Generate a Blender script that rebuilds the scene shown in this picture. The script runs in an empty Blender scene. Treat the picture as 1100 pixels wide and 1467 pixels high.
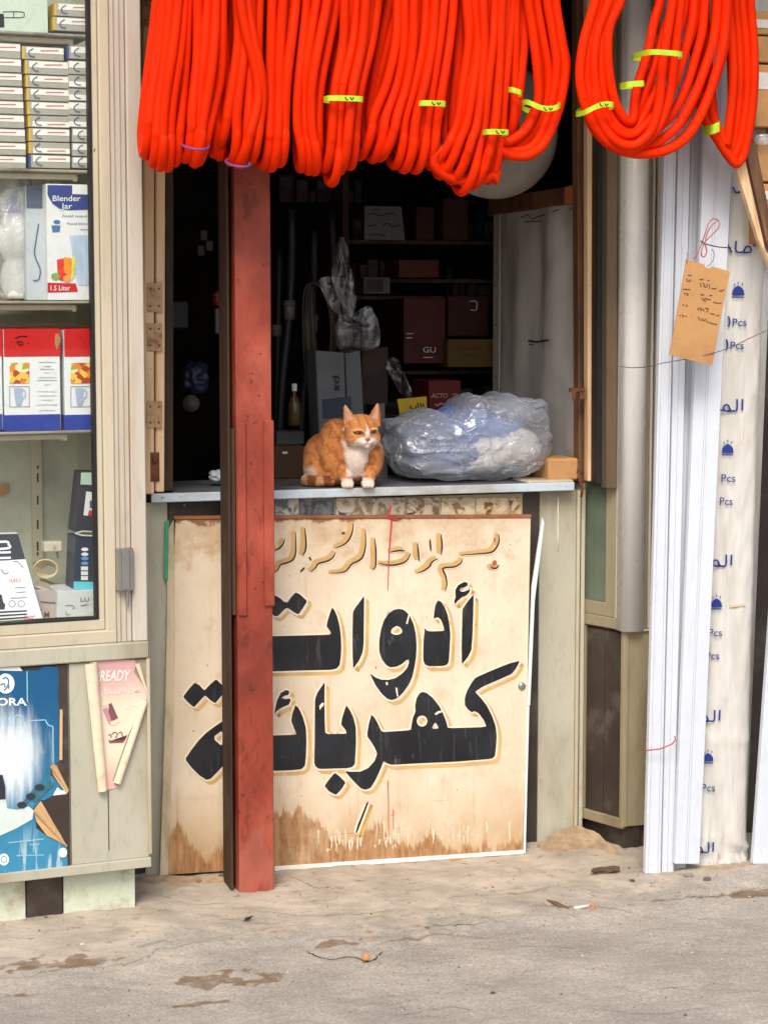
import bpy, math, random
import numpy as np
from mathutils import Vector, Matrix, noise
from mathutils.geometry import tessellate_polygon
random.seed(7); np.random.seed(7)
SC = bpy.context.scene
COL = SC.collection
R = math.radians

# ------------------------------------------------------------------ camera
FPX, HV, EYE, YAW, DIST = 2950., 435., 1.49, R(17.3), 5.5
PITCH = math.atan((733.5-HV)/FPX)
CAM = np.array([-DIST*math.sin(YAW), -DIST*math.cos(YAW), EYE])
_fw = np.array([math.sin(YAW), math.cos(YAW), 0.]); _rt = np.array([math.cos(YAW), -math.sin(YAW), 0.]); _up = np.array([0, 0, 1.])
_f = _fw*math.cos(PITCH)-_up*math.sin(PITCH); _u = _up*math.cos(PITCH)+_fw*math.sin(PITCH)
cd = bpy.data.cameras.new("camera"); cam = bpy.data.objects.new("camera", cd); COL.objects.link(cam)
cd.sensor_fit = 'VERTICAL'; cd.sensor_height = 36; cd.lens = FPX/1467*36; cd.clip_start = .1; cd.clip_end = 400
cam.location = CAM; cam.rotation_euler = (math.pi/2-PITCH, 0, -YAW)
SC.camera = cam

# ------------------------------------------------------------------ light
SUN_EL, SUN_AZ = R(48), R(205)        # azimuth clockwise from +Y
w = bpy.data.worlds.new("World"); SC.world = w; w.use_nodes = True
nt = w.node_tree; bg = nt.nodes["Background"]
sky = nt.nodes.new("ShaderNodeTexSky"); sky.sky_type = 'NISHITA'; sky.sun_disc = False
sky.sun_elevation = SUN_EL; sky.sun_rotation = SUN_AZ; sky.dust_density = 4; sky.air_density = 1.2; sky.ozone_density = 1.5
nt.links.new(sky.outputs[0], bg.inputs[0]); bg.inputs[1].default_value = .12
sd = bpy.data.lights.new("sun", 'SUN'); sun = bpy.data.objects.new("sun", sd); COL.objects.link(sun)
sd.energy = 1.5; sd.angle = R(25); sd.color = (1, .95, .88)
_d = Vector((math.sin(SUN_AZ)*math.cos(SUN_EL), math.cos(SUN_AZ)*math.cos(SUN_EL), math.sin(SUN_EL)))
sun.rotation_euler = _d.to_track_quat('Z', 'Y').to_euler(); sun.location = _d*20
SC.view_settings.view_transform = 'Standard'; SC.view_settings.look = 'None'; SC.view_settings.gamma = 1
SC.view_settings.exposure = .66
SC.cycles.max_bounces = 8; SC.cycles.transparent_max_bounces = 12

# ------------------------------------------------------------------ pixel -> point helpers (u, v in the photograph's 1100 x 1467)
def ray(u, v): return _f+_rt*((u-550)/FPX)-_u*((v-733.5)/FPX)
class Frame:
    def __init__(s, ox=0, oy=0, a=0):
        s.o = np.array([ox, oy, 0.]); s.ex = np.array([math.cos(a), math.sin(a), 0]); s.ey = np.array([-math.sin(a), math.cos(a), 0])
    def w(s, p): return s.o+s.ex*p[0]+s.ey*p[1]+np.array([0, 0, p[2]])
    def P(s, u, v, y=0):
        d = ray(u, v); t = (y-np.dot(CAM-s.o, s.ey))/np.dot(d, s.ey); p = CAM+d*t-s.o
        return np.array([np.dot(p, s.ex), y, p[2]])
    def PX(s, u, v, x=0):
        d = ray(u, v); t = (x-np.dot(CAM-s.o, s.ex))/np.dot(d, s.ex); p = CAM+d*t-s.o
        return np.array([x, np.dot(p, s.ey), p[2]])
    def rect(s, u0, v0, u1, v1, y):
        vm, um = (v0+v1)/2, (u0+u1)/2
        return s.P(u0, vm, y)[0], s.P(u1, vm, y)[0], s.P(um, v1, y)[2], s.P(um, v0, y)[2]
W = Frame()
def P(u, v, y=0): return W.P(u, v, y)
def G(u, v, z=0):
    d = ray(u, v); return CAM+d*((z-CAM[2])/d[2])

# ------------------------------------------------------------------ mesh building
class MB:
    def __init__(s): s.v = []; s.f = []; s.m = []
    def add(s, vs, fs, m=0):
        b = len(s.v); s.v += [tuple(map(float, p)) for p in vs]; s.f += [tuple(b+i for i in f) for f in fs]; s.m += [m]*len(fs); return s
    def quad(s, *p, m=0): return s.add(p, [tuple(range(len(p)))], m)
    def hexa(s, p, m=0):   # p: 4 bottom ccw, 4 top
        return s.add(p, [(3, 2, 1, 0), (4, 5, 6, 7), (0, 1, 5, 4), (1, 2, 6, 5), (2, 3, 7, 6), (3, 0, 4, 7)], m)
    def box(s, x0, x1, y0, y1, z0, z1, m=0, fr=W):
        c = [(x0, y0), (x1, y0), (x1, y1), (x0, y1)]
        return s.hexa([fr.w((x, y, z0)) for x, y in c]+[fr.w((x, y, z1)) for x, y in c], m)
    def pbox(s, u0, v0, u1, v1, y, dep, fr=W, m=0):
        x0, x1, z0, z1 = fr.rect(u0, v0, u1, v1, y); return s.box(x0, x1, y, y+dep, z0, z1, m, fr)
    def slab(s, q, off, m=0):   # quad front face q (4 pts ccw seen from front) pushed back by vector off
        q = [np.array(a, float) for a in q]; off = np.array(off, float)
        n = len(q); vs = q+[a+off for a in q]
        fs = [tuple(range(n)), tuple(range(2*n-1, n-1, -1))]+[(i, n+i, n+(i+1) % n, (i+1) % n) for i in range(n)]
        return s.add(vs, fs, m)
    def tube(s, path, r, n=8, m=0, caps=True, closed=False, flat=1.):
        P_ = [Vector(p) for p in path]; k = len(P_)
        rr = r if hasattr(r, '__len__') else [r]*k
        vs = []; T = []
        for i in range(k):
            a = P_[(i-1) % k] if (closed or i > 0) else P_[0]; b = P_[(i+1) % k] if (closed or i < k-1) else P_[-1]
            T.append((b-a).normalized() if (b-a).length > 1e-9 else Vector((0, 0, 1)))
        N = T[0].cross(Vector((0, 1, .01))); N = N.normalized() if N.length > 1e-4 else Vector((1, 0, 0))
        for i in range(k):
            N = (N-T[i]*N.dot(T[i])).normalized(); B = T[i].cross(N)
            for j in range(n):
                a = 2*math.pi*j/n; vs.append(P_[i]+(N*math.cos(a)+B*math.sin(a)*flat)*rr[i])
        fs = []
        for i in range(k if closed else k-1):
            i2 = (i+1) % k
            for j in range(n): fs.append((i*n+j, i*n+(j+1) % n, i2*n+(j+1) % n, i2*n+j))
        if caps and not closed: fs += [tuple(range(n-1, -1, -1)), tuple((k-1)*n+j for j in range(n))]
        return s.add(vs, fs, m)
    def lathe(s, prof, c, n=24, m=0, axis=None):
        vs = []; fs = []
        q = Vector((0, 0, 1)).rotation_difference(Vector(axis or (0, 0, 1)))
        for r, z in prof:
            for j in range(n):
                a = 2*math.pi*j/n; vs.append(Vector(c)+q@Vector((r*math.cos(a), r*math.sin(a), z)))
        for i in range(len(prof)-1):
            for j in range(n): fs.append((i*n+j, i*n+(j+1) % n, (i+1)*n+(j+1) % n, (i+1)*n+j))
        return s.add(vs, fs, m)
    def ell(s, c, r, n=16, k=10, m=0, rot=None):
        vs = []; fs = []
        rot = rot or Matrix.Identity(3)
        for i in range(k+1):
            t = math.pi*i/k
            for j in range(n):
                a = 2*math.pi*j/n
                vs.append(Vector(c)+rot@Vector((r[0]*math.sin(t)*math.cos(a), r[1]*math.sin(t)*math.sin(a), r[2]*math.cos(t))))
        for i in range(k):
            for j in range(n): fs.append((i*n+j, (i+1)*n+j, (i+1)*n+(j+1) % n, i*n+(j+1) % n))
        return s.add(vs, fs, m)
    def poly(s, outer, holes=(), m=0):
        loops = [[Vector(p) for p in outer]]+[[Vector(p) for p in h] for h in holes]
        tr = tessellate_polygon(loops); vs = [p for l in loops for p in l]
        return s.add(vs, [tuple(t) for t in tr], m)
    def build(s, name, mats, parent=None, smooth=False, bev=0, origin=None, bseg=1):
        V = np.array(s.v)
        if parent is not None: o0 = np.array(parent['_o'])
        elif origin is not None: o0 = np.array(origin)
        else: o0 = np.array([(V[:, 0].min()+V[:, 0].max())/2, (V[:, 1].min()+V[:, 1].max())/2, V[:, 2].min()])
        me = bpy.data.meshes.new(name); me.from_pydata((V-o0).tolist(), [], s.f); me.update()
        for mt in (mats if isinstance(mats, (list, tuple)) else [mats]): me.materials.append(mt)
        me.polygons.foreach_set('material_index', s.m)
        if smooth: me.polygons.foreach_set('use_smooth', [True]*len(s.f))
        o = bpy.data.objects.new(name, me); COL.objects.link(o)
        if parent is not None: o.parent = parent
        else: o.location = o0; o['_o'] = [float(q) for q in o0]
        if parent is not None: o['_o'] = [float(q) for q in o0]
        if bev:
            b = o.modifiers.new("bevel", 'BEVEL'); b.width = bev; b.segments = bseg; b.limit_method = 'ANGLE'; b.angle_limit = R(35); b.harden_normals = False
        return o
def B(): return MB()
def split_build(mb, name, mats, parent, **k):   # every island of the mesh becomes a part of its own
    par = list(range(len(mb.v))); pos = {}
    def find(i):
        while par[i] != i: par[i] = par[par[i]]; i = par[i]
        return i
    for i, p in enumerate(mb.v):
        q = tuple(round(c, 6) for c in p)
        if q in pos: par[find(i)] = find(pos[q])
        else: pos[q] = i
    for f in mb.f:
        for i in f[1:]: par[find(i)] = find(f[0])
    gr = {}
    for fi, f in enumerate(mb.f): gr.setdefault(find(f[0]), []).append(fi)
    for fl in gr.values():
        b = MB(); ix = {}
        for fi in fl:
            for i in mb.f[fi]:
                if i not in ix: ix[i] = len(b.v); b.v.append(mb.v[i])
            b.f.append(tuple(ix[i] for i in mb.f[fi])); b.m.append(mb.m[fi])
        b.build(name, mats, parent, **k)
def thing(name, label, cat, loc, group=None):
    o = bpy.data.objects.new(name, None); COL.objects.link(o); o.empty_display_size = .05
    o.location = [float(a) for a in loc]; o['_o'] = [float(a) for a in loc]; o['label'] = label; o['category'] = cat
    if group: o['group'] = group
    return o
def tag(o, label=None, cat=None, group=None, kind=None):
    if label: o['label'] = label
    if cat: o['category'] = cat
    if group: o['group'] = group
    if kind: o['kind'] = kind
    return o
def copy_tree(o, parent=None):
    c = o.copy(); COL.objects.link(c)
    if parent is not None: c.parent = parent
    for ch in list(o.children): copy_tree(ch, c)
    return c

def cr(pts, n=8, closed=False):   # Catmull-Rom resample
    p = [np.array(a, float) for a in pts]; k = len(p); out = []
    for i in range(k if closed else k-1):
        a, b, c, d = (p[(i-1) % k], p[i], p[(i+1) % k], p[(i+2) % k]) if closed else (p[max(i-1, 0)], p[i], p[i+1], p[min(i+2, k-1)])
        for j in range(n):
            t = j/n; out.append(.5*((2*b)+(c-a)*t+(2*a-5*b+4*c-d)*t*t+(3*b-a-3*c+d)*t**3))
    if not closed: out.append(p[-1])
    return out
def chaikin(pts, r=.18):
    out = []
    k = len(pts)
    for i in range(k):
        a = np.array(pts[i], float); b = np.array(pts[(i+1) % k], float); out += [a+(b-a)*r, b-(b-a)*r]
    return out
def band(pts, w, closed=False):   # 2d polyline -> list of quads in 2d (non overlapping strip)
    p = [np.array(a, float) for a in pts]; k = len(p); L = []; Rr = []
    ww = w if hasattr(w, '__len__') else [w]*k
    for i in range(k):
        a = p[(i-1) % k] if (closed or i > 0) else p[i]; b = p[(i+1) % k] if (closed or i < k-1) else p[i]
        t = b-a; t = t/(np.linalg.norm(t)+1e-9); n = np.array([-t[1], t[0]])
        L.append(p[i]+n*ww[i]/2); Rr.append(p[i]-n*ww[i]/2)
    return [(L[i], L[(i+1) % k], Rr[(i+1) % k], Rr[i]) for i in range(k if closed else k-1)]

# ------------------------------------------------------------------ materials
def lin(r, g, b): return tuple(((c/255)/12.92 if c/255 <= .04045 else ((c/255+.055)/1.055)**2.4) for c in (r, g, b))
class NT:
    def __init__(s, name):
        s.mat = bpy.data.materials.new(name); s.mat.use_nodes = True; s.t = s.mat.node_tree; s.b = s.t.nodes["Principled BSDF"]; s.out = s.t.nodes["Material Output"]
        s.tc = s.t.nodes.new("ShaderNodeTexCoord")
    def L(s, a, b): s.t.links.new(a, b)
    def N(s, k, **kw):
        n = s.t.nodes.new(k)
        for a, b in kw.items(): setattr(n, a, b)
        return n
    def map(s, sc=(1, 1, 1), src='Object', loc=(0, 0, 0), rot=(0, 0, 0)):
        m = s.N("ShaderNodeMapping"); m.inputs['Scale'].default_value = sc; m.inputs['Location'].default_value = loc; m.inputs['Rotation'].default_value = rot
        s.L(s.tc.outputs[src], m.inputs[0]); return m.outputs[0]
    def noise(s, scale, vec=None, det=4, rough=.55, dist=0):
        n = s.N("ShaderNodeTexNoise"); n.inputs['Scale'].default_value = scale; n.inputs['Detail'].default_value = det; n.inputs['Roughness'].default_value = rough; n.inputs['Distortion'].default_value = dist
        s.L(vec if vec is not None else s.tc.outputs['Object'], n.inputs['Vector']); return n.outputs['Fac']
    def ramp(s, fac, a, b, c0=0., c1=1.):
        n = s.N("ShaderNodeMapRange"); n.interpolation_type = 'SMOOTHSTEP'
        for i, x in zip((1, 2, 3, 4), (a, b, c0, c1)): n.inputs[i].default_value = x
        s.L(fac, n.inputs[0]); return n.outputs[0]
    def math(s, op, a, b=None):
        n = s.N("ShaderNodeMath", operation=op)
        for i, x in enumerate((a, b)):
            if x is None: continue
            if isinstance(x, (int, float)): n.inputs[i].default_value = x
            else: s.L(x, n.inputs[i])
        return n.outputs[0]
    def mix(s, fac, a, b, bt='MIX'):
        n = s.N("ShaderNodeMix", data_type='RGBA', blend_type=bt)
        for sock, x in ((n.inputs[0], fac), (n.inputs[6], a), (n.inputs[7], b)):
            if isinstance(x, (int, float)): sock.default_value = x
            elif isinstance(x, tuple): sock.default_value = (*x[:3], 1)
            else: s.L(x, sock)
        return n.outputs[2]
    def xyz(s, src='Object'):
        n = s.N("ShaderNodeSeparateXYZ"); s.L(s.tc.outputs[src], n.inputs[0]); return n.outputs
    def bump(s, h, st=.3, dist=.01):
        n = s.N("ShaderNodeBump"); n.inputs['Strength'].default_value = st; n.inputs['Distance'].default_value = dist; s.L(h, n.inputs['Height'])
        s.L(n.outputs[0], s.b.inputs['Normal']); return n.outputs[0]
    def fin(s, col, rough=.5, metal=0, spec=.5):
        if isinstance(col, tuple): s.b.inputs['Base Color'].default_value = (*col[:3], 1)
        else: s.L(col, s.b.inputs['Base Color'])
        if isinstance(rough, (int, float)): s.b.inputs['Roughness'].default_value = rough
        else: s.L(rough, s.b.inputs['Roughness'])
        s.b.inputs['Metallic'].default_value = metal; s.b.inputs['Specular IOR Level'].default_value = spec
        return s.mat
def sc3(c, k): return tuple(min(1, x*k) for x in c)
def M(name, col, rough=.5, metal=0, var=.12, vs=6., dirt=None, damt=.4, ds=3., stretch=(1, 1, 1), bump=.15, bs=80., spec=.4, grime=.3, spots=None, samt=.3, ss=30.):
    t = NT(name); v1 = t.noise(vs, t.map(stretch), 5)
    c = t.mix(t.ramp(v1, .3, .7), sc3(col, 1-var), sc3(col, 1+var))
    fg = t.noise(55, t.map(stretch, loc=(1, 5, 2)), 8, .78); c = t.mix(t.math('MULTIPLY', t.ramp(fg, .5, .72), grime), c, sc3(col, .45))
    if dirt:
        n2 = t.noise(ds, t.map(stretch, loc=(3.1, 1.7, .4)), 6, .65); c = t.mix(t.math('MULTIPLY', t.ramp(n2, .62-damt*.3, .78-damt*.15), .75), c, dirt)
    if spots:
        n3 = t.noise(ss, t.map((1, 1, 1), loc=(7, 2, 5)), 5, .7); c = t.mix(t.ramp(n3, .72-samt*.25, .76-samt*.25), c, spots)
    r = t.ramp(t.noise(vs*2.3), .3, .7, max(0, rough-.08), min(1, rough+.1))
    if bump: t.bump(t.noise(bs, t.map(stretch), 4), bump, .004)
    return t.fin(c, r, metal, spec)
mats = {}
def K(key, *a, **k):
    if key not in mats: mats[key] = M(key, *a, **k)
    return mats[key]
GREEN = M("green_grey_paint", lin(184, 181, 163), .45, var=.08, vs=3, grime=.38, dirt=lin(132, 118, 90), damt=.55, ds=2.2, stretch=(1, 1, .35), bump=.08, bs=40, spots=lin(200, 198, 182), samt=.12)
CREAMP = M("cream_grey_profile", lin(194, 184, 160), .4, var=.08, vs=4, dirt=lin(150, 128, 98), damt=.5, ds=3, stretch=(1, 1, .2), bump=.06, bs=30, spots=lin(110, 95, 80), samt=.08)
CREAMB = M("pale_profile", lin(196, 189, 176), .35, var=.11, vs=4, dirt=lin(168, 142, 112), damt=.55, ds=2.4, stretch=(1, 1, .2), bump=.05, bs=30)
DARKLAM = M("dark_laminate", lin(62, 52, 46), .45, var=.2, vs=7, dirt=lin(105, 95, 85), damt=.35, ds=5, bump=.1, spots=lin(150, 140, 128), samt=.1)
PALEWOOD = M("pale_wood", lin(226, 190, 148), .6, var=.12, vs=9, dirt=lin(150, 100, 60), damt=.34, ds=6, stretch=(2, 2, .15), bump=.3, bs=60, spots=lin(70, 45, 30), samt=.14, ss=26)
LEFTWOOD = M("pale_wood_lightened", lin(240, 206, 164), .6, var=.12, vs=9, dirt=lin(160, 104, 62), damt=.34, ds=6, stretch=(2, 2, .15), bump=.3, bs=60, spots=lin(90, 55, 36), samt=.16, ss=26)  # lighter copy of the pale wood, offsets shade from hoses and cabinet
BROWNW = M("brown_wood", lin(122, 84, 54), .65, var=.25, vs=10, dirt=lin(60, 40, 28), damt=.5, ds=6, stretch=(2, 2, .2), bump=.3)
DARKW = M("dark_brown_wood", lin(70, 50, 36), .7, var=.25, vs=10, dirt=lin(40, 30, 24), damt=.5, ds=6, stretch=(2, 2, .2), bump=.3)
RUST = M("rusty_steel", lin(120, 72, 50), .6, .3, var=.3, vs=30, dirt=lin(60, 34, 22), damt=.5, ds=25, bump=.4)
CARD = M("cardboard", lin(188, 142, 92), .8, var=.06, vs=8, dirt=lin(150, 110, 70), damt=.3, bump=.1, bs=200, stretch=(1, 1, 1))
BLACKP = M("black_plastic", lin(28, 28, 30), .4, var=.1, bump=0)
GASKET = M("black_gasket", lin(30, 28, 26), .6, var=.2)
STEEL = M("zinc_steel", lin(160, 160, 155), .35, .8, var=.15, bump=.1)
WHITEP = M("white_card", lin(222, 226, 226), .5, var=.04, bump=.05)
PAPERW = M("white_paper", lin(205, 205, 200), .7, var=.06)
INKB = M("black_ink", lin(25, 24, 26), .6, var=.1)
INKN = M("navy_ink", lin(30, 52, 130), .5, var=.1)
INKR = M("red_ink", lin(190, 40, 40), .6, var=.1)
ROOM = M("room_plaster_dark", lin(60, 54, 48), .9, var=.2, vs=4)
# ------------------------------------------------------------------ ground
def fbm(x, y, s, o=4):
    return noise.fractal(Vector((x*s, y*s, .3)), .6, 2.0, o)
def ground():
    xs = np.concatenate([[-60, -20, -6, -2.6], np.arange(-1.9, 1.9, .0125), [2.6, 6, 20, 60]])
    ys = np.concatenate([[-60, -20, -8, -3, -2.2], np.arange(-1.85, .02, .0068), [.5, 2, 10, 60]])
    nx, ny = len(xs), len(ys); V = []; A = []
    # boundary line of the cement apron in front of the shop
    bl = [(G(u, v)[0], G(u, v)[1]) for u, v in ((-100, 1418), (150, 1400), (300, 1352), (420, 1345), (560, 1352), (690, 1325), (800, 1312), (930, 1300), (1060, 1262), (1300, 1225))]
    bx = [p[0] for p in bl]; by = [p[1] for p in bl]
    stains = [(G(85, 1380), .13, .045), (G(20, 1420), .06, .02), (G(330, 1395), .12, .06), (G(480, 1350), .05, .02), (G(300, 1430), .06, .012), (G(1060, 1275), .10, .03)]
    crk = [(G(395, 1262), G(480, 1300), .7), (G(200, 1300), G(420, 1330), .5), (G(560, 1345), G(700, 1338), .8), (G(640, 1290), G(830, 1262), .5), (G(880, 1300), G(1090, 1268), .8), (G(60, 1395), G(240, 1345), .5), (G(760, 1296), G(900, 1306), .6)]
    for y in ys:
        for x in xs:
            inn = -1.95 < x < 1.95 and -1.9 < y < .05
            h = 0; s = 0; wet = 0; ck = 0
            if inn:
                yb = np.interp(x, bx, by)+.03*fbm(x, y, 9)
                s = min(1, max(0, (y-yb)/.02))                          # 1 on the apron
                soft = min(1, max(0, (y-yb+.10)/.42+.35*fbm(x, y, 11)))
                h = -.009*min(1, max(0, (yb+.02-y)/.05))+.004*fbm(x, y, 5)+.0025*fbm(x, y, 24)
                e = abs(y-yb); h += .006*math.exp(-(e/.03)**2)*max(0, fbm(x, y, 18)+.2)
                for c, a, b in stains:
                    q = ((x-c[0])/a)**2+((y-c[1])/b)**2+1.8*fbm(x+c[0], y, 14)
                    wet = max(wet, min(1, max(0, (1.15-q)*.9)))
                if wet > .1: h -= .002*wet
                # crack with lifted lips
                cl = np.interp(x, [G(430, 1355)[0], G(480, 1365)[0], G(540, 1368)[0], G(600, 1340)[0]], [G(430, 1358)[1], G(480, 1365)[1], G(540, 1366)[1], G(600, 1342)[1]])+.025*noise.noise(Vector((x*11, 3.3, 0)))+.006*noise.noise(Vector((x*45, 1.3, 0)))
                if G(420, 1360)[0] < x < G(610, 1340)[0]:
                    d = y-cl; wx = min(1, (x-G(420, 1360)[0])/.06, (G(610, 1340)[0]-x)/.06); h += wx*(.005*math.exp(-((d-.018)/.026)**2)-.002*math.exp(-((d+.004)/.012)**2)); ck = 0
                for q0, q1, amp in crk:
                    tt = (x-q0[0])/(q1[0]-q0[0])
                    if 0 < tt < 1:
                        d = y-(q0[1]+(q1[1]-q0[1])*tt+.045*noise.noise(Vector((x*6, q0[0]*9, 0)))+.010*noise.noise(Vector((x*38, 2.2, q0[0])))); e2 = math.exp(-(d/.0062)**2); ck = max(ck, amp*e2*min(1, max(0, .6+2.2*fbm(x, y, 9)))); h -= .004*e2*amp
                s = soft
            V.append((x, y, h)); A.append((s, wet, ck, 1))
    global GH
    GH = (xs, ys, np.array([v[2] for v in V]).reshape(ny, nx))
    Fc = [(j*nx+i, j*nx+i+1, (j+1)*nx+i+1, (j+1)*nx+i) for j in range(ny-1) for i in range(nx-1)]
    me = bpy.data.meshes.new("ground"); me.from_pydata(V, [], Fc); me.polygons.foreach_set('use_smooth', [True]*len(Fc))
    at = me.color_attributes.new("mask", 'FLOAT_COLOR', 'POINT'); at.data.foreach_set('color', [c for a in A for c in a])
    o = bpy.data.objects.new("ground", me); COL.objects.link(o); tag(o, kind='structure'); o['_o'] = [0., 0., 0.]; globals()['GROUND'] = o
    t = NT("asphalt_and_cement"); a = t.N("ShaderNodeAttribute", attribute_name="mask"); sep = t.N("ShaderNodeSeparateColor"); t.L(a.outputs['Color'], sep.inputs[0])
    n1 = t.noise(3.5, det=6); n2 = t.noise(130, det=5, rough=.7); n3 = t.noise(22, det=6, rough=.7)
    asp = t.mix(t.ramp(n1, .3, .7), lin(158, 150, 139), lin(183, 174, 161)); asp = t.mix(t.ramp(n2, .35, .62), t.mix(.4, asp, lin(90, 84, 76)), asp)
    asp = t.mix(t.ramp(n2, .66, .72), asp, lin(190, 184, 172))
    san = t.mix(t.ramp(t.noise(7, det=6), .3, .7), lin(163, 152, 136), lin(192, 179, 161)); san = t.mix(t.ramp(n3, .56, .7), san, lin(140, 116, 90))
    san = t.mix(t.ramp(n3, .3, .42, 1, 0), san, lin(160, 150, 136))
    vo = t.N("ShaderNodeTexVoronoi"); vo.inputs['Scale'].default_value = 45; t.L(t.tc.outputs['Object'], vo.inputs['Vector'])
    m = t.math('ADD', sep.outputs[0], t.ramp(n3, .35, .65, -.25, .25)); c = t.mix(t.ramp(m, .25, .75), asp, san)
    peb = t.ramp(vo.outputs['Distance'], .08, .16, 1, 0); peb = t.math('MULTIPLY', peb, t.ramp(t.noise(12), .5, .6)); c = t.mix(t.math('MULTIPLY', peb, .6), c, lin(196, 188, 172))
    c = t.mix(t.math('MULTIPLY', t.ramp(sep.outputs[1], .15, .6), t.ramp(n3, .3, .6, .45, .9)), c, lin(120, 96, 72))
    c = t.mix(t.math('MULTIPLY', sep.outputs[2], .85), c, lin(78, 64, 50))
    t.bump(t.math('ADD', t.math('ADD', n2, t.math('MULTIPLY', n3, 1.4)), peb), .45, .006)
    me.materials.append(t.fin(c, .85, 0, .25))
ground()
def gz(x, y):
    xs, ys, H_ = GH; i = min(max(np.searchsorted(xs, x)-1, 0), len(xs)-2); j = min(max(np.searchsorted(ys, y)-1, 0), len(ys)-2)
    fx, fy = (x-xs[i])/(xs[i+1]-xs[i]), (y-ys[j])/(ys[j+1]-ys[j])
    return H_[j, i]*(1-fx)*(1-fy)+H_[j, i+1]*fx*(1-fy)+H_[j+1, i]*(1-fx)*fy+H_[j+1, i+1]*fx*fy
def crack(pix, w, seed, dz=.0007):
    rnd = random.Random(seed); pts = [G(u, v)[:2] for u, v in pix]; pts = cr(pts, 14); out = []
    for k, p in enumerate(pts): out.append(p+np.array([rnd.uniform(-1, 1)*.002, .010*noise.noise(Vector((p[0]*30, seed, 0)))+rnd.uniform(-1, 1)*.0025]))
    n = len(out); ww = [max(.0004, w*(.35+1.1*abs(noise.noise(Vector((k*.33, seed*1.7, 1)))))*math.sin(math.pi*(k+.5)/n)**.5) for k in range(n)]
    b = B()
    for q in band(out, ww): b.quad(*[(a[0], a[1], gz(a[0], a[1])+dz) for a in q])
    b.build("crack", K("crack_soil", lin(74, 60, 46), .95, var=.3, vs=60), GROUND)
for i, (L, w_) in enumerate((([(437, 1358), (470, 1370), (500, 1366), (528, 1374), (548, 1360)], .010), ([(610, 1322), (650, 1326), (690, 1322)], .004), ([(412, 1254), (440, 1268), (470, 1276), (498, 1282)], .0028), ([(772, 1292), (800, 1302), (850, 1300), (905, 1306)], .0035), ([(940, 1290), (990, 1284), (1060, 1276), (1110, 1278)], .003),
    ([(20, 1405), (90, 1388), (180, 1382), (230, 1362), (300, 1350)], .0022), ([(560, 1452), (640, 1438), (700, 1444)], .0018), ([(930, 1412), (965, 1410), (990, 1413)], .0022), ([(330, 1300), (420, 1312), (500, 1310), (600, 1300)], .002), ([(225, 1288), (290, 1296), (330, 1290)], .002), ([(700, 1360), (790, 1352), (860, 1366)], .0014), ([(840, 1440), (930, 1448), (1010, 1440)], .0014))):
    crack(L, w_, i+1)

# ------------------------------------------------------------------ shop shell
YW = -.03
stall = thing("shop_stall", "dark open-fronted shop with pale green painted counter front and an added canopy out of view", "shop", (0, 0, 0))
b = B(); b.box(-2.2, -.70, YW+.02, .06, 0, 2.75); b.build("wall", GREEN, stall)
b = B(); b.box(.62, 2.4, .04, .10, 0, 2.75); b.build("wall", GREEN, stall)
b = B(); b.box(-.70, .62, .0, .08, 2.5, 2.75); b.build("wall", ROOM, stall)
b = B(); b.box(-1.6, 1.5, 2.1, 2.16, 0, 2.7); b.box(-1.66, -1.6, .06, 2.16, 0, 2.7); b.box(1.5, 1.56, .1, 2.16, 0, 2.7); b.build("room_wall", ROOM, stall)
b = B(); b.box(-.82, 2.4, -.85, 2.2, 2.75, 2.87); b.box(-2.2, -.8205, -.1, 2.2, 2.75, 2.87); b.build("roof_with_added_canopy", M("added_canopy_concrete", lin(130, 120, 108), .9), stall)  # unseen canopy over the hoses, added to keep light out of the opening
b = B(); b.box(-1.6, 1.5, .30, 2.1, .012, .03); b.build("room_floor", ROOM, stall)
# counter front: backing, dark panels, painted stiles
xa, xb = P(207, 980, YW)[0], P(832, 980, YW)[0]
ztop = P(520, 712, -.07)[2]-.002
b = B(); b.box(xa-.03, xb, YW+.012, .06, 0, ztop-.004); b.build("counter_core", DARKLAM, stall)
def stile(u0, u1, m, y=YW, v0=712, name="stile"):
    b = B(); x0, x1 = P(u0, 980, y)[0], P(u1, 980, y)[0]; b.box(x0, x1, y, y+.011, .0, ztop); return b.build(name, m, stall, bev=.0015)
stile(206, 243, GREEN); stile(771, 823, GREEN); stile(824.5, 829, CREAMP, YW-.006); stile(830.5, 836, GREEN, YW-.002)
stile(744, 770, DARKLAM, YW+.003, name="dark_panel"); stile(244, 343, DARKLAM, YW+.003, name="dark_panel")
# paint drip on the right stile
b = B(); n = P(799, 720, YW-.0008)
b.tube([P(799, v, YW-.0006) for v in (712, 740, 770, 790)], [.0022, .002, .0026, .001], 6, flat=.4); b.build("paint_drip", M("white_drip", lin(225, 222, 205), .4), stall, smooth=True)
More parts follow.
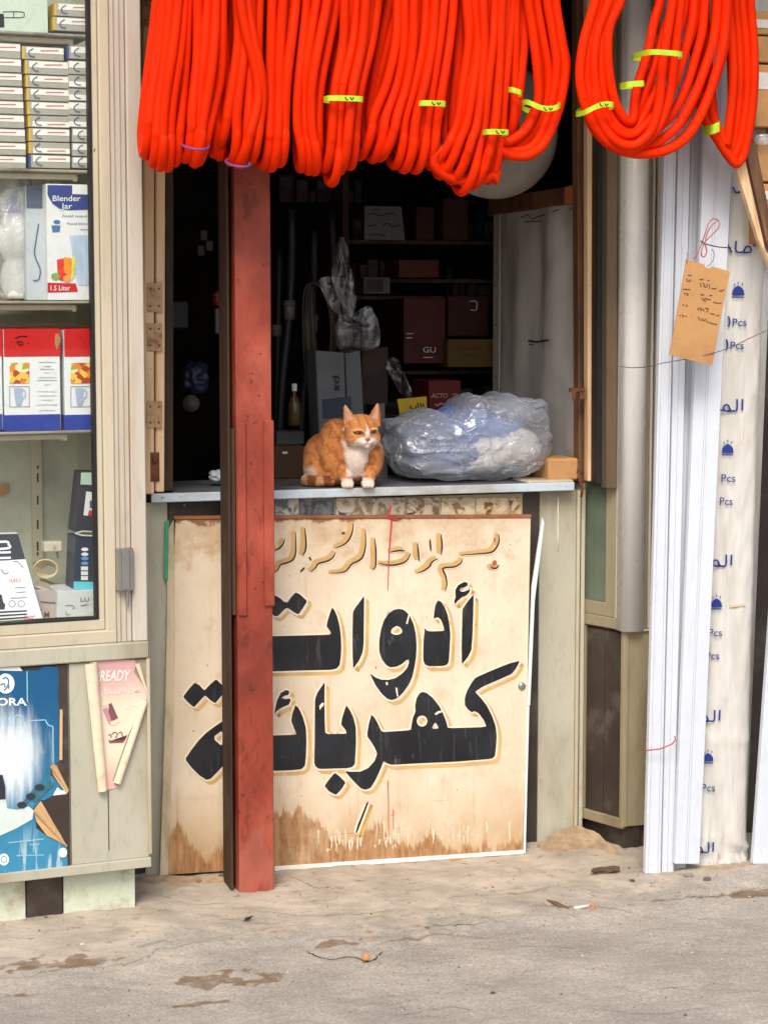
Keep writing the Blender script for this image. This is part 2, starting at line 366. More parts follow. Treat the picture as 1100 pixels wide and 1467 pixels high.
# tile row
tile_m = []
for i, (c0, c1, c2) in enumerate([((205, 200, 185), (84, 98, 110), (150, 150, 140)), ((70, 74, 82), (120, 124, 124), (52, 58, 70)), ((150, 122, 96), (205, 192, 170), (60, 66, 80)), ((140, 116, 92), (196, 184, 160), (150, 40, 50)),
                                  ((122, 98, 76), (205, 185, 160), (62, 60, 64)), ((190, 168, 130), (216, 202, 172), (140, 108, 76)), ((196, 168, 122), (214, 196, 160), (120, 78, 44)), ((180, 140, 96), (212, 190, 150), (110, 70, 40))]):
    t = NT("glazed_tile_mottled"); na = t.noise(20, t.map((1, 1, 1), loc=(i*3.1, 0, i)), 6, .65, 1.6); nb = t.noise(14, t.map((1, 1, 1.4), loc=(i*1.3, 4, 0)), 5, .6, 1.6)
    c = t.mix(t.ramp(na, .42, .56), lin(*c0), lin(*c1)); c = t.mix(t.ramp(nb, .56, .64), c, lin(*c2)); tile_m.append(t.fin(c, .12, 0, .6))
for i, (u0, u1) in enumerate([(394, 428), (430, 479), (482, 531), (533.5, 580), (582.5, 629), (632, 680), (682, 728), (730.5, 746)]):
    b = B(); b.pbox(u0, 713, u1, 741, YW-.004, .015); b.build("tile", tile_m[i], stall, bev=.001)
for k in range(1):
    b = B(); b.pbox(392, 712, 748, 742, YW+.0005, .01); b.build("grout", M("grout_pale", lin(176, 166, 148), .9), stall)
# counter top slab
slab_x0, slab_x1 = P(218, 700, -.07)[0], P(822, 696, -.07)[0]
zs1 = P(520, 699.5, -.07)[2]; zs0 = P(520, 711.5, -.07)[2]
ctop = thing("counter_top", "long pale blue-edged counter slab on which the cat sits", "counter", ((slab_x0+slab_x1)/2, 0, zs0))
CT = M("counter_grey_worn", lin(96, 98, 102), .5, var=.2, vs=14, dirt=lin(60, 56, 54), damt=.5, ds=9, bump=.15)
b = B(); b.box(slab_x0, slab_x1, -.066, .30, zs0+.002, zs1); b.build("slab", CT, ctop, bev=.002)
b = B(); b.box(slab_x0-.002, slab_x1+.001, -.072, -.0655, zs0, zs1+.001); b.build("edge_strip", M("pale_blue_edge", lin(188, 202, 212), .35, var=.07, vs=10, dirt=lin(150, 130, 105), damt=.4, ds=4, stretch=(.6, 1, 1), spots=lin(96, 84, 72), samt=.28, ss=30), ctop, bev=.002)
b = B(); b.pbox(755, 688, 822, 697, -.05, .12); b.build("end_block", CREAMP, ctop, bev=.004)
ZC = zs1

# ------------------------------------------------------------------ left folded wooden shutter (two strips with hinges)
def strip(mb, uv0, uv1, v0, v1, y, dep, m=0):   # tapered vertical strip: uv0=(u at top, u at bottom) of left edge
    q = [P(uv0[1], v1, y), P(uv1[1], v1, y), P(uv1[0], v0, y), P(uv0[0], v0, y)]
    return mb.slab(q, (0, dep, 0), m)
sh = thing("folding_shutter", "narrow folded wooden shutter with rusty hinges left of the opening", "shutter", P(222, 710, -.06))
b = B(); strip(b, (205, 208), (221.5, 221.5), -30, 708, -.075, .03); b.build("rail", LEFTWOOD, sh, bev=.003)
b = B(); strip(b, (224, 223.5), (238, 236), -30, 705, -.070, .03); b.build("rail", LEFTWOOD, sh, bev=.003)
b = B(); strip(b, (221, 221), (224.5, 224), -30, 700, -.055, .01); b.build("gap_strip", DARKW, sh)
b = B(); b.slab([P(237, 703, -.04), P(237, 703, .5), P(238, -30, .5), P(238, -30, -.04)], (.02, 0, 0)); b.build("shutter_board", DARKW, sh)
for (v0, v1, u0, u1) in ((-8, 38, 204, 226), (405, 447, 211, 233), (463, 503, 211, 233), (575, 613, 211, 233)):
    b = B(); b.pbox(u0, v0, (u0+u1)/2-.6, v1, -.0785, .003); b.pbox((u0+u1)/2+.6, v0, u1, v1, -.0785, .003)
    b.tube([P((u0+u1)/2, v1, -.0775), P((u0+u1)/2, v0, -.0775)], .0022, 8)
    h = b.build("hinge", K("painted_hinge", lin(196, 160, 118), .5, dirt=lin(110, 64, 36), damt=.55, ds=30, bump=.3), sh, bev=.0006)
    b = B()
    for uu in (u0+5, u1-5):
        for k in (.2, .8): p = P(uu, v0+(v1-v0)*k, -.0795); b.ell(p, (.0028, .0012, .0028), 8, 4)
    split_build(b, "screw", RUST, h, smooth=True)
b = B(); b.pbox(216, 648, 229, 690, -.0768, .004); p = P(222, 660, -.078); b.ell(p, (.007, .004, .010), 10, 6); b.build("bolt_plate", RUST, sh, smooth=False, bev=.001)

# ------------------------------------------------------------------ right jamb, opened leaf with pinned sheet, lintel
jam = thing("door_jamb", "worn wooden jamb post at the right edge of the opening", "door frame", P(845, 690, -.05))
b = B(); strip(b, (841, 842), (856, 853), -30, 690, -.075, .03); b.build("post", PALEWOOD, jam, bev=.003)
b = B(); strip(b, (826, 829), (840.5, 841), -30, 692, -.02, .04); b.build("inner_post", BROWNW, jam, bev=.003)
b = B(); b.pbox(818, 556, 838, 562, -.08, .02); b.pbox(820, 562, 825, 572, -.08, .006); b.pbox(830, 560, 836, 572, -.08, .012); b.build("latch", RUST, jam, bev=.001)
b = B(); b.tube([P(828, 672, -.07), P(829, 684, -.078), P(831, 690, -.082), P(834, 700, -.08), P(832, 712, -.075)], .0035, 8); b.tube([P(826, 676, -.07), P(836, 678, -.07)], .004, 8); b.build("hook", RUST, jam, smooth=True)
leaf = thing("shutter_leaf", "open wooden shutter leaf covered with a greyish pinned cloth sheet, right of the bag", "shutter", P(820, 655, .05))
def leafpt(s, v, off=0):   # s 0 (near, right) .. 1 (far, left)
    y = .0+.62*s; u = 838-(838-714)*s
    # keep in a vertical plane: take x at mid height
    x = P(u, 470, y)[0]; u2 = u
    z = P(u, v, y)[2]
    return np.array([x-off, y, z])
b = B(); b.slab([leafpt(1, 640, -.014), leafpt(0, 690, -.014), leafpt(0, 270, -.014), leafpt(1, 300, -.014)], (.03, .01, 0)); b.build("board", BROWNW, leaf)
g = B(); nu, nv = 26, 40; vs = []
for j in range(nv+1):
    for i in range(nu+1):
        s = i/nu*.97+.01; vv = (292+8*s)+(656-292-14*s)*j/nv
        p = leafpt(s, vv); fold = .006*math.sin(s*17+1+.6*math.sin(j*.13))*(.4+.6*math.sin(math.pi*min(1, j/nv*1.2)))+.004*fbm(s*3, j*.1, 2)
        p[0] -= .006+max(-.012, fold); vs.append(p)
g.add(vs, [(j*(nu+1)+i, j*(nu+1)+i+1, (j+1)*(nu+1)+i+1, (j+1)*(nu+1)+i) for j in range(nv) for i in range(nu)])
g.build("cloth_sheet", M("grey_cloth", lin(204, 198, 193), .85, var=.06, vs=3, dirt=lin(140, 132, 126), damt=.4, ds=2.5, stretch=(1, 4, .5), bump=.15, bs=300), leaf, smooth=True)
b = B(); b.slab([leafpt(1, 610, .018), leafpt(.93, 612, .018), leafpt(.93, 296, .018), leafpt(1, 298, .018)], (.004, 0, 0)); b.build("edge_strip", CREAMB, leaf)
b = B()
for s, v in ((.965, 306), (.965, 410), (.965, 465), (.965, 540), (.10, 300), (.05, 425), (.965, 590)): b.ell(leafpt(s, v, .020), (.003, .003, .003), 8, 5)
b.build("nail", RUST, leaf, smooth=True)
def leafstroke(pts, w):
    q = []
    mb = B()
    for a in band(pts, w): mb.quad(*[(lambda pp: leafpt((838-pp[0])/124, pp[1], .024))(k) for k in a])
    return mb
mb = leafstroke([(767, 488), (780, 490), (797, 487)], 2.6)
for a in ([(768, 493), (775, 494)], [(755, 312), (765, 308), (772, 314), (790, 307)], [(800, 304), (812, 300)], [(760, 318), (785, 317)]): mb2 = leafstroke(a, 1.4); mb.add(mb2.v, mb2.f)
mb.build("pen_mark", INKB, leaf)
lin_ = thing("wood_lintel", "short brown timber batten nailed above the grey cloth sheet", "timber", P(768, 300, .1))
b = B(); b.slab([leafpt(1.06, 309, .02), leafpt(.06, 290, .02), leafpt(.06, 266, .02), leafpt(1.06, 284, .02)], (.045, 0, 0)); b.build("batten", BROWNW, lin_, bev=.002)
b = B(); b.slab([leafpt(.14, 293, .03), leafpt(.04, 292, .03), leafpt(.04, 265, .03), leafpt(.14, 268, .03)], (.01, 0, 0)); b.build("end_piece", M("orange_wood", lin(176, 104, 60), .6), lin_, bev=.002)
b = B(); b.pbox(786, 657, 829, 689, -.02, .14); tag(b.build("cardboard_pad", CARD, bev=.006), "folded brown cardboard pad between the plastic bag and the jamb", "cardboard")
b = B(); c = P(742, 170, .12)
b.lathe([(.06, .05), (.155, .045), (.178, .03), (.19, 0), (.196, -.004), (.19, -.01), (.172, .015), (.15, .034), (.05, .04)], P(705, 182, .10), 48, axis=(0, -1, .1))
tag(b.build("plastic_basin", M("off_white_plastic", lin(150, 144, 134), .4, dirt=lin(120, 110, 96), damt=.4), smooth=True), "large off-white round basin hanging behind the orange hoses", "basin")  # off-white lowered to imitate the dark behind the hoses

# ------------------------------------------------------------------ sign board
bBL, bBR = G(230, 1256), G(750, 1220); bBL[2] = .004; bBR[2] = .004
bBL = G(230, 1255, .004); bBR = G(750, 1220, .004)
bTM = P(500, 741, -.062)
bn = np.cross(bBR-bBL, bTM-bBL); bn /= np.linalg.norm(bn)
if bn[1] > 0: bn = -bn
def BD(u, v, off=0):
    d = ray(u, v); t = np.dot(bBL-CAM, bn)/np.dot(d, bn); return CAM+d*t+bn*off
sign = thing("painted_sign", "cream wooden shop sign with big black Arabic lettering, leaning under the counter", "sign", bBL)
t = NT("sign_cream_paint"); o = t.xyz(); X, Z = o[0], o[2]
nA = t.noise(4, det=6); nF = t.noise(90, det=4); nS = t.noise(1, t.map((60, 1, 9)), 5, .65); nS2 = t.noise(1, t.map((28, 1, 4), loc=(2, 0, 1)), 5, .65); nM = t.noise(13, det=6, rough=.7)
c = t.mix(t.ramp(nA, .3, .7), lin(212, 194, 168), lin(228, 212, 188)); c = t.mix(t.math('MULTIPLY', t.ramp(nM, .5, .75), .45), c, lin(186, 158, 124)); c = t.mix(t.math('MULTIPLY', t.ramp(t.noise(1, t.map((40, 1, 2.2), loc=(6, 0, 2)), 6, .7), .56, .7), .35), c, lin(164, 134, 102)); c = t.mix(t.ramp(t.noise(70, det=8, rough=.8), .60, .70, 0, .5), c, lin(150, 116, 84))
# tan wash in the top band
wash = t.math('MULTIPLY', t.ramp(t.math('ADD', Z, t.ramp(nM, .2, .8, -.06, .06)), .80, .90), t.ramp(nM, .3, .7, .25, .65)); c = t.mix(wash, c, lin(178, 138, 92))
# water damage at the foot: stained, then bare plywood with ragged streaks
nL = t.noise(1, t.map((6, 1, 3.5), loc=(4, 0, 2)), 5, .6); rc_ = t.N('ShaderNodeValToRGB'); t.L(X, rc_.inputs[0]); ee = rc_.color_ramp.elements; ee[0].position = 0; ee[0].color = (.09,)*3+(1,); ee[1].position = 1; ee[1].color = (.02,)*3+(1,)
for p_, v_ in ((.05, .13), (.09, .05), (.16, .04), (.20, .10), (.30, .15), (.40, .15), (.46, .075), (.52, .04), (.56, .10), (.62, .085), (.66, .035), (.74, .06), (.80, .02)): q_ = ee.new(p_); q_.color = (v_,)*3+(1,)
hgt = t.math('ADD', t.math('ADD', t.math('SUBTRACT', Z, rc_.outputs[0]), .058), t.math('MULTIPLY', t.math('SUBTRACT', nS, .5), -.10)); hgt = t.math('ADD', hgt, t.math('MULTIPLY', t.math('SUBTRACT', nS2, .5), -.16)); hgt = t.math('ADD', hgt, t.math('MULTIPLY', t.math('SUBTRACT', nL, .50), -.12))
c = t.mix(t.math('MULTIPLY', t.ramp(Z, .03, .26, 1, 0), t.ramp(nL, .3, .65, .3, .95)), c, lin(186, 152, 112)); c = t.mix(t.math('MULTIPLY', t.ramp(nS2, .55, .7), t.ramp(Z, .1, .5, .5, .12)), c, lin(176, 138, 98))
c = t.mix(t.math('MULTIPLY', t.ramp(hgt, .050, .066, 1, 0), t.ramp(nM, .25, .6, .55, 1)), c, t.mix(t.ramp(nS, .3, .7), lin(132, 88, 52), lin(186, 142, 96)))
c = t.mix(t.ramp(hgt, .070, .076, 0, .0), c, lin(120, 80, 50))
# chipped edges
ed = t.math('ADD', X, t.ramp(nM, .2, .8, -.02, .02)); c = t.mix(t.math('MULTIPLY', t.ramp(ed, .018, .024, 1, 0), t.ramp(Z, .68, .74)), c, lin(140, 84, 50))
ed2 = t.math('ADD', Z, t.ramp(nM, .2, .8, -.02, .02)); c = t.mix(t.ramp(ed2, .915, .925, 0, .9), c, lin(128, 82, 52))
sc_ = t.noise(1, t.map((3, 1, 120), loc=(0, 0, 3)), 2); c = t.mix(t.ramp(sc_, .74, .76, 0, .5), c, lin(150, 120, 90))
t.bump(t.math('ADD', t.ramp(hgt, .06, .075), t.math('MULTIPLY', nF, .4)), .3, .003)
SIGNM = t.fin(c, .55, 0, .3)
fr_ = [BD(232, 1254), BD(748.5, 1219), BD(755, 1000), BD(760, 742), BD(252, 744), BD(248, 830), BD(238, 1000)]
b = B(); b.slab(fr_, -bn*.012); b.build("board", SIGNM, sign, bev=.001)
b = B(); b.slab([BD(393, 1248, .004), BD(749, 1223, .004), BD(749, 1217.5, .004), BD(393, 1241, .004)], -bn*.02); b.build("bottom_strip", M("white_strip", lin(232, 230, 224), .4, dirt=lin(170, 150, 120), damt=.3), sign, bev=.001)
b = B(); b.slab([BD(229, 1256, .003), BD(241, 1257, .003), BD(250, 1000, .003), BD(251, 900, .003), BD(249, 745, .003), BD(240, 760, .003), BD(239, 900, .003), BD(237, 1000, .003)], -bn*.018)
b.build("side_strip", M("peeling_cream", lin(205, 190, 160), .6, dirt=lin(150, 115, 75), damt=.5, ds=12, stretch=(1, 1, .3)), sign, bev=.001)
b = B(); b.slab([BD(235, 830, .006), BD(240.5, 830, .006), BD(242, 745, .006), BD(236, 748, .006)], -bn*.008); b.build("green_tape", M("green_paint", lin(52, 150, 110), .5, dirt=lin(150, 160, 130), damt=.3, ds=20), sign)
b = B(); b.slab([BD(754, 1010, .006), BD(758, 1010, .006), BD(764, 860, .01), BD(776, 748, .02), BD(773, 740, .02), BD(760, 840, .01)], -bn*.006); b.slab([BD(749, 1222, .003), BD(752, 1222, .003), BD(757.5, 1010, .003), BD(754, 1010, .003)], -bn*.012)
b.build("side_strip", WHITEP, sign)
b = B(); b.slab([BD(250, 744, .003), BD(760, 742, .003), BD(761, 737, .003), BD(249, 739, .003)], -bn*.016); b.build("top_strip", M("rusty_brown_strip", lin(140, 90, 58), .6, var=.25, vs=16, dirt=lin(96, 50, 30), damt=.5, ds=10, bump=.3), sign, bev=.001)
b = B(); p = BD(747, 983, .003); b.lathe([(.0001, .003), (.006, .003), (.010, .001), (.0105, -.002)], p, 20, axis=tuple(bn)); b.build("washer", STEEL, sign, smooth=True)
bld = B()
for _ in range(26):
    u = random.uniform(258, 742); v = random.uniform(760, 1190)
    bld.ell(BD(u, v, .0008), (random.uniform(.0008, .002), .0006, random.uniform(.0008, .003)), 6, 4)
bld.build("paint_speck", M("brown_speck", lin(140, 90, 60), .7), sign, smooth=True)
tA = lambda p: (380+p[0]/6.111, 820+p[1]/6.111)
tB = lambda p: (520+p[0]/6.111, 820+p[1]/6.111)
tC = lambda p: (600+p[0]/6.111, 930+p[1]/6.111)
tD = lambda p: (480+p[0]/5.5, 960+p[1]/5.5)
tE = lambda p: (380+p[0]/6.875, 960+p[1]/6.875)
tF = lambda p: (220+p[0]/6.111, 950+p[1]/6.111)
tG = lambda p: (380+p[0]/5.5, 740+p[1]/5.5)
tH = lambda p: (560+p[0]/5.5, 740+p[1]/5.5)
mp = lambda t, L: [t(p) for p in L]
letters = [
 (mp(tA, [(-120,560),(78,558),(560,545),(575,530),(560,505),(535,470),(545,420),(570,340),(585,308),(605,330),(630,390),(650,470),(660,550),(665,650),(660,740),(650,810),(625,840),(580,852),(300,858),(78,865),(-140,868),(-205,830),(-215,650),(-205,430),(-190,350),(-165,420),(-150,520)]), []),
 (mp(tA, [(265,175),(300,190),(367,250),(330,310),(290,368),(245,345),(195,310),(170,320),(110,382),(75,380),(30,330),(0,290),(40,230),(75,195),(130,225),(165,258),(195,262),(225,215)]), []),
 (mp(tA, [(865,200),(862,420),(860,620),(850,700),(820,770),(768,840),(762,700),(762,520),(765,350),(785,310),(820,265)]), []),
 (mp(tB, [(320,318),(360,330),(405,375),(440,450),(460,540),(467,640),(462,740),(448,830),(430,910),(400,980),(350,1050),(300,1100),(250,1118),(210,1105),(160,1060),(110,990),(75,920),(65,888),(110,920),(160,938),(220,940),(280,925),(340,885),(385,835),(400,790),(398,762),(380,765),(340,800),(290,825),(235,830),(200,810),(160,755),(140,690),(140,600),(155,500),(180,420),(220,360),(270,325)]), [mp(tB, [(290,465),(325,480),(345,515),(325,540),(280,548),(240,530),(248,495)])]),
 (mp(tB, [(655,243),(685,260),(715,310),(740,380),(755,470),(762,540),(755,680),(748,780),(735,805),(700,818),(570,820),(540,805),(525,770),(525,650),(530,560),(540,485),(555,510),(600,516),(710,512),(700,465),(680,415),(650,390),(615,405),(620,350),(632,280)]), []),
 (mp(tB, [(965,190),(962,350),(955,560),(945,680),(915,740),(862,805),(860,640),(865,420),(868,320),(905,265)]), []),
 (mp(tB, [(885,82),(912,90),(912,115),(880,132),(845,138),(850,160),(890,155),(935,132),(930,170),(905,200),(865,215),(830,245),(800,278),(795,250),(808,215),(805,190),(805,155),(830,110)]), []),
 (mp(tC, [(880,102),(845,170),(810,215),(700,265),(560,325),(487,372),(530,415),(590,490),(640,590),(670,680),(678,760),(672,860),(662,935),(640,955),(600,962),(300,985),(0,998)])+mp(tD, [(450,745),(410,735),(380,715),(360,770),(320,860),(280,925),(240,942),(200,930),(150,880),(105,830),(80,795),(130,800),(200,798),(260,770),(310,715),(330,655),(310,610),(280,560),(255,525),(252,495),(265,420),(285,350),(310,375),(340,430),(360,475),(380,487),(595,472),(600,430),(610,375),(632,325),(628,280),(640,220),(665,180),(690,170),(720,180),(765,215),(820,285),(850,345),(875,410),(885,457)])+mp(tC, [(590,680),(565,620),(520,560),(480,540),(462,552),(430,530),(400,490),(398,430),(420,360),(460,290),(490,250),(600,200),(720,150),(800,120)]),
  [mp(tD, [(683+44*math.cos(a*.785), 400+46*math.sin(a*.785)) for a in range(8)]), mp(tD, [(785,405),(818,458),(757,463)])]),
 (mp(tE, [(585,115),(582,300),(585,500),(590,628),(800,625),(790,590),(745,535),(755,470),(780,390),(798,345),(830,390),(865,460),(890,560),(893,700),(885,850),(880,925),(850,955),(800,965),(530,972),(495,950),(480,910),(485,700),(487,400),(490,280),(515,215)]), []),
 (mp(tE, [(685,1008),(735,1050),(790,1105),(750,1170),(695,1228),(630,1195),(582,1140),(630,1070)]), []),
 (mp(tE, [(295,342),(330,375),(370,460),(400,570),(405,700),(400,850),(390,940),(355,975),(250,985),(90,990)])+mp(tF, [(720,945),(665,965),(640,950),(610,895),(560,950),(500,1010),(465,1022),(400,980),(330,910),(278,840),(330,760),(400,670),(460,610),(540,550),(615,500),(618,450),(625,390),(650,340),(700,330),(740,400),(760,640)])+mp(tE, [(90,642),(310,635),(290,590),(255,500),(265,430)]), [mp(tF, [(610,580),(515,652),(608,735)])]),
 (mp(tE, [(205,193),(240,210),(225,245),(190,250),(155,270),(190,285),(245,278),(250,300),(230,340),(180,360),(130,385),(90,425),(100,370),(115,300),(150,225)]), []),
 (mp(tF, [(360,170),(400,190),(445,240),(500,180),(548,140),(590,180),(635,230),(590,290),(540,350),(500,325),(450,280),(400,335),(355,385),(310,350),(258,295),(310,225)]), []),
 (mp(tF, [(640,1120),(700,1060),(760,1120),(820,1075),(880,1130),(820,1195),(765,1150),(700,1185)]), []),
 (mp(tD, [(262,1032),(245,1090),(210,1180),(175,1275),(160,1285),(175,1220),(205,1150),(240,1060)]), []),
]
t = NT("black_sign_paint"); n = t.noise(26, t.map((1.6, 1, .5)), 6, .7); n2 = t.noise(8, det=4)
c = t.mix(t.ramp(n2, .3, .7), lin(18, 19, 22), lin(34, 36, 42)); c = t.mix(t.ramp(n, .62, .70, 0, .5), c, lin(104, 104, 104)); c = t.mix(t.ramp(t.noise(1, t.map((90, 1, 8)), 5, .6), .56, .66, 0, .35), c, lin(84, 82, 80)); c = t.mix(t.ramp(t.noise(60, det=5, rough=.8), .73, .75), c, lin(190, 176, 150))
BLK = t.fin(c, .45, 0, .4)
GOLD = M("ochre_outline", lin(202, 166, 106), .5, var=.12, vs=12, spots=lin(222, 196, 160), samt=.3, ss=40)
CRW = M("pale_outline", lin(236, 218, 194), .5, var=.04, vs=12, spots=lin(200, 166, 130), samt=.4, ss=30)
for outer, holes in letters:
    O2 = chaikin(outer, .12); Hs = [chaikin(h, .2) for h in holes]
    b = B(); b.poly([BD(u, v, .0022) for u, v in O2], [[BD(u, v, .0022) for u, v in h] for h in Hs]); L_ = b.build("letter", BLK, sign)
    b = B(); g2 = B()
    for q in [O2]+Hs:
        for k in band(q, 5.2, True): b.quad(*[BD(x, y, .0014) for x, y in k])
        for k in band([(x+5.2, y+5.0) for x, y in q], 4.6, True): g2.quad(*[BD(x, y, .0007) for x, y in k])
    b.build("pale_outline", CRW, L_); g2.build("ochre_shadow", GOLD, L_)
b = B()
for L in (mp(tB, [(400,345),(411,350),(387,452),(373,448)]), mp(tD, [(780,343),(808,322),(845,316),(846,328),(815,338),(792,354)]), mp(tB, [(842,148),(862,158),(900,150),(934,132),(922,150),(880,168),(850,165)]), mp(tB, [(195,960),(215,962),(214,985),(200,985)]), mp(tB, [(280,1005),(296,1010),(305,1080),(298,1095),(290,1060)]), mp(tE, [(530,350),(560,318),(578,325),(570,350),(548,372),(535,392)])):
    b.poly([BD(u, v, .003) for u, v in L])
split_build(b, "scratch", CRW, sign)
# thin line of calligraphy at the top
s1 = [(tG, [(240,125),(242,200),(240,280),(225,330),(195,355),(150,370),(120,382),(100,420),(75,438)]), (tG, [(155,180),(135,225),(105,255),(75,265)]), (tG, [(312,92),(320,180),(318,260),(295,310)]), (tG, [(695,50),(685,120),(660,180),(620,220),(555,248)]),
      (tG, [(553,280),(535,320),(490,350),(420,370),(395,405),(360,435)]), (tG, [(788,100),(790,180),(788,240),(770,310),(740,345),(680,375),(640,425),(590,442),(515,445)]), (tG, [(862,175),(868,240),(870,280),(868,390),(845,418)]), (tG, [(900,368),(960,382),(1040,378),(1110,350),(1145,292)]),
      (tG, [(985,280),(1050,268),(1100,272)]), (tG, [(345,318),(362,345)]), (tG, [(310,400),(275,435)]), (tG, [(600,132),(628,126)]), (tH, [(208,215),(215,290),(222,350)]), (tH, [(305,180),(312,270)]), (tH, [(392,140),(400,220),(395,300)]), (tH, [(370,330),(325,355),(300,395),(250,430),(205,443)]),
      (tH, [(845,140),(850,190),(830,240),(790,280),(700,292),(555,303)]), (tH, [(562,330),(550,365),(500,395),(410,408),(430,470),(438,540),(425,585)]), (tH, [(785,385),(800,405),(830,405),(848,380)])]
TAN = M("tan_letter_fill", lin(196, 158, 102), .55, var=.1, vs=12, spots=lin(214, 190, 156), samt=.35, ss=30)
BRN = M("dark_brown_line", lin(62, 38, 30), .5)
b = B(); b2 = B(); b3 = B(); lay = 0
for tt, L in s1:
    px = cr(mp(tt, L), 4); k = len(px); wds = [1.9*(.45+.9*math.sin(math.pi*min(max((i+.6)/(k+.2), 0), 1))) for i in range(k)]
    lay += 1
    for q in band(px, wds): b.quad(*[BD(x, y, .0022) for x, y in q])
    if len(L) > 2:
        for q in band([(x-3.6, y-1.8) for x, y in px], [w_*2.6+2.2 for w_ in wds]): b2.quad(*[BD(x, y, .0006+lay*.00004) for x, y in q])
        for q in band([(x+1.1, y+.8) for x, y in px], [w_+.6 for w_ in wds]): b3.quad(*[BD(x, y, .0016) for x, y in q])
split_build(b, "calligraphy_line", BRN, sign); split_build(b2, "calligraphy_fill", TAN, sign); split_build(b3, "calligraphy_edge", CRW, sign)
b = B(); b.ell(BD(708, 807, .001), (.007, .001, .009), 12, 6); b.ell(BD(708, 774, .001), (.003, .0008, .008), 10, 6); b.build("red_dot", M("faded_red_paint", lin(170, 86, 60), .6), sign, smooth=True)
b = B()
for pts, w0 in (([(561, 742), (559, 765), (557, 790), (556, 815), (555, 845)], 2.2), ([(555, 1118), (556, 1150), (556, 1178), (557, 1195)], 1.2), ([(563, 1160), (563, 1190)], 1.), ([(553, 740), (570, 745)], 5), ([(559, 725), (557, 742)], 3.2)):
    k = len(pts)
    for q in band(pts, [w0*(1-.6*i/(k-1)) for i in range(k)]): b.quad(*[BD(x, y, .0032) for x, y in q])
split_build(b, "red_drip", M("red_paint_drip", lin(186, 48, 52), .45), sign)
b = B()
for _ in range(70):
    u = random.choice([random.gauss(490, 18), random.gauss(560, 14), random.gauss(650, 35)]); u = min(742, max(398, u)); v1 = 1237-(u-393)*.066-random.uniform(8, 26); h = random.uniform(5, 36)*random.uniform(.5, 1); wd = random.uniform(.7, 2.8)
    for q in band([(u+random.uniform(-1, 1), v1-h), (u+random.uniform(-1, 1), v1-h*.6), (u, v1-h*.25), (u, v1)], [wd*1.3, wd, wd*.8, .4]): b.quad(*[BD(x, y, .0004+_*.00001) for x, y in q])
split_build(b, "paint_run", M("pale_paint_run", lin(222, 202, 174), .5, var=.12, vs=40, grime=.5), sign)

# ------------------------------------------------------------------ red steel post
post = thing("steel_post", "red painted steel post standing in front of the shop counter", "post", G(368, 1274))
REDP = None
t = NT("red_oxide_paint"); n = t.noise(5, t.map((1, 1, .5)), 6, .65); n2 = t.noise(26, t.map((1, 1, .35)), 6, .7); o = t.xyz()
c = t.mix(t.ramp(n, .3, .7), lin(112, 42, 30), lin(164, 70, 50)); c = t.mix(t.ramp(n2, .54, .66, 0, .75), c, lin(100, 38, 28)); c = t.mix(t.ramp(t.noise(3.2, t.map((1, 1, .6), loc=(1, 1, 4)), 5, .6), .5, .7, 0, .5), c, lin(206, 108, 84)); c = t.mix(t.ramp(t.noise(30, det=7, rough=.82), .60, .66), c, lin(70, 40, 34))
pk = t.math('MULTIPLY', t.ramp(t.math('ADD', o[2], t.ramp(n, .2, .8, -.4, .4)), .2, .0), .3); c = t.mix(pk, c, lin(178, 116, 100))
c = t.mix(t.ramp(t.noise(9, t.map((1, 1, 1), loc=(5, 0, 2)), 6, .6), .68, .74, 0, .7), c, lin(150, 128, 118))
t.bump(t.math('ADD', t.noise(60, det=5), t.math('MULTIPLY', n2, 1.5)), .35, .003); REDP = t.fin(c, .48, 0, .4)
yp = G(368, 1276)[1]
x0, x1 = P(343, 1270, yp)[0], P(393, 1270, yp)[0]
b = B(); b.box(x0, x1, yp, yp+.09, -.03, 2.75); b.build("column", REDP, post, bev=.003, bseg=2)
b = B(); b.box(x0+.002, x0+.024, yp-.007, yp-.0005, P(350, 882, yp)[2], P(350, 606, yp)[2]); b.build("stiffener_plate", REDP, post, bev=.002)
b = B(); b.box(x1-.022, x1+.004, yp-.007, yp-.0005, P(388, 868, yp)[2], P(388, 602, yp)[2]); b.build("stiffener_plate", REDP, post, bev=.002)
b = B(); b.box(x0-.009, x0-.001, yp+.004, yp+.085, P(340, 882, yp)[2], P(340, 615, yp)[2]); b.build("stiffener_plate", DARKW, post, bev=.002)
b = B(); b.box(x0-.0155, x0-.0095, yp+.02, yp+.11, -.01, P(335, 235, yp)[2]); b.box(x0-.012, x0-.0005, yp+.075, yp+.13, -.01, 2.7); b.build("timber_backing", DARKW, post, bev=.002)
b = B(); 
for _ in range(16): p = P(random.uniform(350, 388), random.uniform(260, 1200), yp-.0005); b.ell(p, (random.uniform(.001, .003), .001, random.uniform(.001, .004)), 7, 4)
split_build(b, "rust_spot", RUST, post, smooth=True)
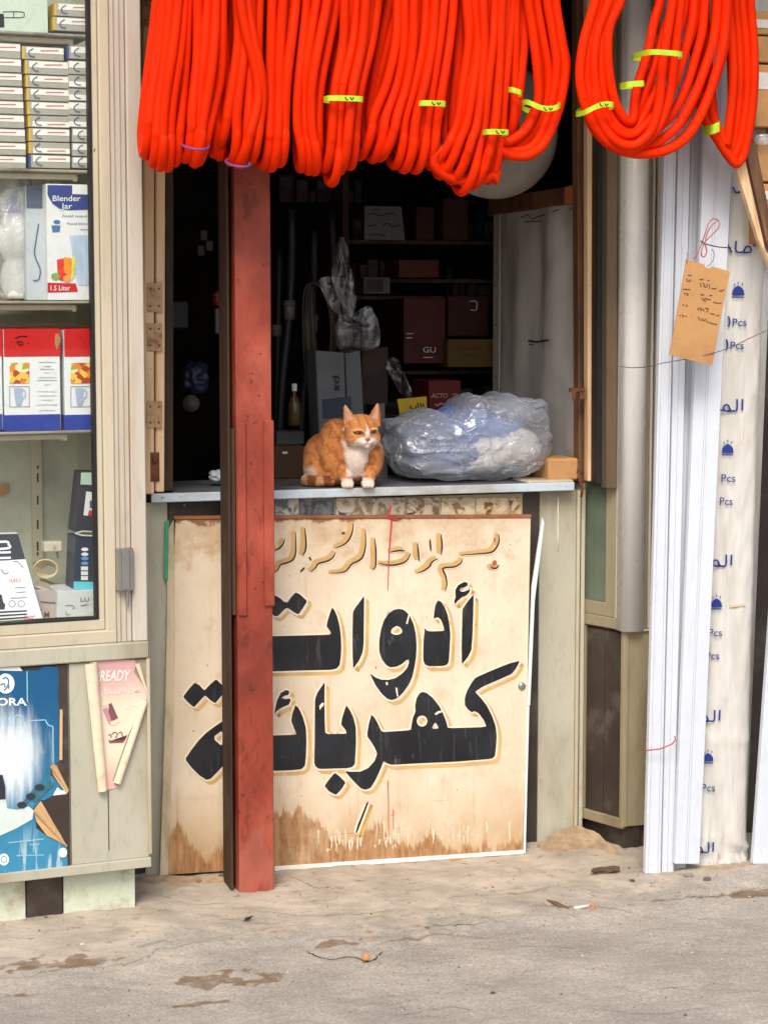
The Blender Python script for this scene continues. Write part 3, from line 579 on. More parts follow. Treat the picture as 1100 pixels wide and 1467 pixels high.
# ------------------------------------------------------------------ text helper
_fontc = {}
def glyphs(s, shear=0, bold=0):
    key = (s, shear, bold)
    if key in _fontc: return _fontc[key]
    c = bpy.data.curves.new("t", 'FONT'); c.body = s; c.shear = shear; c.offset = bold; c.resolution_u = 3
    o = bpy.data.objects.new("t", c); COL.objects.link(o)
    dg = bpy.context.evaluated_depsgraph_get(); m = bpy.data.meshes.new_from_object(o.evaluated_get(dg))
    V = [tuple(v.co) for v in m.vertices]; F_ = [tuple(p.vertices) for p in m.polygons]
    bpy.data.objects.remove(o); bpy.data.curves.remove(c); bpy.data.meshes.remove(m)
    a = np.array(V); V = [(v[0]-a[:, 0].min(), v[1]) for v in V]; wd = a[:, 0].max()-a[:, 0].min()
    _fontc[key] = (V, F_, wd); return _fontc[key]
def txt(mb, s, u0, u1, v, h, fn, shear=0, bold=0, slope=0., m=0):   # text from u0 to u1 with baseline v, cap height h px; fn maps (u,v)->world
    V, F_, wd = glyphs(s, shear, bold)
    k = (u1-u0)/wd; kh = h/.7
    mb.add([fn(u0+x*k, v-y*kh+slope*x*k) for x, y, _ in [(p[0], p[1], 0) for p in V]], F_, m); return mb
def strokes(mb, lines, w, fn, m=0):
    for L in lines:
        px = cr(L, 3) if len(L) > 2 else L
        for q in band(px, w): mb.quad(*[fn(x, y) for x, y in q], m=m)
    return mb
def disc(cx, cy, rx, ry=None, n=14, a0=0): return [(cx+rx*math.cos(2*math.pi*i/n+a0), cy+(ry or rx)*math.sin(2*math.pi*i/n+a0)) for i in range(n)]

# ------------------------------------------------------------------ left display cabinet
LO = P(215, 1236, -.33); Lf = Frame(LO[0], LO[1], R(6))
def lz(v, y=0, u=106): return Lf.P(u, v, y)[2]
def lx(u, y=0, v=700): return Lf.P(u, v, y)[0]
def Lw(y): return lambda u, v: Lf.w(Lf.P(u, v, y))
cab = thing("display_cabinet", "pale green-grey display cabinet with a glazed window and shelves, left of the shop opening", "display cabinet", (LO[0], LO[1], 0))
XL = -1.35
def lbox(x0, x1, y0, y1, z0, z1, name, m, bev=.0015, par=None):
    b = B(); b.box(x0, x1, y0, y1, z0, z1, 0, Lf); return b.build(name, m, par or cab, bev=bev)
zr0, zr1 = lz(949), lz(925); zp = lz(890); zb = lz(1252)
lbox(XL, 0, .012, .40, zb+.02, zr0, "lower_box", GREEN)
lbox(lx(102, 0, 1100), -.001, -.0, .012, zb+.022, zr0-.003, "door_panel", GREEN)
lbox(XL, lx(99, 0, 1100), -.0, .0115, zb+.02, zr0-.003, "laminate_panel", DARKLAM)
lbox(XL, .002, -.008, .014, zb-.002, zb+.022, "bottom_rail", GREEN)
lbox(XL, .002, -.010, .03, zr0, zr1, "rail", GREEN, .003)
lbox(lx(211, 0, 1100), .0045, -.006, .0, zb+.03, zr0-.002, "edge_trim", CREAMP, .001)
lbox(lx(155, 0, 1150), lx(156, 0, 1150), -.0015, -.0001, zb+.05, lz(1130), "panel_seam", DARKW, 0)
ztop_ = 2.62
lbox(lx(188), lx(207)+.004, -.004, .03, zr1, ztop_, "mullion", CREAMB, .003)
lbox(lx(166), lx(187.3), .004, .03, zr1+.0, ztop_, "jamb_profile", CREAMB, .002)
lbox(lx(150), lx(165.5), .0, .028, lz(918), ztop_, "sash_stile", CREAMP, .003)
lbox(lx(141), lx(149.6), .009, .026, lz(903), ztop_, "sash_inner", CREAMP, .002)
lbox(XL, lx(165.6), -.001, .028, lz(925)+.0, lz(906), "sash_rail", CREAMP, .003)
lbox(XL, lx(149.8), .008, .026, lz(906)+.0005, zp, "sash_bead", CREAMP, .002)
for uu in (171, 179): lbox(lx(uu), lx(uu+1.3), .0025, .0042, zr1+.002, ztop_, "groove_strip", M("groove_shade_profile", lin(150, 142, 128), .5), 0)
b = B(); b.box(lx(136.5), lx(140.8), .0075, .03, zp, ztop_, 0, Lf); b.box(XL, lx(140.8), .0072, .02, zp-.0004, zp+.004, 0, Lf); b.build("gasket", GASKET, cab)
lt = lbox(lx(166, 0, 815), lx(189, 0, 815), -.018, .004, lz(845, 0, 177), lz(785, 0, 177), "latch", STEEL, .002)
lbox(lx(172, 0, 815), lx(183, 0, 815), -.024, -.018, lz(843, 0, 177), lz(786, 0, 177), "latch_rib", STEEL, .002, lt)
b = B(); b.tube([Lf.w(Lf.P(183, v, -.008)) for v in (784, 868)], .004, 10); b.build("latch_pin", STEEL, lt, smooth=False, bev=.0008)
PALEIN = M("cabinet_lining", lin(196, 198, 180), .55, var=.05, dirt=lin(160, 155, 135), damt=.3)
SHY = .30
lbox(XL, .0, SHY+.03, SHY+.045, zr1-.02, ztop_, "back_panel", PALEIN, 0)
lbox(-.018, -.004, .03, SHY+.03, zr1-.02, ztop_, "side_panel", PALEIN, 0)
lbox(XL, -.0, .03, SHY+.045, ztop_, ztop_+.02, "top_panel", PALEIN, 0)
lbox(XL, -.0, .0305, SHY+.03, zr1-.02, zp-.012, "floor_panel", PALEIN, 0)
# slotted upright on the back
def lzb(v, y, u=55): return Lf.P(u, v, y)[2]
b = B(); b.pbox(47, 625, 61, 805, SHY+.012, .016, Lf); up = b.build("slotted_upright", CREAMP, cab)
b = B()
for v in (667, 678, 710, 745, 776, 791): b.pbox(53.4, v, 55.8, v+(5 if v in (667, 791) else 13), SHY+.0112, .002, Lf)
b.build("slot", GASKET, up)
shelf_v = {1: (48, 113), 2: (243, 116), 3: (431, 112), 4: (617, 96)}
SHM = M("shelf_edge_grey", lin(150, 144, 130), .5, var=.15, vs=12, dirt=lin(90, 80, 70), damt=.5, ds=9)
SZ = {}
for k, (v, ue) in shelf_v.items():
    z = Lf.P(70, v, .055)[2]; SZ[k] = z
    s_ = lbox(XL, lx(139, .055), .04, SHY, z-.007, z, "shelf", SHM, .002)
    b = B(); x1_ = lx(ue-3, .1); b.box(x1_-.012, x1_, .06, SHY+.01, z-.026, z-.0075, 0, Lf); b.box(x1_-.32, x1_, .062, .075, z-.022, z-.0075, 0, Lf); b.build("bracket", CREAMP, s_, bev=.003)
# glass pane
t = NT("window_glass"); gl = t.N("ShaderNodeBsdfGlossy"); gl.inputs['Roughness'].default_value = .02; tr = t.N("ShaderNodeBsdfTransparent"); tr.inputs[0].default_value = (.99, 1, .995, 1)
fr = t.N("ShaderNodeLayerWeight"); fr.inputs[0].default_value = .5; mx = t.N("ShaderNodeMixShader"); t.L(t.math("ADD", t.math("MULTIPLY", t.math("POWER", fr.outputs["Facing"], 5), .8), .03), mx.inputs[0]); t.L(tr.outputs[0], mx.inputs[1]); t.L(gl.outputs[0], mx.inputs[2]); t.L(mx.outputs[0], t.out.inputs[0]); GLASS = t.mat
lbox(XL, lx(139), .0135, .0165, zp-.002, ztop_, "glass_pane", GLASS, 0)
# plinth
plinth_y = .04
b = B(); b.box(XL, lx(195, plinth_y, 1290), plinth_y+.012, .36, -.03, zb-.002, 0, Lf); b.build("plinth", DARKLAM, cab)
for u0, u1, m_ in ((-60, 37, "w"), (39, 90, "d"), (92, 194, "w"), (-190, -62, "d")):
    x0_, x1_ = lx(u0, plinth_y, 1290), lx(u1, plinth_y, 1290)
    lbox(x0_, x1_, plinth_y, plinth_y+.0115, -.02, zb-.004, "kick_panel", DARKLAM if m_ == "d" else M("pale_mint_kickboard", lin(204, 212, 192), .5, var=.05, dirt=lin(150, 120, 84), damt=.42, ds=8, spots=lin(120, 96, 70), samt=.16), .001)

# ---- goods in the cabinet
YG = .05
BODYG = M("grey_carton", lin(168, 166, 156), .7, var=.06); WB = M("white_label_band", lin(236, 236, 228), .6, var=.04); YEL = M("yellow_carton_side", lin(214, 178, 58), .6); BLU = M("blue_print", lin(52, 84, 140), .6)
LOGOB = M("slate_blue_print", lin(70, 92, 124), .6); REDT = M("faded_red_print", lin(196, 120, 110), .7)
def smallbox(u0, v0, u1, v1, lab, side=None, flip=False, y=YG):
    x0, x1, z0, z1 = Lf.rect(u0, v0, u1, v1, y); o = Lf.w(((x0+x1)/2, y, z0))
    t_ = thing("small_carton", lab, "carton", o, "small cartons stacked behind the cabinet glass")
    b = B(); b.box(x0, x1, y, y+.13, z0+.0004, z1-.0006, 0, Lf); b.build("box", BODYG, t_, bev=.001)
    zz = (z0+(z1-z0)*.08, z0+(z1-z0)*.5) if flip else (z0+(z1-z0)*.48, z0+(z1-z0)*.92)
    if side: b = B(); b.box(x0-.0012, x0+.004, y-.0008, y+.12, z0+.001, z1-.001, 0, Lf); b.build("side_print", side, t_)
    b = B(); b.box(x0+(.009 if side else .002), x1-.001, y-.001, y-.0001, zz[0], zz[1], 0, Lf); lb = b.build("label_band", WB, t_)
    # curved logo stroke and red line of text
    uu = u0+12+random.uniform(-1, 1); vv = (v0+v1)/2; fn = Lw(y-.0018)
    if u1-u0 > 20:
        b = B(); strokes(b, [[(uu+4, vv-7), (uu-1, vv-4), (uu-3, vv), (uu, vv+4), (uu+6, vv+5)]], 1.6, fn); b.build("logo", LOGOB, lb)
        vt = v0+(v1-v0)*(.72 if flip else .3); b = B()
        for q in band([(uu+14, vt), (min(u1-4, uu+40), vt)], 1.5): b.quad(*[fn(x_, y_) for x_, y_ in q])
        b.build("text_line", REDT, lb)
ord_ = ["top", "second", "third", "fourth", "fifth", "sixth", "seventh", "eighth", "lowest"]
rows1 = [(61, 83), (83, 103), (104, 123), (124, 143), (144, 163), (164, 183), (184, 203), (204, 222), (223, 241)]
rows2 = [(67, 86), (87, 107), (108, 126), (127, 145), (146, 165), (166, 183), (184, 203), (204, 221), (222, 241)]
rows3 = [(66, 85), (87, 107), (108, 126), (127, 145), (146, 165), (166, 183), (184, 204), (205, 224), (225, 241)]
for i, (a, c_) in enumerate(rows1): smallbox(-30+random.uniform(-2, 2), a, 30+min(i, 7)*1.1, c_, "pale small carton, %s in the leftmost stack of the cabinet shelf" % ord_[i])
for i, (a, c_) in enumerate(rows2): smallbox(36+min(i, 6)*1.1-(3 if i == 0 else 0), a, (92 if i == 0 else 98+i*.4), c_, "pale small carton with %s side, %s in the middle shelf stack" % ("blue" if i == 8 else "yellow", ord_[i]), side=BLU if i == 8 else YEL, flip=i in (5, 7))
for i, (a, c_) in enumerate(rows3): smallbox((98 if i else 97)+(6 if i > 5 else 0), a, 134.5, c_, "pale small carton, %s in the stack nearest the window frame" % ord_[i], side=BLU if i == 0 else None, flip=i in (2, 3, 5))
smallbox(79, 5, 134, 24, "upper pale carton with yellow side on the highest shelf", side=YEL); smallbox(77, 25, 134, 45, "lower pale carton with yellow side on the highest shelf", side=YEL)
t_ = thing("carton", "mint green carton with an oval label on the highest shelf", "carton", Lf.w(Lf.P(10, 45, YG)))
b = B(); b.pbox(-60, -14, 69, 44, YG, .15, Lf); b.build("box", M("mint_card", lin(200, 218, 200), .6, var=.04), t_, bev=.001)
b = B(); fn = Lw(YG-.001); strokes(b, [[(4, 17), (32, 17), (35, 21), (32, 25), (4, 25)], [(20, 17), (20, 25)]], 1.1, fn); b.poly([fn(u, v) for u, v in ((-8, 19), (6, 20), (7, 39), (-8, 40))]); b.build("label_print", INKB, t_)
# blender jar box
t_ = thing("appliance_box", "tall white and blue blender jar box behind the cabinet glass", "box", Lf.w(Lf.P(100, 430, YG)))
b = B(); b.pbox(68, 264, 137, 430, YG, .14, Lf); bx_ = b.build("box", WHITEP, t_, bev=.001)
fn = Lw(YG-.0012); fn2 = Lw(YG-.0022)
BLU2 = M("royal_blue_print", lin(38, 62, 138), .45); REDP2 = M("crimson_print", lin(200, 34, 44), .45)
b = B(); b.poly([fn(u, v) for u, v in [(68.5, 265), (136.5, 266), (136.5, 300), (100, 301), (86, 299), (76, 292), (70, 282), (68.5, 278)]]); b.build("blue_header", BLU2, t_)
b = B(); b.poly([fn2(u, v) for u, v in ((104, 265), (134, 266), (134, 279), (104, 278))]); txt(b, "Blender", 76, 116, 288, 8, fn2, bold=.01); txt(b, "Jar", 88, 104, 299, 8, fn2, bold=.01); b.build("title_text", WHITEP, t_)
b = B(); txt(b, "Food required", 90, 134, 311, 3.5, fn); txt(b, "Food blender", 97, 134, 322, 3.5, fn); strokes(b, [[(115, 329), (129, 329)]], .8, fn); b.build("small_text", LOGOB, t_)
b = B(); b.poly([fn(u, v) for u, v in ((74, 323), (87, 323), (86, 332), (76, 333))]); b.poly([fn(u, v) for u, v in disc(82, 318, 5, 3)]); b.build("lid_picture", M("blue_lid_print", lin(70, 110, 160), .5), t_)
b = B(); b.poly([fn(u, v) for u, v in ((100, 338), (136, 336), (136, 410), (112, 408), (108, 390))]); b.build("jar_picture", M("pale_jar_print", lin(176, 196, 216), .4, var=.14, vs=30, stretch=(3, 1, .5)), t_)
for (L, c_) in (([(82, 372), (92, 370), (92, 395), (83, 395)], (214, 60, 40)), ([(92, 368), (103, 370), (102, 396), (92, 396)], (240, 140, 40)), ([(103, 372), (108, 365), (108, 392), (104, 402)], (220, 214, 70)), (disc(80, 396, 6, 5), (120, 160, 70)), (disc(90, 396, 7, 6), (200, 50, 46)), (disc(97, 399, 6, 5), (240, 150, 80))):
    b = B(); k_ = Lw(YG-.0022-.0002*random.random()); b.poly([k_(u, v) for u, v in L]); b.build("fruit_picture", M("fruit_print", lin(*c_), .5, var=.2, vs=60), t_)
b = B(); b.poly([fn(u, v) for u, v in ((68.6, 405), (109, 406), (112, 418), (68.6, 419))]); b.poly([fn(u, v) for u, v in ((131, 405), (136.7, 405), (136.7, 418), (131, 418))]); b.build("red_band", REDP2, t_)
b = B(); txt(b, "1.5 Liter", 73, 101, 416, 7, fn2, bold=.01); b.build("volume_text", WHITEP, t_)
# second box beside and wrapped appliance
t_ = thing("appliance_box", "pale blue-topped box half hidden behind the bagged appliance", "box", Lf.w(Lf.P(54, 430, YG+.04)))
b = B(); b.pbox(38, 266, 64, 430, YG+.04, .08, Lf); b.build("box", M("pale_grey_card", lin(186, 194, 200), .5), t_, bev=.001)
b = B(); b.pbox(38.5, 266, 64, 298, YG+.0385, .001, Lf); b.build("blue_header", M("slate_header", lin(84, 96, 120), .5), t_)
b = B(); strokes(b, [[(56, 320), (52, 345), (50, 365), (58, 385), (56, 400), (48, 402)]], 1.6, Lw(YG+.0375)); b.build("picture_line", LOGOB, t_)
t = NT("clear_crinkled_plastic"); gl = t.N("ShaderNodeBsdfGlossy"); gl.inputs['Roughness'].default_value = .18; gl.inputs[0].default_value = (.95, .95, .95, 1); tr = t.N("ShaderNodeBsdfTransparent"); df = t.N("ShaderNodeBsdfDiffuse"); df.inputs[0].default_value = (.75, .76, .78, 1)
m1 = t.N("ShaderNodeMixShader"); m2 = t.N("ShaderNodeMixShader"); lw = t.N("ShaderNodeLayerWeight"); lw.inputs[0].default_value = .35
t.L(t.ramp(lw.outputs['Facing'], 0, 1, .32, .9), m1.inputs[0]); t.L(tr.outputs[0], m1.inputs[1]); t.L(m2.outputs[0], m1.inputs[2]); m2.inputs[0].default_value = .45; t.L(df.outputs[0], m2.inputs[1]); t.L(gl.outputs[0], m2.inputs[2]); t.L(m1.outputs[0], t.out.inputs[0])
bm_ = t.N("ShaderNodeBump"); bm_.inputs['Strength'].default_value = .6; bm_.inputs['Distance'].default_value = .004; t.L(t.noise(60, det=4, dist=1), bm_.inputs['Height']); t.L(bm_.outputs[0], gl.inputs['Normal']); t.L(bm_.outputs[0], df.inputs['Normal']); CLEARP = t.mat
def crumple(c, r, seed, nu=44, nv=30, amp=.18, sq=2.6, top=None):
    vs = []; fs = []
    for i in range(nv+1):
        th = math.pi*i/nv
        for j in range(nu):
            ph = 2*math.pi*j/nu; d = Vector((math.sin(th)*math.cos(ph), math.sin(th)*math.sin(ph), math.cos(th)))
            e = (abs(d.x)**sq+abs(d.y)**sq+abs(d.z)**sq)**(-1/sq)
            n1 = noise.ridged_multi_fractal(d*1.6+Vector((seed, 0, 0)), 1., 2.1, 4, 1., 2.)-1.1
            n2 = noise.noise(d*3+Vector((0, seed, 0)))
            k = e*(1+amp*(.35*n1+.5*n2)); p = Vector((d.x*r[0]*k, d.y*r[1]*k, d.z*r[2]*k))
            if top: p = top(p)
            vs.append(Vector(c)+p)
    for i in range(nv):
        for j in range(nu): fs.append((i*nu+j, (i+1)*nu+j, (i+1)*nu+(j+1) % nu, i*nu+(j+1) % nu))
    return vs, fs
t_ = thing("bagged_appliance", "white kitchen appliance wrapped in a clear plastic bag on the third shelf", "appliance", Lf.w(Lf.P(25, 430, .16)))
c0 = Lf.w(Lf.P(24, 428, .15)); mpx = .00178
b = B(); b.lathe([(.0001, 0), (.036, 0), (.040, .01), (.038, .05), (.030, .085), (.026, .09), (.03, .10), (.041, .12), (.043, .16), (.036, .19), (.02, .205), (.0001, .207)], c0, 28); b.build("body", M("white_plastic", lin(222, 222, 218), .3), t_, smooth=True)
b = B(); b.lathe([(.014, .207), (.02, .215), (.018, .24), (.0001, .246)], c0, 20); b.build("blue_cap", M("blue_plastic", lin(60, 84, 150), .35), t_, smooth=True)
b = B(); vs, fs = crumple((0, 0, 0), (.062, .05, .158), 3.3, amp=.25, sq=3, top=lambda p: Vector((p.x*(1-.45*max(0, p.z/.158)**2), p.y*(1-.4*max(0, p.z/.158)), p.z)))
cc = np.array(c0)+np.array([0, 0, .158]); b.add([np.array(v)+cc for v in vs], fs); b.build("plastic_bag", CLEARP, t_, smooth=True)
# red / white / blue boxes
def rwb(u0, u1, lab, peel=False, only=None):
    t_ = thing("appliance_box", lab, "box", Lf.w(Lf.P((u0+u1)/2, 617, YG)), None)
    b = B(); b.pbox(u0, 472, u1, 617, YG, .13, Lf); b.build("box", WHITEP, t_, bev=.0015)
    b = B(); b.pbox(u0-.3, 471, u1+.3, 511, YG-.0012, .13, Lf); b.build("red_band", M("red_gloss_card", lin(196, 22, 24), .3, var=.05), t_, bev=.001)
    b = B(); b.pbox(u0-.3, 594, u1+.3, 617.5, YG-.0012, .13, Lf); b.build("blue_band", M("blue_gloss_card", lin(34, 58, 150), .3, var=.05), t_, bev=.001)
    fn = Lw(YG-.0014); fn2 = Lw(YG-.0024)
    pu = u0+8 if u1-u0 > 60 else u0+9
    t = NT("food_photo_print"); n = t.N("ShaderNodeTexVoronoi"); n.inputs['Scale'].default_value = 75; t.L(t.tc.outputs['Object'], n.inputs['Vector']); rr = t.N("ShaderNodeValToRGB"); sp = t.N("ShaderNodeSeparateColor"); t.L(n.outputs['Color'], sp.inputs[0]); t.L(sp.outputs[0], rr.inputs[0])
    e = rr.color_ramp.elements; e[0].color = (*lin(170, 60, 30), 1); e[1].color = (*lin(120, 60, 40), 1)
    for p_, c_ in ((.3, (226, 130, 40)), (.55, (240, 190, 70)), (.75, (140, 170, 60)), (.88, (230, 220, 180))): q = e.new(p_); q.color = (*lin(*c_), 1)
    FM = t.fin(rr.outputs[0], .4); rr.color_ramp.interpolation = 'CONSTANT'
    b = B(); b.poly([fn(u, v) for u, v in ((pu, 520), (pu+28, 519.5), (pu+28, 549), (pu, 549.5))]); b.build("food_picture", FM, t_)
    b = B(); strokes(b, [[(pu, 554), (pu+28, 553.5)], [(pu, 583), (pu+28, 582.5)], [(pu, 554), (pu, 583)], [(pu+28, 554), (pu+28, 583)]], .7, fn); b.build("picture_frame_line", LOGOB, t_)
    b = B(); b.poly([fn2(u, v) for u, v in ((pu+6, 556), (pu+18, 556), (pu+18, 574), (pu+16, 580), (pu+9, 580), (pu+8, 574))]); strokes(b, [[(pu+18, 558), (pu+22, 560), (pu+22, 568), (pu+18, 571)]], 1.4, fn2); b.build("jug_picture", M("jug_print", lin(160, 176, 200), .5), t_)
    if u1-u0 > 60:
        b = B()
        for i_, v in enumerate((519, 525, 529, 534, 541, 545, 551, 561, 567, 573, 580, 588)):
            hw = (12, 5, 10, 4, 13, 14, 4, 13, 12, 8, 15, 12)[i_]; strokes(b, [[(68-hw, v), (68+hw, v)]], .7, fn)
        b.build("text_lines", M("grey_fine_print", lin(205, 208, 214), .6), t_)
        b = B(); strokes(b, [[(22, 485), (30, 482), (40, 482)], [(26, 490), (34, 490)], [(25, 489), (29, 495), (34, 492)], [(40, 492), (42, 491)]], 1.6, fn2); b.build("pen_scribble", M("dark_red_ink", lin(90, 10, 14), .5), t_)
        b = B(); b.poly([fn2(u, v) for u, v in ((79.5, 478), (84, 478), (88, 487), (82, 502), (79, 492))]); b.build("tape_scrap", M("tan_paper", lin(206, 160, 104), .7), t_)
    else:
        b = B(); strokes(b, [[(112, 480), (118, 484)], [(116, 488), (120, 489)]], 1., fn2); b.build("pen_scribble", M("dark_red_ink", lin(120, 14, 18), .5), t_)
rwb(6.5, 87, "red, white and blue appliance box with its text panel, middle of three on the shelf")
rwb(93, 139, "narrow-looking red, white and blue appliance box nearest the window frame")
rwb(-78, 4, "red, white and blue appliance box cut off by the left picture edge")
b = B(); vs = []
for i in range(25):
    u = -80+220*i/24
    for y_, dz in ((.055, 0), (.12, -.003), (.2, 0)): p = Lf.P(u, 466+2.2*math.sin(u*.06), y_); p[2] += dz+.001*math.sin(u); vs.append(Lf.w(p))
b.add(vs, [(i*3+j, i*3+j+1, i*3+4+j, i*3+3+j) for i in range(24) for j in range(2)]); tag(b.build("plastic_sheet", CLEARP, smooth=True), "clear dusty plastic sheet laid over the red-topped boxes", "plastic sheet")
# goods at the bottom
def bx(name, lab, cat, q, y, dep, m, yt=None):
    yt = y if yt is None else yt
    b = B(); b.slab([Lf.w(Lf.P(q[0][0], q[0][1], y)), Lf.w(Lf.P(q[1][0], q[1][1], y)), Lf.w(Lf.P(q[2][0], q[2][1], yt)), Lf.w(Lf.P(q[3][0], q[3][1], yt))], Lf.ey*dep)
    t_ = thing(name, lab, cat, Lf.w(Lf.P((q[0][0]+q[1][0])/2, q[0][1], y))); b.build("box", m, t_, bev=.001); return t_
DK = M("charcoal_card", lin(48, 52, 62), .45, var=.1)
t_ = bx("product_box", "white and black striped product box leaning in the bottom of the cabinet", "box", [(-70, 895), (62, 886), (27, 764), (-50, 766)], .045, .03, WHITEP, .12)
def ln(u, v):
    k_ = min(1, max(0, (890-v)/125)); return Lf.w(Lf.P(u, v, .045+.075*k_-.0015))
def ln2(u, v): return Lf.w(Lf.P(u, v, .045+.075*min(1, max(0, (890-v)/125))-.0028))
b = B(); b.poly([ln(u, v) for u, v in ((-50, 766.5), (26.5, 764.5), (37, 801), (-56, 806))]); b.build("dark_header", DK, t_)
b = B(); b.poly([ln(u, v) for u, v in ((-10, 850), (3, 852), (5, 862), (8, 866), (7, 873), (-10, 873))]); b.build("dark_picture", DK, t_)
b = B(); strokes(b, [[(-10, 777), (10, 776), (13, 780), (14, 785), (-10, 787)]], 3.4, ln2); strokes(b, [[(-10, 792), (16, 791)], [(-10, 800), (16, 799)]], 3.2, ln2); b.build("letters", WHITEP, t_)
b = B(); txt(b, "(LED)", 14, 31, 834, 5, ln); b.build("red_text", INKR, t_)
b = B(); strokes(b, [[(22, 842), (37, 842)], [(24, 849), (38, 848)], [(2, 815), (7, 822), (13, 820)], [(20, 805), (26, 805), (34, 814)], [(16, 857), (45, 856)]], 1.1, ln)
for cx in (18, 31, 44): strokes(b, [disc(cx, 865, 4.6, n=12)+[(cx+4.6, 865)]], .8, ln)
b.build("fine_print", LOGOB, t_)
b = B(); 
for v0, v1 in ((877, 875), (882, 879.5), (887, 884)): strokes(b, [[(-60, v0+2), (0, v0), (60, v1-1)]], 2.2, ln)
b.build("dark_stripe", DK, t_)
b = B(); txt(b, "360°", 35, 51, 887, 5, ln2, bold=.01); b.build("pink_text", M("magenta_print", lin(200, 70, 130), .5), t_)
t_ = bx("carton", "grey-white carton with pen doodles at the bottom of the cabinet", "carton", [(82, 885), (141, 882), (141, 846), (83, 846)], .07, .14, M("grey_white_card", lin(200, 205, 202), .6, var=.05))
b = B(); strokes(b, [[(94, 868), (102, 867), (107, 870), (104, 873)], [(95, 875), (96, 881), (101, 880)]], .9, Lw(.068)); txt(b, "LU", 116, 128, 862, 6, Lw(.068)); strokes(b, [[(116, 868), (126, 866)]], 1.2, Lw(.068)); b.build("print", LOGOB, t_)
t_ = bx("carton", "pinkish grey carton wedged between the striped box and the doodled carton", "carton", [(52, 887), (82, 885), (82, 846), (50, 845)], .085, .12, M("pinkish_card", lin(176, 164, 158), .6))
b = B(); strokes(b, [[(58, 862), (81, 864)]], 1.4, Lw(.083)); txt(b, "M", 64, 71, 884, 7, Lw(.083), bold=.03); b.build("print", M("faded_maroon", lin(110, 70, 70), .6), t_)
b = B(); b.slab([Lf.w(Lf.P(50, 838, .10)), Lf.w(Lf.P(90, 851, .09)), Lf.w(Lf.P(112, 850, .2)), Lf.w(Lf.P(60, 827, .22))], (0, 0, -.006)); tag(b.build("tray", M("beige_board", lin(186, 176, 156), .6), bev=.001), "beige flat board lying under the coiled cable in the cabinet", "board")
t_ = bx("product_box", "lower navy product box with white and blue ovals beside the window frame", "box", [(106, 844), (141, 845), (141, 769), (109, 768)], .09, .08, M("navy_card", lin(44, 54, 76), .4))
fn = Lw(.0885)
b = B(); b.poly([fn(u, v) for u, v in ((106, 844), (140, 845), (140, 833.5), (106, 833))]); b.build("cyan_band", M("cyan_print", lin(96, 196, 216), .5), t_)
b = B(); [b.poly([fn(u, v) for u, v in disc(122, v0, 5.2, 2.6)]) for v0 in (787, 794)]; [b.poly([fn(u, v) for u, v in ((116.5, v0), (126.5, v0), (126.5, v0+5.5), (116.5, v0+5.5))]) for v0 in (811.5, 818.5, 825.5)]; b.build("white_print", WHITEP, t_)
b = B(); [b.poly([fn(u, v) for u, v in disc(122, v0, 5.2, 2.6)]) for v0 in (800, 807)]; b.build("blue_print", M("sky_blue_print", lin(90, 150, 210), .5), t_)
t_ = bx("product_box", "upper black product box with a pale picture beside the window frame", "box", [(108, 762), (141, 763), (141, 676), (117, 676)], .10, .07, DK)
fn = Lw(.0985)
b = B(); b.poly([fn(u, v) for u, v in ((116.6, 677), (140, 677), (140, 695), (115.8, 694))]); b.build("mint_header", M("mint_print", lin(176, 206, 186), .5), t_)
b = B(); b.poly([fn(u, v) for u, v in ((124, 704), (139, 706), (136, 740), (120, 738))]); b.build("pale_picture", WHITEP, t_)
b = B(); b.poly([Lw(.0975)(u, v) for u, v in ((129, 717), (136.5, 717), (136, 728), (129, 728))]); b.build("blue_picture", BLU, t_)
b = B(); b.poly([Lw(.0975)(u, v) for u, v in ((128, 731), (135.6, 731), (134, 740), (126, 739))]); b.build("red_picture", INKR, t_)
b = B(); b.tube([Lf.w(Lf.P(u, v, .088)) for u, v in ((108, 764), (118, 767), (140, 768))], .002, 6); b.tube([Lf.w(Lf.P(u, v, .088)) for u, v in ((108, 764), (118, 761), (140, 762))], .0015, 6); tag(b.build("folded_leaflet", PAPERW), "thin folded white leaflet between the two dark product boxes", "leaflet")
b = B(); b.slab([Lf.w(Lf.P(-20, 712, SHY+.02)), Lf.w(Lf.P(0, 712, SHY+.02)), Lf.w(Lf.P(14, 705, SHY+.02)), Lf.w(Lf.P(14, 693, SHY+.02)), Lf.w(Lf.P(-20, 695, SHY+.02))], Lf.ey*.004); tag(b.build("tape_piece", CARD), "strip of brown tape stuck on the cabinet back wall", "tape")
t_ = thing("power_adapter", "beige plug adapter above the coiled cable in the cabinet", "adapter", Lf.w(Lf.P(77, 793, .2)))
b = B(); b.pbox(64, 776, 90, 791, .19, .035, Lf); b.build("body", M("beige_plastic", lin(206, 200, 178), .4), t_, bev=.004, bseg=3)
b = B(); b.tube([Lf.w(Lf.P(78, 783, .189)), Lf.w(Lf.P(78, 783, .18))], .0025, 8); b.tube([Lf.w(Lf.P(82, 791, .2)), Lf.w(Lf.P(83, 800, .2))], .003, 8); b.build("pin", STEEL, t_)
b = B()
for i in range(4):
    pts = [Lf.w(Lf.P(66+i*1.5+(17-i*2)*math.cos(a), 815+i*.7+(13-i*1.7)*math.sin(a)+.0, .17+.006*i)) for a in np.linspace(0, 2*math.pi, 26)[:-1]]
    b.tube(pts, .0028, 7, closed=True)
tag(b.build("coiled_cable", M("beige_cable", lin(204, 184, 146), .45), smooth=True), "beige coiled cable on the cabinet floor", "cable")

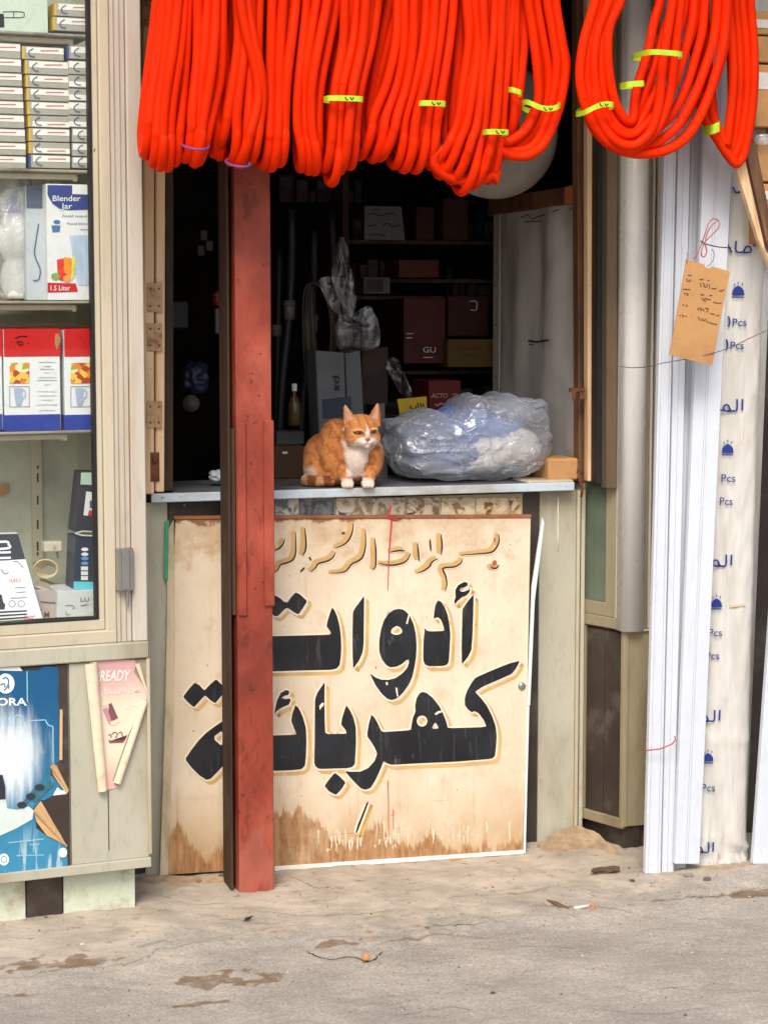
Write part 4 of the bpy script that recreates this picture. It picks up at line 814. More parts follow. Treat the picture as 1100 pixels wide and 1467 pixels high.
# ---- posters on the cabinet
FN = lambda y: (lambda u, v: Lf.w(Lf.P(u, v, y)))
dp = thing("torn_poster", "torn blue and white advertising poster with curling edges on the dark panel", "poster", Lf.w(Lf.P(20, 1250, -.003)))
z3 = lambda L: [(x/4.583, 940+y/4.583) for x, y in L]
t = NT("blue_poster_print"); o = t.xyz(); nn = t.noise(9, det=6, rough=.65); ns = t.noise(1, t.map((60, 60, 6)), 5, .6)
gp = Lf.w(Lf.P(14, 1085, -.003))-np.array(dp['_o'])
mpn = t.map((6.4, 6.4, 4.6), loc=(-gp[0]*6.4, -gp[1]*6.4, -gp[2]*4.6)); ln_ = t.N("ShaderNodeVectorMath", operation='LENGTH'); t.L(mpn, ln_.inputs[0])
d_ = t.math('ADD', ln_.outputs['Value'], t.ramp(ns, .3, .7, -.10, .10)); c = t.mix(t.ramp(o[2], .45, .0), lin(24, 88, 132), lin(60, 140, 176)); c = t.mix(t.ramp(nn, .4, .7, 0, .35), c, lin(24, 74, 112))
c = t.mix(t.math('MULTIPLY', t.ramp(d_, .18, .72, 1, 0), t.ramp(nn, .3, .6, .78, 1)), c, lin(222, 232, 236)); c = t.mix(t.math('MULTIPLY', t.ramp(o[2], .13, .03, 0, 1), t.ramp(ns, .52, .62, 0, .6)), c, lin(206, 226, 232)); c = t.mix(t.ramp(t.noise(30, det=6, rough=.8), .68, .72), c, lin(206, 214, 214))
BP = t.fin(c, .4, 0, .4)
outl = z3([(-500, 90), (-200, 98), (0, 95), (165, 98), (176, 88), (250, 95), (290, 66), (380, 70), (390, 150), (382, 270), (392, 340), (393, 690), (345, 725), (330, 780), (355, 800), (398, 838), (440, 880), (440, 905), (350, 915), (290, 948), (268, 945), (215, 1012), (236, 1060), (240, 1130), (310, 1180), (372, 1210), (442, 1250), (446, 1370), (430, 1386), (300, 1400), (0, 1425), (-500, 1445)])
b = B(); b.poly([FN(-.0016)(u, v) for u, v in outl]); b.build("print_sheet", BP, dp)
WHB = M("white_poster_print", lin(232, 240, 244), .45, var=.05, spots=lin(120, 160, 180), samt=.2, ss=50); fnp = FN(-.0024); fnq = FN(-.0032)
b = B()
txt(b, "ADORA", -34, 39, 1010.5, 10.5, fnp, bold=.025); b.poly([fnp(u, v) for u, v in z3(disc(40, 180, 58, 66, 22))]); b.poly([fnp(u, v) for u, v in z3(disc(28, 1335, 34, 40, 16))]); b.poly([fnp(u, v) for u, v in z3(disc(415, 1290, 28, 32, 14))])
b.poly([fnp(u, v) for u, v in z3([(-300, 90), (-300, 45), (120, 55), (132, 70), (150, 97)])]); b.poly([fnp(u, v) for u, v in z3([(400, 880), (440, 885), (440, 905), (350, 915), (380, 860)])])
split_build(b, "white_lettering", WHB, dp)
b = B(); strokes(b, [z3([(20, 150), (45, 140), (60, 165), (50, 200), (30, 225)]), z3([(5, 190), (30, 180), (35, 205)]), z3([(62, 190), (58, 215)])], 1.6, fnq); strokes(b, [z3(disc(28, 1335, 18, 20, 10)+[(46, 1335)])], 1., fnq); b.build("logo_detail", BP, dp)
PBL = M("pale_blue_line", lin(150, 200, 222), .5); b = B(); strokes(b, [z3([(190, 425), (300, 418)]), z3([(300, 418), (318, 450), (350, 462)]), z3([(350, 462), (352, 700)]), z3([(180, 100), (182, 300)]), z3([(5, 400), (5, 460)]), z3([(40, 395), (40, 460)]), z3([(60, 400), (62, 455)]), z3([(100, 460), (100, 395), (150, 395), (150, 455)]), z3([(110, 1310), (290, 1305)]), z3([(60, 1225), (290, 1200)]), z3([(200, 1238), (265, 1232)])], 1.5, fnp); b.build("frame_line", PBL, dp)
b = B(); b.poly([fnq(u, v) for u, v in z3([(-60, 775), (20, 780), (38, 860), (38, 940), (-60, 945)])]); b.build("dark_picture", DK, dp)
b = B(); b.poly([fnp(u, v) for u, v in z3([(-200, 960), (40, 940), (50, 1000), (120, 1010), (190, 985), (225, 1015), (215, 1070), (110, 1130), (0, 1180), (-200, 1200)])]); b.build("pale_swoosh", M("pale_grey_print", lin(208, 220, 216), .5, var=.08), dp)
b = B(); b.poly([fnq(u, v) for u, v in z3([(120, 1000), (180, 920), (240, 850), (330, 815), (358, 850), (300, 900), (250, 950), (180, 960)])]); b.build("teal_picture", M("teal_print", lin(58, 110, 128), .5, var=.2, vs=40), dp)
b = B(); fnr = FN(-.0042); [b.poly([fnr(u, v) for u, v in z3(disc(cx, cy, 32, 22, 14, -.5))]) for cx, cy in ((262, 862), (204, 922), (146, 978))]; b.build("lens_picture", DK, dp)
TANP = M("brown_paper_back", lin(206, 168, 122), .7, var=.08)
def curl(mb, A_, B_, r0, r1, fr_y, n=10, k=14, side=1, turns=.62):
    # half rolled paper from pixel A_ to B_, radius in px
    A3, B3 = FN(fr_y)(*A_), FN(fr_y)(*B_); ax = Vector(B3-A3).normalized(); nrm = Vector(-Lf.ey); s_ = ax.cross(nrm)*side; vs = []
    for i in range(n+1):
        t0 = i/n; c_ = Vector(A3+(B3-A3)*t0); r_ = (r0+(r1-r0)*t0)*.00178
        for j in range(k+1):
            a = -math.pi/2+2*math.pi*turns*j/k; vs.append(c_+nrm*(r_*(1+math.sin(a)))*.8+s_*(r_*math.cos(a)))
    mb.add(vs, [(i*(k+1)+j, i*(k+1)+j+1, (i+1)*(k+1)+j+1, (i+1)*(k+1)+j) for i in range(n) for j in range(k)]); return mb
b = B(); curl(b, (88, 1016), (87.5, 1088), 2.2, 2.4, -.002); curl(b, (76, 1096), (98, 1133), 5, 1.5, -.002); curl(b, (52, 1158), (96, 1212), 5.5, 1.2, -.002); b.poly([FN(-.0045)(u, v) for u, v in z3([(222, 1012), (270, 950), (300, 1000), (350, 1090), (400, 1170), (442, 1250), (380, 1213), (310, 1178), (244, 1090)])]); b.poly([FN(-.0048)(u, v) for u, v in z3([(335, 725), (358, 702), (375, 745), (405, 810), (440, 868), (455, 882), (440, 905), (400, 850), (352, 780)])])
b.build("curled_edge", TANP, dp, smooth=True)

pp = thing("faded_poster", "faded pink battery poster curling into a cone on the green door panel", "poster", Lf.w(Lf.P(160, 1133, -.003)))
z4 = lambda L: [(110+x/6.98, 930+y/6.98) for x, y in L]
t = NT("faded_pink_print"); o = t.xyz(); nn = t.noise(14, det=5); zt = lz(945); zb_ = lz(1130); zo = pp['_o'][2]
c = t.mix(t.ramp(t.math('ADD', o[2], t.ramp(nn, .2, .8, -.02, .02)), zt-zo-.14, zt-zo-.02), lin(232, 214, 190), lin(206, 160, 160)); c = t.mix(t.ramp(o[2], .10, .02, 0, .8), c, lin(222, 170, 160)); c = t.mix(t.ramp(nn, .55, .7, 0, .4), c, lin(236, 218, 206)); PK = t.fin(c, .6, 0, .2)
b = B(); b.poly([FN(-.0022)(u, v) for u, v in z4([(180, 115), (400, 108), (580, 105), (600, 150), (575, 230), (712, 425), (690, 540), (620, 640), (520, 850), (430, 1100), (362, 1310), (418, 1385), (285, 1412), (250, 1400), (200, 600)])]); b.build("print_sheet", PK, pp)
CRP = M("cream_paper_back", lin(228, 212, 184), .65, var=.06, vs=12, dirt=lin(200, 176, 140), damt=.35, ds=12)
b = B(); curl(b, (128.5, 949), (146, 1132), 8.6, 6.4, -.0018, side=-1, turns=.75); curl(b, (207, 1003), (167, 1121), 4.5, 5.5, -.0018, side=1, turns=.75); curl(b, (196, 950), (210, 990), 3.6, 1.4, -.0018, side=1, turns=.7); b.build("curled_edge", CRP, pp, smooth=True)
b = B(); txt(b, "READY", 143, 188, 976, 15, FN(-.0034), shear=.25, bold=.03, slope=-.03); strokes(b, [z4([(205, 240), (235, 238)]), z4([(207, 268), (232, 266)]), z4([(212, 240), (208, 300)])], 1.8, FN(-.0034))
strokes(b, [z4([(640, 385), (600, 400), (590, 425), (640, 422), (570, 425), (545, 405), (560, 430), (520, 432)]), z4([(490, 380), (485, 430)]), z4([(462, 385), (458, 430)]), z4([(440, 390), (430, 440), (400, 440), (390, 420), (375, 442), (350, 445), (340, 425), (320, 445), (295, 448), (285, 420), (275, 385)]), z4([(262, 420), (255, 460), (240, 465)]), z4([(620, 545), (600, 560), (565, 555)]), z4([(510, 560), (505, 585), (480, 590)])], 1.5, FN(-.0034))
split_build(b, "pale_lettering", M("pale_pink_print", lin(240, 226, 218), .6), pp)
b = B(); b.poly([FN(-.0036)(u, v) for u, v in z4([(325, 550), (350, 540), (415, 685), (385, 705), (350, 720), (320, 620)])]); b.poly([FN(-.0034)(u, v) for u, v in z4([(320, 905), (345, 915), (480, 920), (505, 860), (520, 830), (490, 900), (465, 935), (330, 940)])]); strokes(b, [z4([(355, 850), (380, 830), (410, 850), (390, 890)]), z4([(420, 840), (450, 830), (460, 880)]), z4([(320, 860), (345, 855), (345, 890)])], 1.3, FN(-.0036)); split_build(b, "battery_picture", M("maroon_print", lin(128, 84, 84), .6, var=.2), pp)
b = B(); b.poly([FN(-.0034)(u, v) for u, v in z4([(262, 600), (310, 580), (350, 720), (335, 760), (310, 720)])]); b.build("battery_shade", M("rose_print", lin(196, 140, 148), .6), pp)
b = B(); b.poly([FN(-.0038)(u, v) for u, v in z4([(250, 530), (300, 505), (340, 500), (350, 535), (320, 552), (265, 575)])]); b.poly([FN(-.0038)(u, v) for u, v in z4([(340, 725), (420, 700), (432, 720), (385, 755), (340, 765)])]); b.build("battery_cap", CRP, pp)
# ------------------------------------------------------------------ right-hand cabinet
RA = (.567, .0); RC = (.632, -.170)
ra = math.atan2(RC[1]-RA[1], RC[0]-RA[0]); Rf = Frame(RA[0], RA[1], ra); Rl = math.hypot(RC[0]-RA[0], RC[1]-RA[1])
Ff = Frame(RC[0], RC[1], R(0))
rc = thing("side_cabinet", "narrow aluminium-framed cabinet with greenish glass and dark lower panel, right of the opening", "cabinet", (RC[0], RC[1], 0))
BEIGE = M("beige_aluminium", lin(164, 152, 124), .4, .2, var=.08, vs=4, dirt=lin(120, 104, 78), damt=.45, ds=5, stretch=(1, 1, .25), bump=.06)
def rbx(x0, x1, y0, y1, z0, z1, name, m, bev=.0015, fr=Rf):
    b = B(); b.box(x0, x1, y0, y1, z0, z1, 0, fr); return b.build(name, m, rc, bev=bev)
def rz(v, u=863): return Rf.P(u, v, 0)[2]
def rx(u, v=1000): return Rf.P(u, v, 0)[0]
ZB, ZM = rz(1180), rz(898)
rbx(-.02, Rl-.002, .010, .26, ZB+.01, 2.62, "core", DARKW)
rbx(rx(838), rx(862.5), .004, .012, rz(1165), rz(903), "dark_panel", DARKLAM); rbx(rx(863.5), rx(889), .004, .012, rz(1165), rz(903), "dark_panel", DARKLAM)
rbx(-.02, Rl, -.004, .012, ZM-.0, ZM+.030, "rail", BEIGE, .002); rbx(-.02, Rl, -.003, .011, rz(1180), rz(1165)-.001, "rail", BEIGE, .002)
rbx(-.02, rx(837), -.001, .011, rz(1165), ZM-.001, "stile", BEIGE); rbx(rx(889.5), Rl+.001, -.0045, .0115, rz(1178), ZM-.001, "stile", BEIGE)
zg = rz(862)
t = NT("greenish_glass"); n = t.noise(5, det=4); GG = t.fin(t.mix(t.ramp(n, .3, .7), lin(78, 92, 78), lin(104, 116, 98)), .12, 0, .6)
rbx(rx(837.5, 750), rx(868, 750), .003, .010, zg, 2.62, "glass_pane", GG, 0)
rbx(-.02, rx(837, 750), -.003, .010, ZM+.031, 2.62, "sash_stile", BEIGE); rbx(rx(868.5, 750), rx(883.5, 750), -.003, .010, ZM+.031, 2.62, "sash_stile", BEIGE); rbx(rx(837.2, 750), rx(868.3, 750), -.002, .0102, ZM+.0305, zg-.001, "sash_rail", BEIGE)
rbx(rx(884.3, 750), rx(886.6, 750), -.006, .01, ZM+.031, 2.62, "bright_strip", CREAMB, .0008)
b = B(); strip(b, (857.5, 855), (869, 868), -30, 694, -.118, .08); b.build("gap_shade_strip", GASKET, jam, bev=.002); b = B(); strip(b, (869.5, 868.5), (883.5, 883.5), -30, 700, -.150, .04); b.build("added_stile", M("dusk_brown_wood", lin(98, 82, 64), .6, var=.2, stretch=(2, 2, .2)), jam, bev=.002)  # black strip stands for the shaded gap; brown stile added beside it
# rounded silver corner post
SILV = M("brushed_silver", lin(232, 231, 226), .3, .0, var=.05, vs=3, stretch=(1, 1, .15), bump=.03, spots=lin(150, 136, 110), samt=.06, ss=14, spec=.8)
cx_ = (Ff.P(891, 600, 0)[0]+Ff.P(924, 600, 0)[0])/2; rr_ = (Ff.P(924, 600, 0)[0]-Ff.P(891, 600, 0)[0])/2
b = B(); prof = [(cx_-rr_, .05)]+[(cx_-rr_*math.cos(a), .0-rr_*.85*math.sin(a)) for a in np.linspace(0, math.pi, 18)]+[(cx_+rr_, .05)]
zz0, zz1 = Ff.P(905, 903, 0)[2], 2.62; k = len(prof); vs = [Ff.w((x, y, zz0)) for x, y in prof]+[Ff.w((x, y, zz1)) for x, y in prof]
b.add(vs, [(i, i+1, k+i+1, k+i) for i in range(k-1)]+[tuple(range(k-1, -1, -1)), tuple(range(k, 2*k))]); b.build("corner_column", SILV, rc, smooth=False, bev=0).data.polygons.foreach_set('use_smooth', [True]*(k-1)+[False]*2)
def fbx(u0, u1, y0, y1, z0, z1, name, m, bev=.0015): return rbx(Ff.P(u0, 1000 if z1 < 1 else 600, 0)[0], Ff.P(u1, 1000 if z1 < 1 else 600, 0)[0], y0, y1, z0, z1, name, m, bev, Ff)
zf0, zf1 = Ff.P(900, 1184, 0)[2], Ff.P(905, 905, 0)[2]
fbx(893.6, 899, -.004, .02, zf0, zf1, "edge_trim", BEIGE); fbx(899.5, 950, .0, .02, zf0, zf1, "front_panel", BEIGE); fbx(893, 952, -.008, .06, zf1, zf1+.006, "ledge", CREAMP)
fbx(922, 930, .004, .05, zf1+.007, 2.62, "trim", BEIGE); fbx(931, 934, -.002, .05, zf1+.007, 2.62, "trim", CREAMB); fbx(934.5, 938, .02, .05, zf1+.007, 2.62, "trim", GASKET); fbx(938.5, 952, .0, .05, zf1+.007, 2.62, "trim", CREAMB); fbx(952.5, 962, .01, .05, zf1+.007, 2.62, "trim", BEIGE); fbx(962, 1500, .06, .10, 0, 2.62, "back_board", DARKLAM)
rbx(.0, Rl-.012, .02, .24, -.02, ZB+.009, "plinth", DARKLAM); fbx(897, 921, .012, .2, -.02, zf0-.001, "plinth", DARKLAM); fbx(922, 950, .018, .2, -.02, zf0-.001, "plinth", DARKW)

# ------------------------------------------------------------------ white profiles leaning at the right
WPL = M("white_lacquered_profile", lin(208, 213, 222), .3, grime=.22, var=.06, vs=3, dirt=lin(190, 190, 190), damt=.25, ds=4, stretch=(1, 1, .2), bump=.03, bs=30, spots=lin(150, 150, 155), samt=.07)
def plank(u0t, u1t, u0b, u1b, vb, yb, yt, lab, seam=None, th=.018, vt=-40, u_at=230):
    # top pixels are given at v=230, extrapolated to vt
    def ex(ut, ub, v): return ub+(ut-ub)*(vb-v)/(vb-u_at)
    def pt(ut, ub, v):
        k_ = (vb-v)/(vb+40); return P(ex(ut, ub, v), v, yb+(yt-yb)*k_)
    o = P((u0b+u1b)/2, vb, yb); t_ = thing("white_plank", lab, "plank", o, "white profiles leaning beside the cabinet")
    b = B(); b.slab([pt(u0t, u0b, vb), pt(u1t, u1b, vb), pt(u1t, u1b, vt), pt(u0t, u0b, vt)], (0, th, 0)); b.build("board", WPL, t_, bev=.002, bseg=2)
    for f in (seam or []):
        b = B(); a0, a1 = u0t+(u1t-u0t)*f, u0b+(u1b-u0b)*f; w_ = .3
        q = [pt(a0-w_, a1-w_, vb-1), pt(a0+w_, a1+w_, vb-1), pt(a0+w_, a1+w_, vt), pt(a0-w_, a1-w_, vt)]; q = [p+np.array([0, -.0008, 0]) for p in q]
        b.slab(q, (0, .003, 0)); b.build("groove", M("profile_groove", lin(176, 182, 196), .4), t_)
    return pt
plank(951, 968, 924, 946, 1252, -.415, -.28, "leftmost white profile plank leaning beside the silver cabinet corner", [.18, .8])
plank(970.5, 988, 947.5, 964.5, 1251, -.405, -.27, "second white profile plank from the silver cabinet corner", [.45])
plank(989, 1006, 962, 982, 1248, -.385, -.25, "narrow white profile mostly behind its neighbours, third from the cabinet corner", [.3])
pt4 = plank(1007, 1048, 966.5, 1001.5, 1238, -.425, -.30, "widest white plank with the cardboard tag hanging on it", [.42, .5])
plank(1150, 1210, 1078, 1138, 1238, -.41, -.30, "white plank at the right picture edge beyond the wrapped bundle", [.5])
# plastic wrapped bundle
bu = thing("wrapped_bundle", "tall bundle wrapped in milky plastic film with blue printing, behind the white planks", "bundle", P(1040, 1246, -.38))
YB0, YB1 = -.385, -.27
def bup(u, v, off=0):
    k_ = (1246-v)/1286; p = P(u, v, YB0+(YB1-YB0)*k_); p[1] -= off; return p
t = NT("milky_film"); n = t.noise(5, t.map((3, 3, .4)), 5, .6, .6); n2 = t.noise(24, t.map((1, 1, .5)), 5, .6, 1)
c = t.mix(t.ramp(n, .3, .7), lin(194, 190, 182), lin(216, 214, 209)); c = t.mix(t.ramp(n2, .55, .75, 0, .5), c, lin(190, 174, 146)); t.bump(t.math('ADD', n2, t.math('MULTIPLY', n, 2)), .35, .006); FILM = t.fin(c, .28, 0, .5); t.b.inputs['Subsurface Weight'].default_value = .0
nu_, nv_ = 30, 150; vs = []
for j in range(nv_+1):
    v = -40+(1248+40)*j/nv_; uL = 1048+(1000-1048)*(v-230)/1016; uR = 1108+(1077-1108)*(v-230)/1016
    cr_ = math.exp(-((v-1235)/40)**2)
    for i in range(nu_+1):
        s = i/nu_; a = -1+2*s
        u = uL-14+(uR-uL+14)*s; prof_ = (1-abs(a)**5)*.045
        wob = .003*fbm(s*2, v*.006, 3)+.0012*abs(fbm(s*5, v*.03, 2))+(cr_*.016*fbm(s*4+9, v*.09, 2))+(.004*math.exp(-((v-1060)/6)**2))
        u += cr_*6*fbm(s*3, v*.05, 1.5)+(a*cr_*4)
        vs.append(bup(u, v, prof_-.045+wob))
b = B(); b.add(vs, [(j*(nu_+1)+i, (j+1)*(nu_+1)+i, (j+1)*(nu_+1)+i+1, j*(nu_+1)+i+1) for j in range(nv_) for i in range(nu_)])
# back side closes it
b.slab([bup(1001, 1240, -.03), bup(1074, 1240, -.03), bup(1128, -40, -.03), bup(1060, -40, -.03)], (0, .06, 0)); b.build("plastic_film", FILM, bu, smooth=True)
b = B()
fb = lambda u, v: bup(u, v, .007)
AR = {  # visible pieces of the repeated word, strokes relative to a 40 x 22 cell
 'alm': [[(38, -20), (37, 2)], [(27, -20), (26, 2), (14, 3), (8, 3)], [(14, 3), (9, -8), (2, -7), (0, 0), (6, 4), (14, 3)], [(0, 2), (-14, 2)]],
}
def arab(u, v, k_, sl=-.1):
    strokes(b, [[(u+x*k_, v+y*k_+sl*0) for x, y in L] for L in AR['alm']], 3.6*k_, fb)
for u, v, k_ in ((1034, 586, .72), (1019, 808, .70), (1003, 1030, .68), (996, 1218, .62)): arab(u, v, k_)
strokes(b, [[(1040, 350), (1046, 362)], [(1052, 345), (1052, 360), (1062, 361), (1066, 354), (1072, 354), (1073, 361), (1062, 362)], [(1078, 350), (1078, 353)], [(1048, 268), (1052, 276), (1060, 274)]], 2.6, fb)
def crown(u, v, k_=1.):
    b.poly([fb(u+x*k_, v+y*k_) for x, y in ((-9, 8), (-8, 1), (-5, -3), (0, -6), (5, -3), (8, 1), (9, 8))])
    strokes(b, [[(u-6*k_, v-9*k_), (u-5*k_, v-5*k_)], [(u, v-12*k_), (u, v-8*k_)], [(u+7*k_, v-10*k_), (u+5*k_, v-6*k_)]], 1.2, fb)
    strokes(b, [[(u-9*k_, v+11*k_), (u+8*k_, v+11*k_)]], 1.4, fb)
crown(1055, 415); crown(1040, 641, .95); crown(1024, 862, .9); crown(1012, 1083, .85)
for u0, u1, v in ((1047, 1067, 467), (1044, 1063, 500), (1031, 1051, 690), (1029, 1047, 723), (1013, 1032, 911), (1009, 1028, 944), (1003, 1022, 1133)): txt(b, "Pcs", u0, u1, v, 11, fb, bold=.004)
strokes(b, [[(1041, 453), (1043, 461), (1041, 468)], [(1038, 486), (1040, 494), (1038, 501)]], 2.5, fb)
split_build(b, "printed_text", INKN, bu)
b = B(); b.slab([bup(1044, 870, .004), bup(1066, 868, .004), bup(1066, 865, .004), bup(1044, 867, .004)], (0, .003, 0)); b.build("tape_edge", M("film_fold", lin(200, 184, 150), .5), bu)

# diagonal timber, cartons at upper right
dt = thing("diagonal_timber", "pair of pale timber battens leaning diagonally at the upper right", "timber", P(1090, 340, -.44))
b = B(); b.slab([P(1087, 345, -.47), P(1099, 372, -.47), P(1062, 205, -.42), P(1046, 215, -.42)], (0, .02, 0)); b.slab([P(1099, 374, -.47), P(1150, 500, -.50), P(1145, 440, -.50), P(1088, 344, -.47)], (0, .02, 0)); b.build("batten", PALEWOOD, dt, bev=.002)
b = B(); b.slab([P(1098, 345, -.455), P(1120, 395, -.455), P(1082, 205, -.40), P(1064, 200, -.40)], (0, .02, 0)); b.build("batten", BROWNW, dt, bev=.002)
TAPE = M("clear_tape_white", lin(214, 210, 204), .25, var=.05)
for i, (v0, v1, u0) in enumerate(((18, 52, 1078), (53, 92, 1080), (94, 184, 1082), (198, 262, 1084), (264, 350, 1087))):
    t_ = thing("cardboard_carton", "brown taped carton, %s in the column at the upper right edge" % ("uppermost", "second from the top", "third from the top", "fourth from the top", "lowest")[i], "carton", P(1100, v1, -.36), "cartons at the right edge")
    b = B(); b.pbox(u0, v0, 1180, v1-1, -.36+.006*(i % 2), .2); b.build("box", CARD, t_, bev=.003)
    if i in (0, 2, 4):
        b = B(); b.pbox(u0+3, v0+10, 1100+i*6, v0+(22 if i != 2 else 34), -.362+.006*(i % 2), .002); b.build("tape", TAPE, t_)
b = B(); vs, fs = crumple(P(1092, 200, -.37), (.022, .015, .014), 5.); b.add(vs, fs); tag(b.build("plastic_scrap", CLEARP, smooth=True), "white crumpled plastic scrap between the upper right cartons", "plastic scrap")

# cardboard tag, string and wires
tg = thing("price_tag", "brown cardboard tag with handwritten notes hanging from pink string", "tag", P(998, 520, -.45))
YT = -.455
zt_ = lambda L: [(950+x/8.627, 360+y/8.627) for x, y in L]
TQ = zt_([(75, 1280), (600, 1412), (700, 880), (820, 250), (600, 185), (575, 215), (520, 200), (500, 160), (280, 100), (230, 420), (160, 800)])
def tpt(u, v, o=0): p = P(u, v, YT); p[1] -= o; return p
b = B(); fr2 = [tpt(u, v) for u, v in TQ]; bk2 = [p+np.array([0, .003, 0]) for p in fr2]
b.poly(fr2); b.poly([bk2[i] for i in range(len(bk2)-1, -1, -1)]); n_ = len(fr2)
for i in range(n_): b.quad(fr2[i], bk2[i], bk2[(i+1) % n_], fr2[(i+1) % n_])
b.build("card", CARD, tg)
b = B(); ft = lambda u, v: tpt(u, v, .0012)
hand = [[(300, 295), (345, 298)], [(285, 335), (292, 365), (325, 368), (330, 345)], [(235, 468), (330, 472)], [(255, 510), (265, 540)], [(280, 515), (300, 535), (285, 545)], [(235, 655), (250, 670)], [(270, 672), (290, 668), (280, 680)], [(195, 785), (205, 800)], [(225, 785), (245, 800), (235, 810)], [(265, 800), (285, 805)],
        [(440, 350), (490, 346)], [(540, 358), (565, 360)], [(455, 390), (460, 440)], [(480, 395), (500, 405), (495, 430), (520, 440)], [(535, 400), (530, 450)], [(560, 405), (565, 465)], [(590, 455), (620, 462), (650, 455)], [(680, 480), (710, 492), (745, 468)],
        [(450, 535), (500, 538)], [(560, 545), (600, 546)], [(470, 575), (490, 600), (520, 615)], [(500, 580), (560, 595), (585, 600)], [(610, 625), (660, 640), (715, 638)], [(415, 700), (430, 730)], [(435, 700), (470, 712), (450, 735)], [(480, 710), (500, 740)], [(510, 705), (550, 710), (530, 750)], [(575, 765), (600, 775), (630, 778)], [(650, 798), (685, 785)],
        [(415, 820), (440, 815)], [(430, 835), (460, 855)], [(470, 825), (490, 860), (520, 830)], [(530, 850), (535, 885)], [(555, 875), (600, 892), (660, 905)]]
strokes(b, [zt_(L) for L in hand], 1.15, ft); split_build(b, "handwriting", M("pencil_ink", lin(84, 60, 44), .6), tg)
b = B(); z7 = lambda L: [(900+x/2.935, 280+y/2.935) for x, y in L]
for L in ([(275, 268), (300, 220), (318, 170), (335, 120), (355, 98), (378, 108), (378, 135), (350, 165), (325, 190), (308, 225), (305, 250), (318, 258), (328, 235), (322, 200), (330, 160), (350, 125), (368, 112)],): b.tube([P(u, v, YT-.004-.003*math.sin(i*.7)) for i, (u, v) in enumerate(cr(z7(L), 5))], .0018, 7)
b.tube([P(u, v, YT-.001) for u, v in cr(z7([(245, 240), (245, 285)]), 3)], .001, 6)
b.build("string", M("pink_string", lin(170, 110, 108), .7), tg, smooth=True)
b = B(); b.tube([P(u, v, YT-.006) for u, v in cr([(1003, 345), (1012, 350), (1030, 354), (1047, 355)], 4)], .0016, 7); b.tube([P(u, v, YT+.0) for u, v in cr(z7([(330, 300), (350, 280), (360, 250), (350, 225)]), 4)], .0008, 6); tag(b.build("dark_wire", M("dark_wire", lin(70, 50, 50), .5), smooth=True), "short dark wire tying the pink string to the planks", "wire")
b = B(); b.tube([P(u, v, y) for (u, v), y in zip(cr([(868, 531), (885, 525), (905, 527), (930, 525), (950, 520), (1000, 511), (1040, 500), (1070, 486), (1105, 470)], 3), np.interp(np.linspace(0, 1, 25), [0, .25, .4, 1], [-.16, -.215, -.44, -.475]))], .0012, 6); tag(b.build("thin_wire", M("thin_grey_wire", lin(110, 90, 84), .5), smooth=True), "thin wire stretched around the silver cabinet and planks", "wire")
b = B(); b.tube([P(u, v, y) for u, v, y in ((921, 1074, -.30), (926, 1075, -.423), (945, 1073, -.424), (962, 1066, -.418), (967, 1060, -.43), (966, 1055, -.40))], .0019, 7); tag(b.build("red_wire", M("red_wire", lin(176, 90, 90), .5), smooth=True), "red wire tied round the lower part of the white planks", "wire")

# ------------------------------------------------------------------ orange hoses
YH = -.52; RH = .0120
rail = thing("hanging_rail", "steel rail under the added canopy carrying the orange hose coils", "rail", (-.1, YH+.07, 2.6))
b = B(); b.tube([(-1.3, YH+.07, 2.585), (1.3, YH+.07, 2.585)], .014, 12)
for x in (-1.1, -.3, .4, 1.1): b.box(x-.01, x+.01, YH+.06, YH+.08, 2.59, 2.75)
b.build("bar", RUST, rail, smooth=False)
def hosemat(i):
    t = NT("orange_hose_%s" % "abcdefghijklmn"[i]); n = t.noise(7, det=4); k_ = 1+.06*math.sin(i*2.3)
    c = t.mix(t.ramp(n, .3, .7), (.68*k_, .020, .0), (.80*k_, .027, .0)); t.bump(t.noise(120, det=3), .05, .002); return t.fin(c, t.ramp(n, .3, .7, .45, .6), 0, .08)
def interp(L, t):   # resample polyline of pixel waypoints
    i = min(int(t), len(L)-2); f = t-i; return (L[i][0]*(1-f)+L[i+1][0]*f, L[i][1]*(1-f)+L[i+1][1]*f)
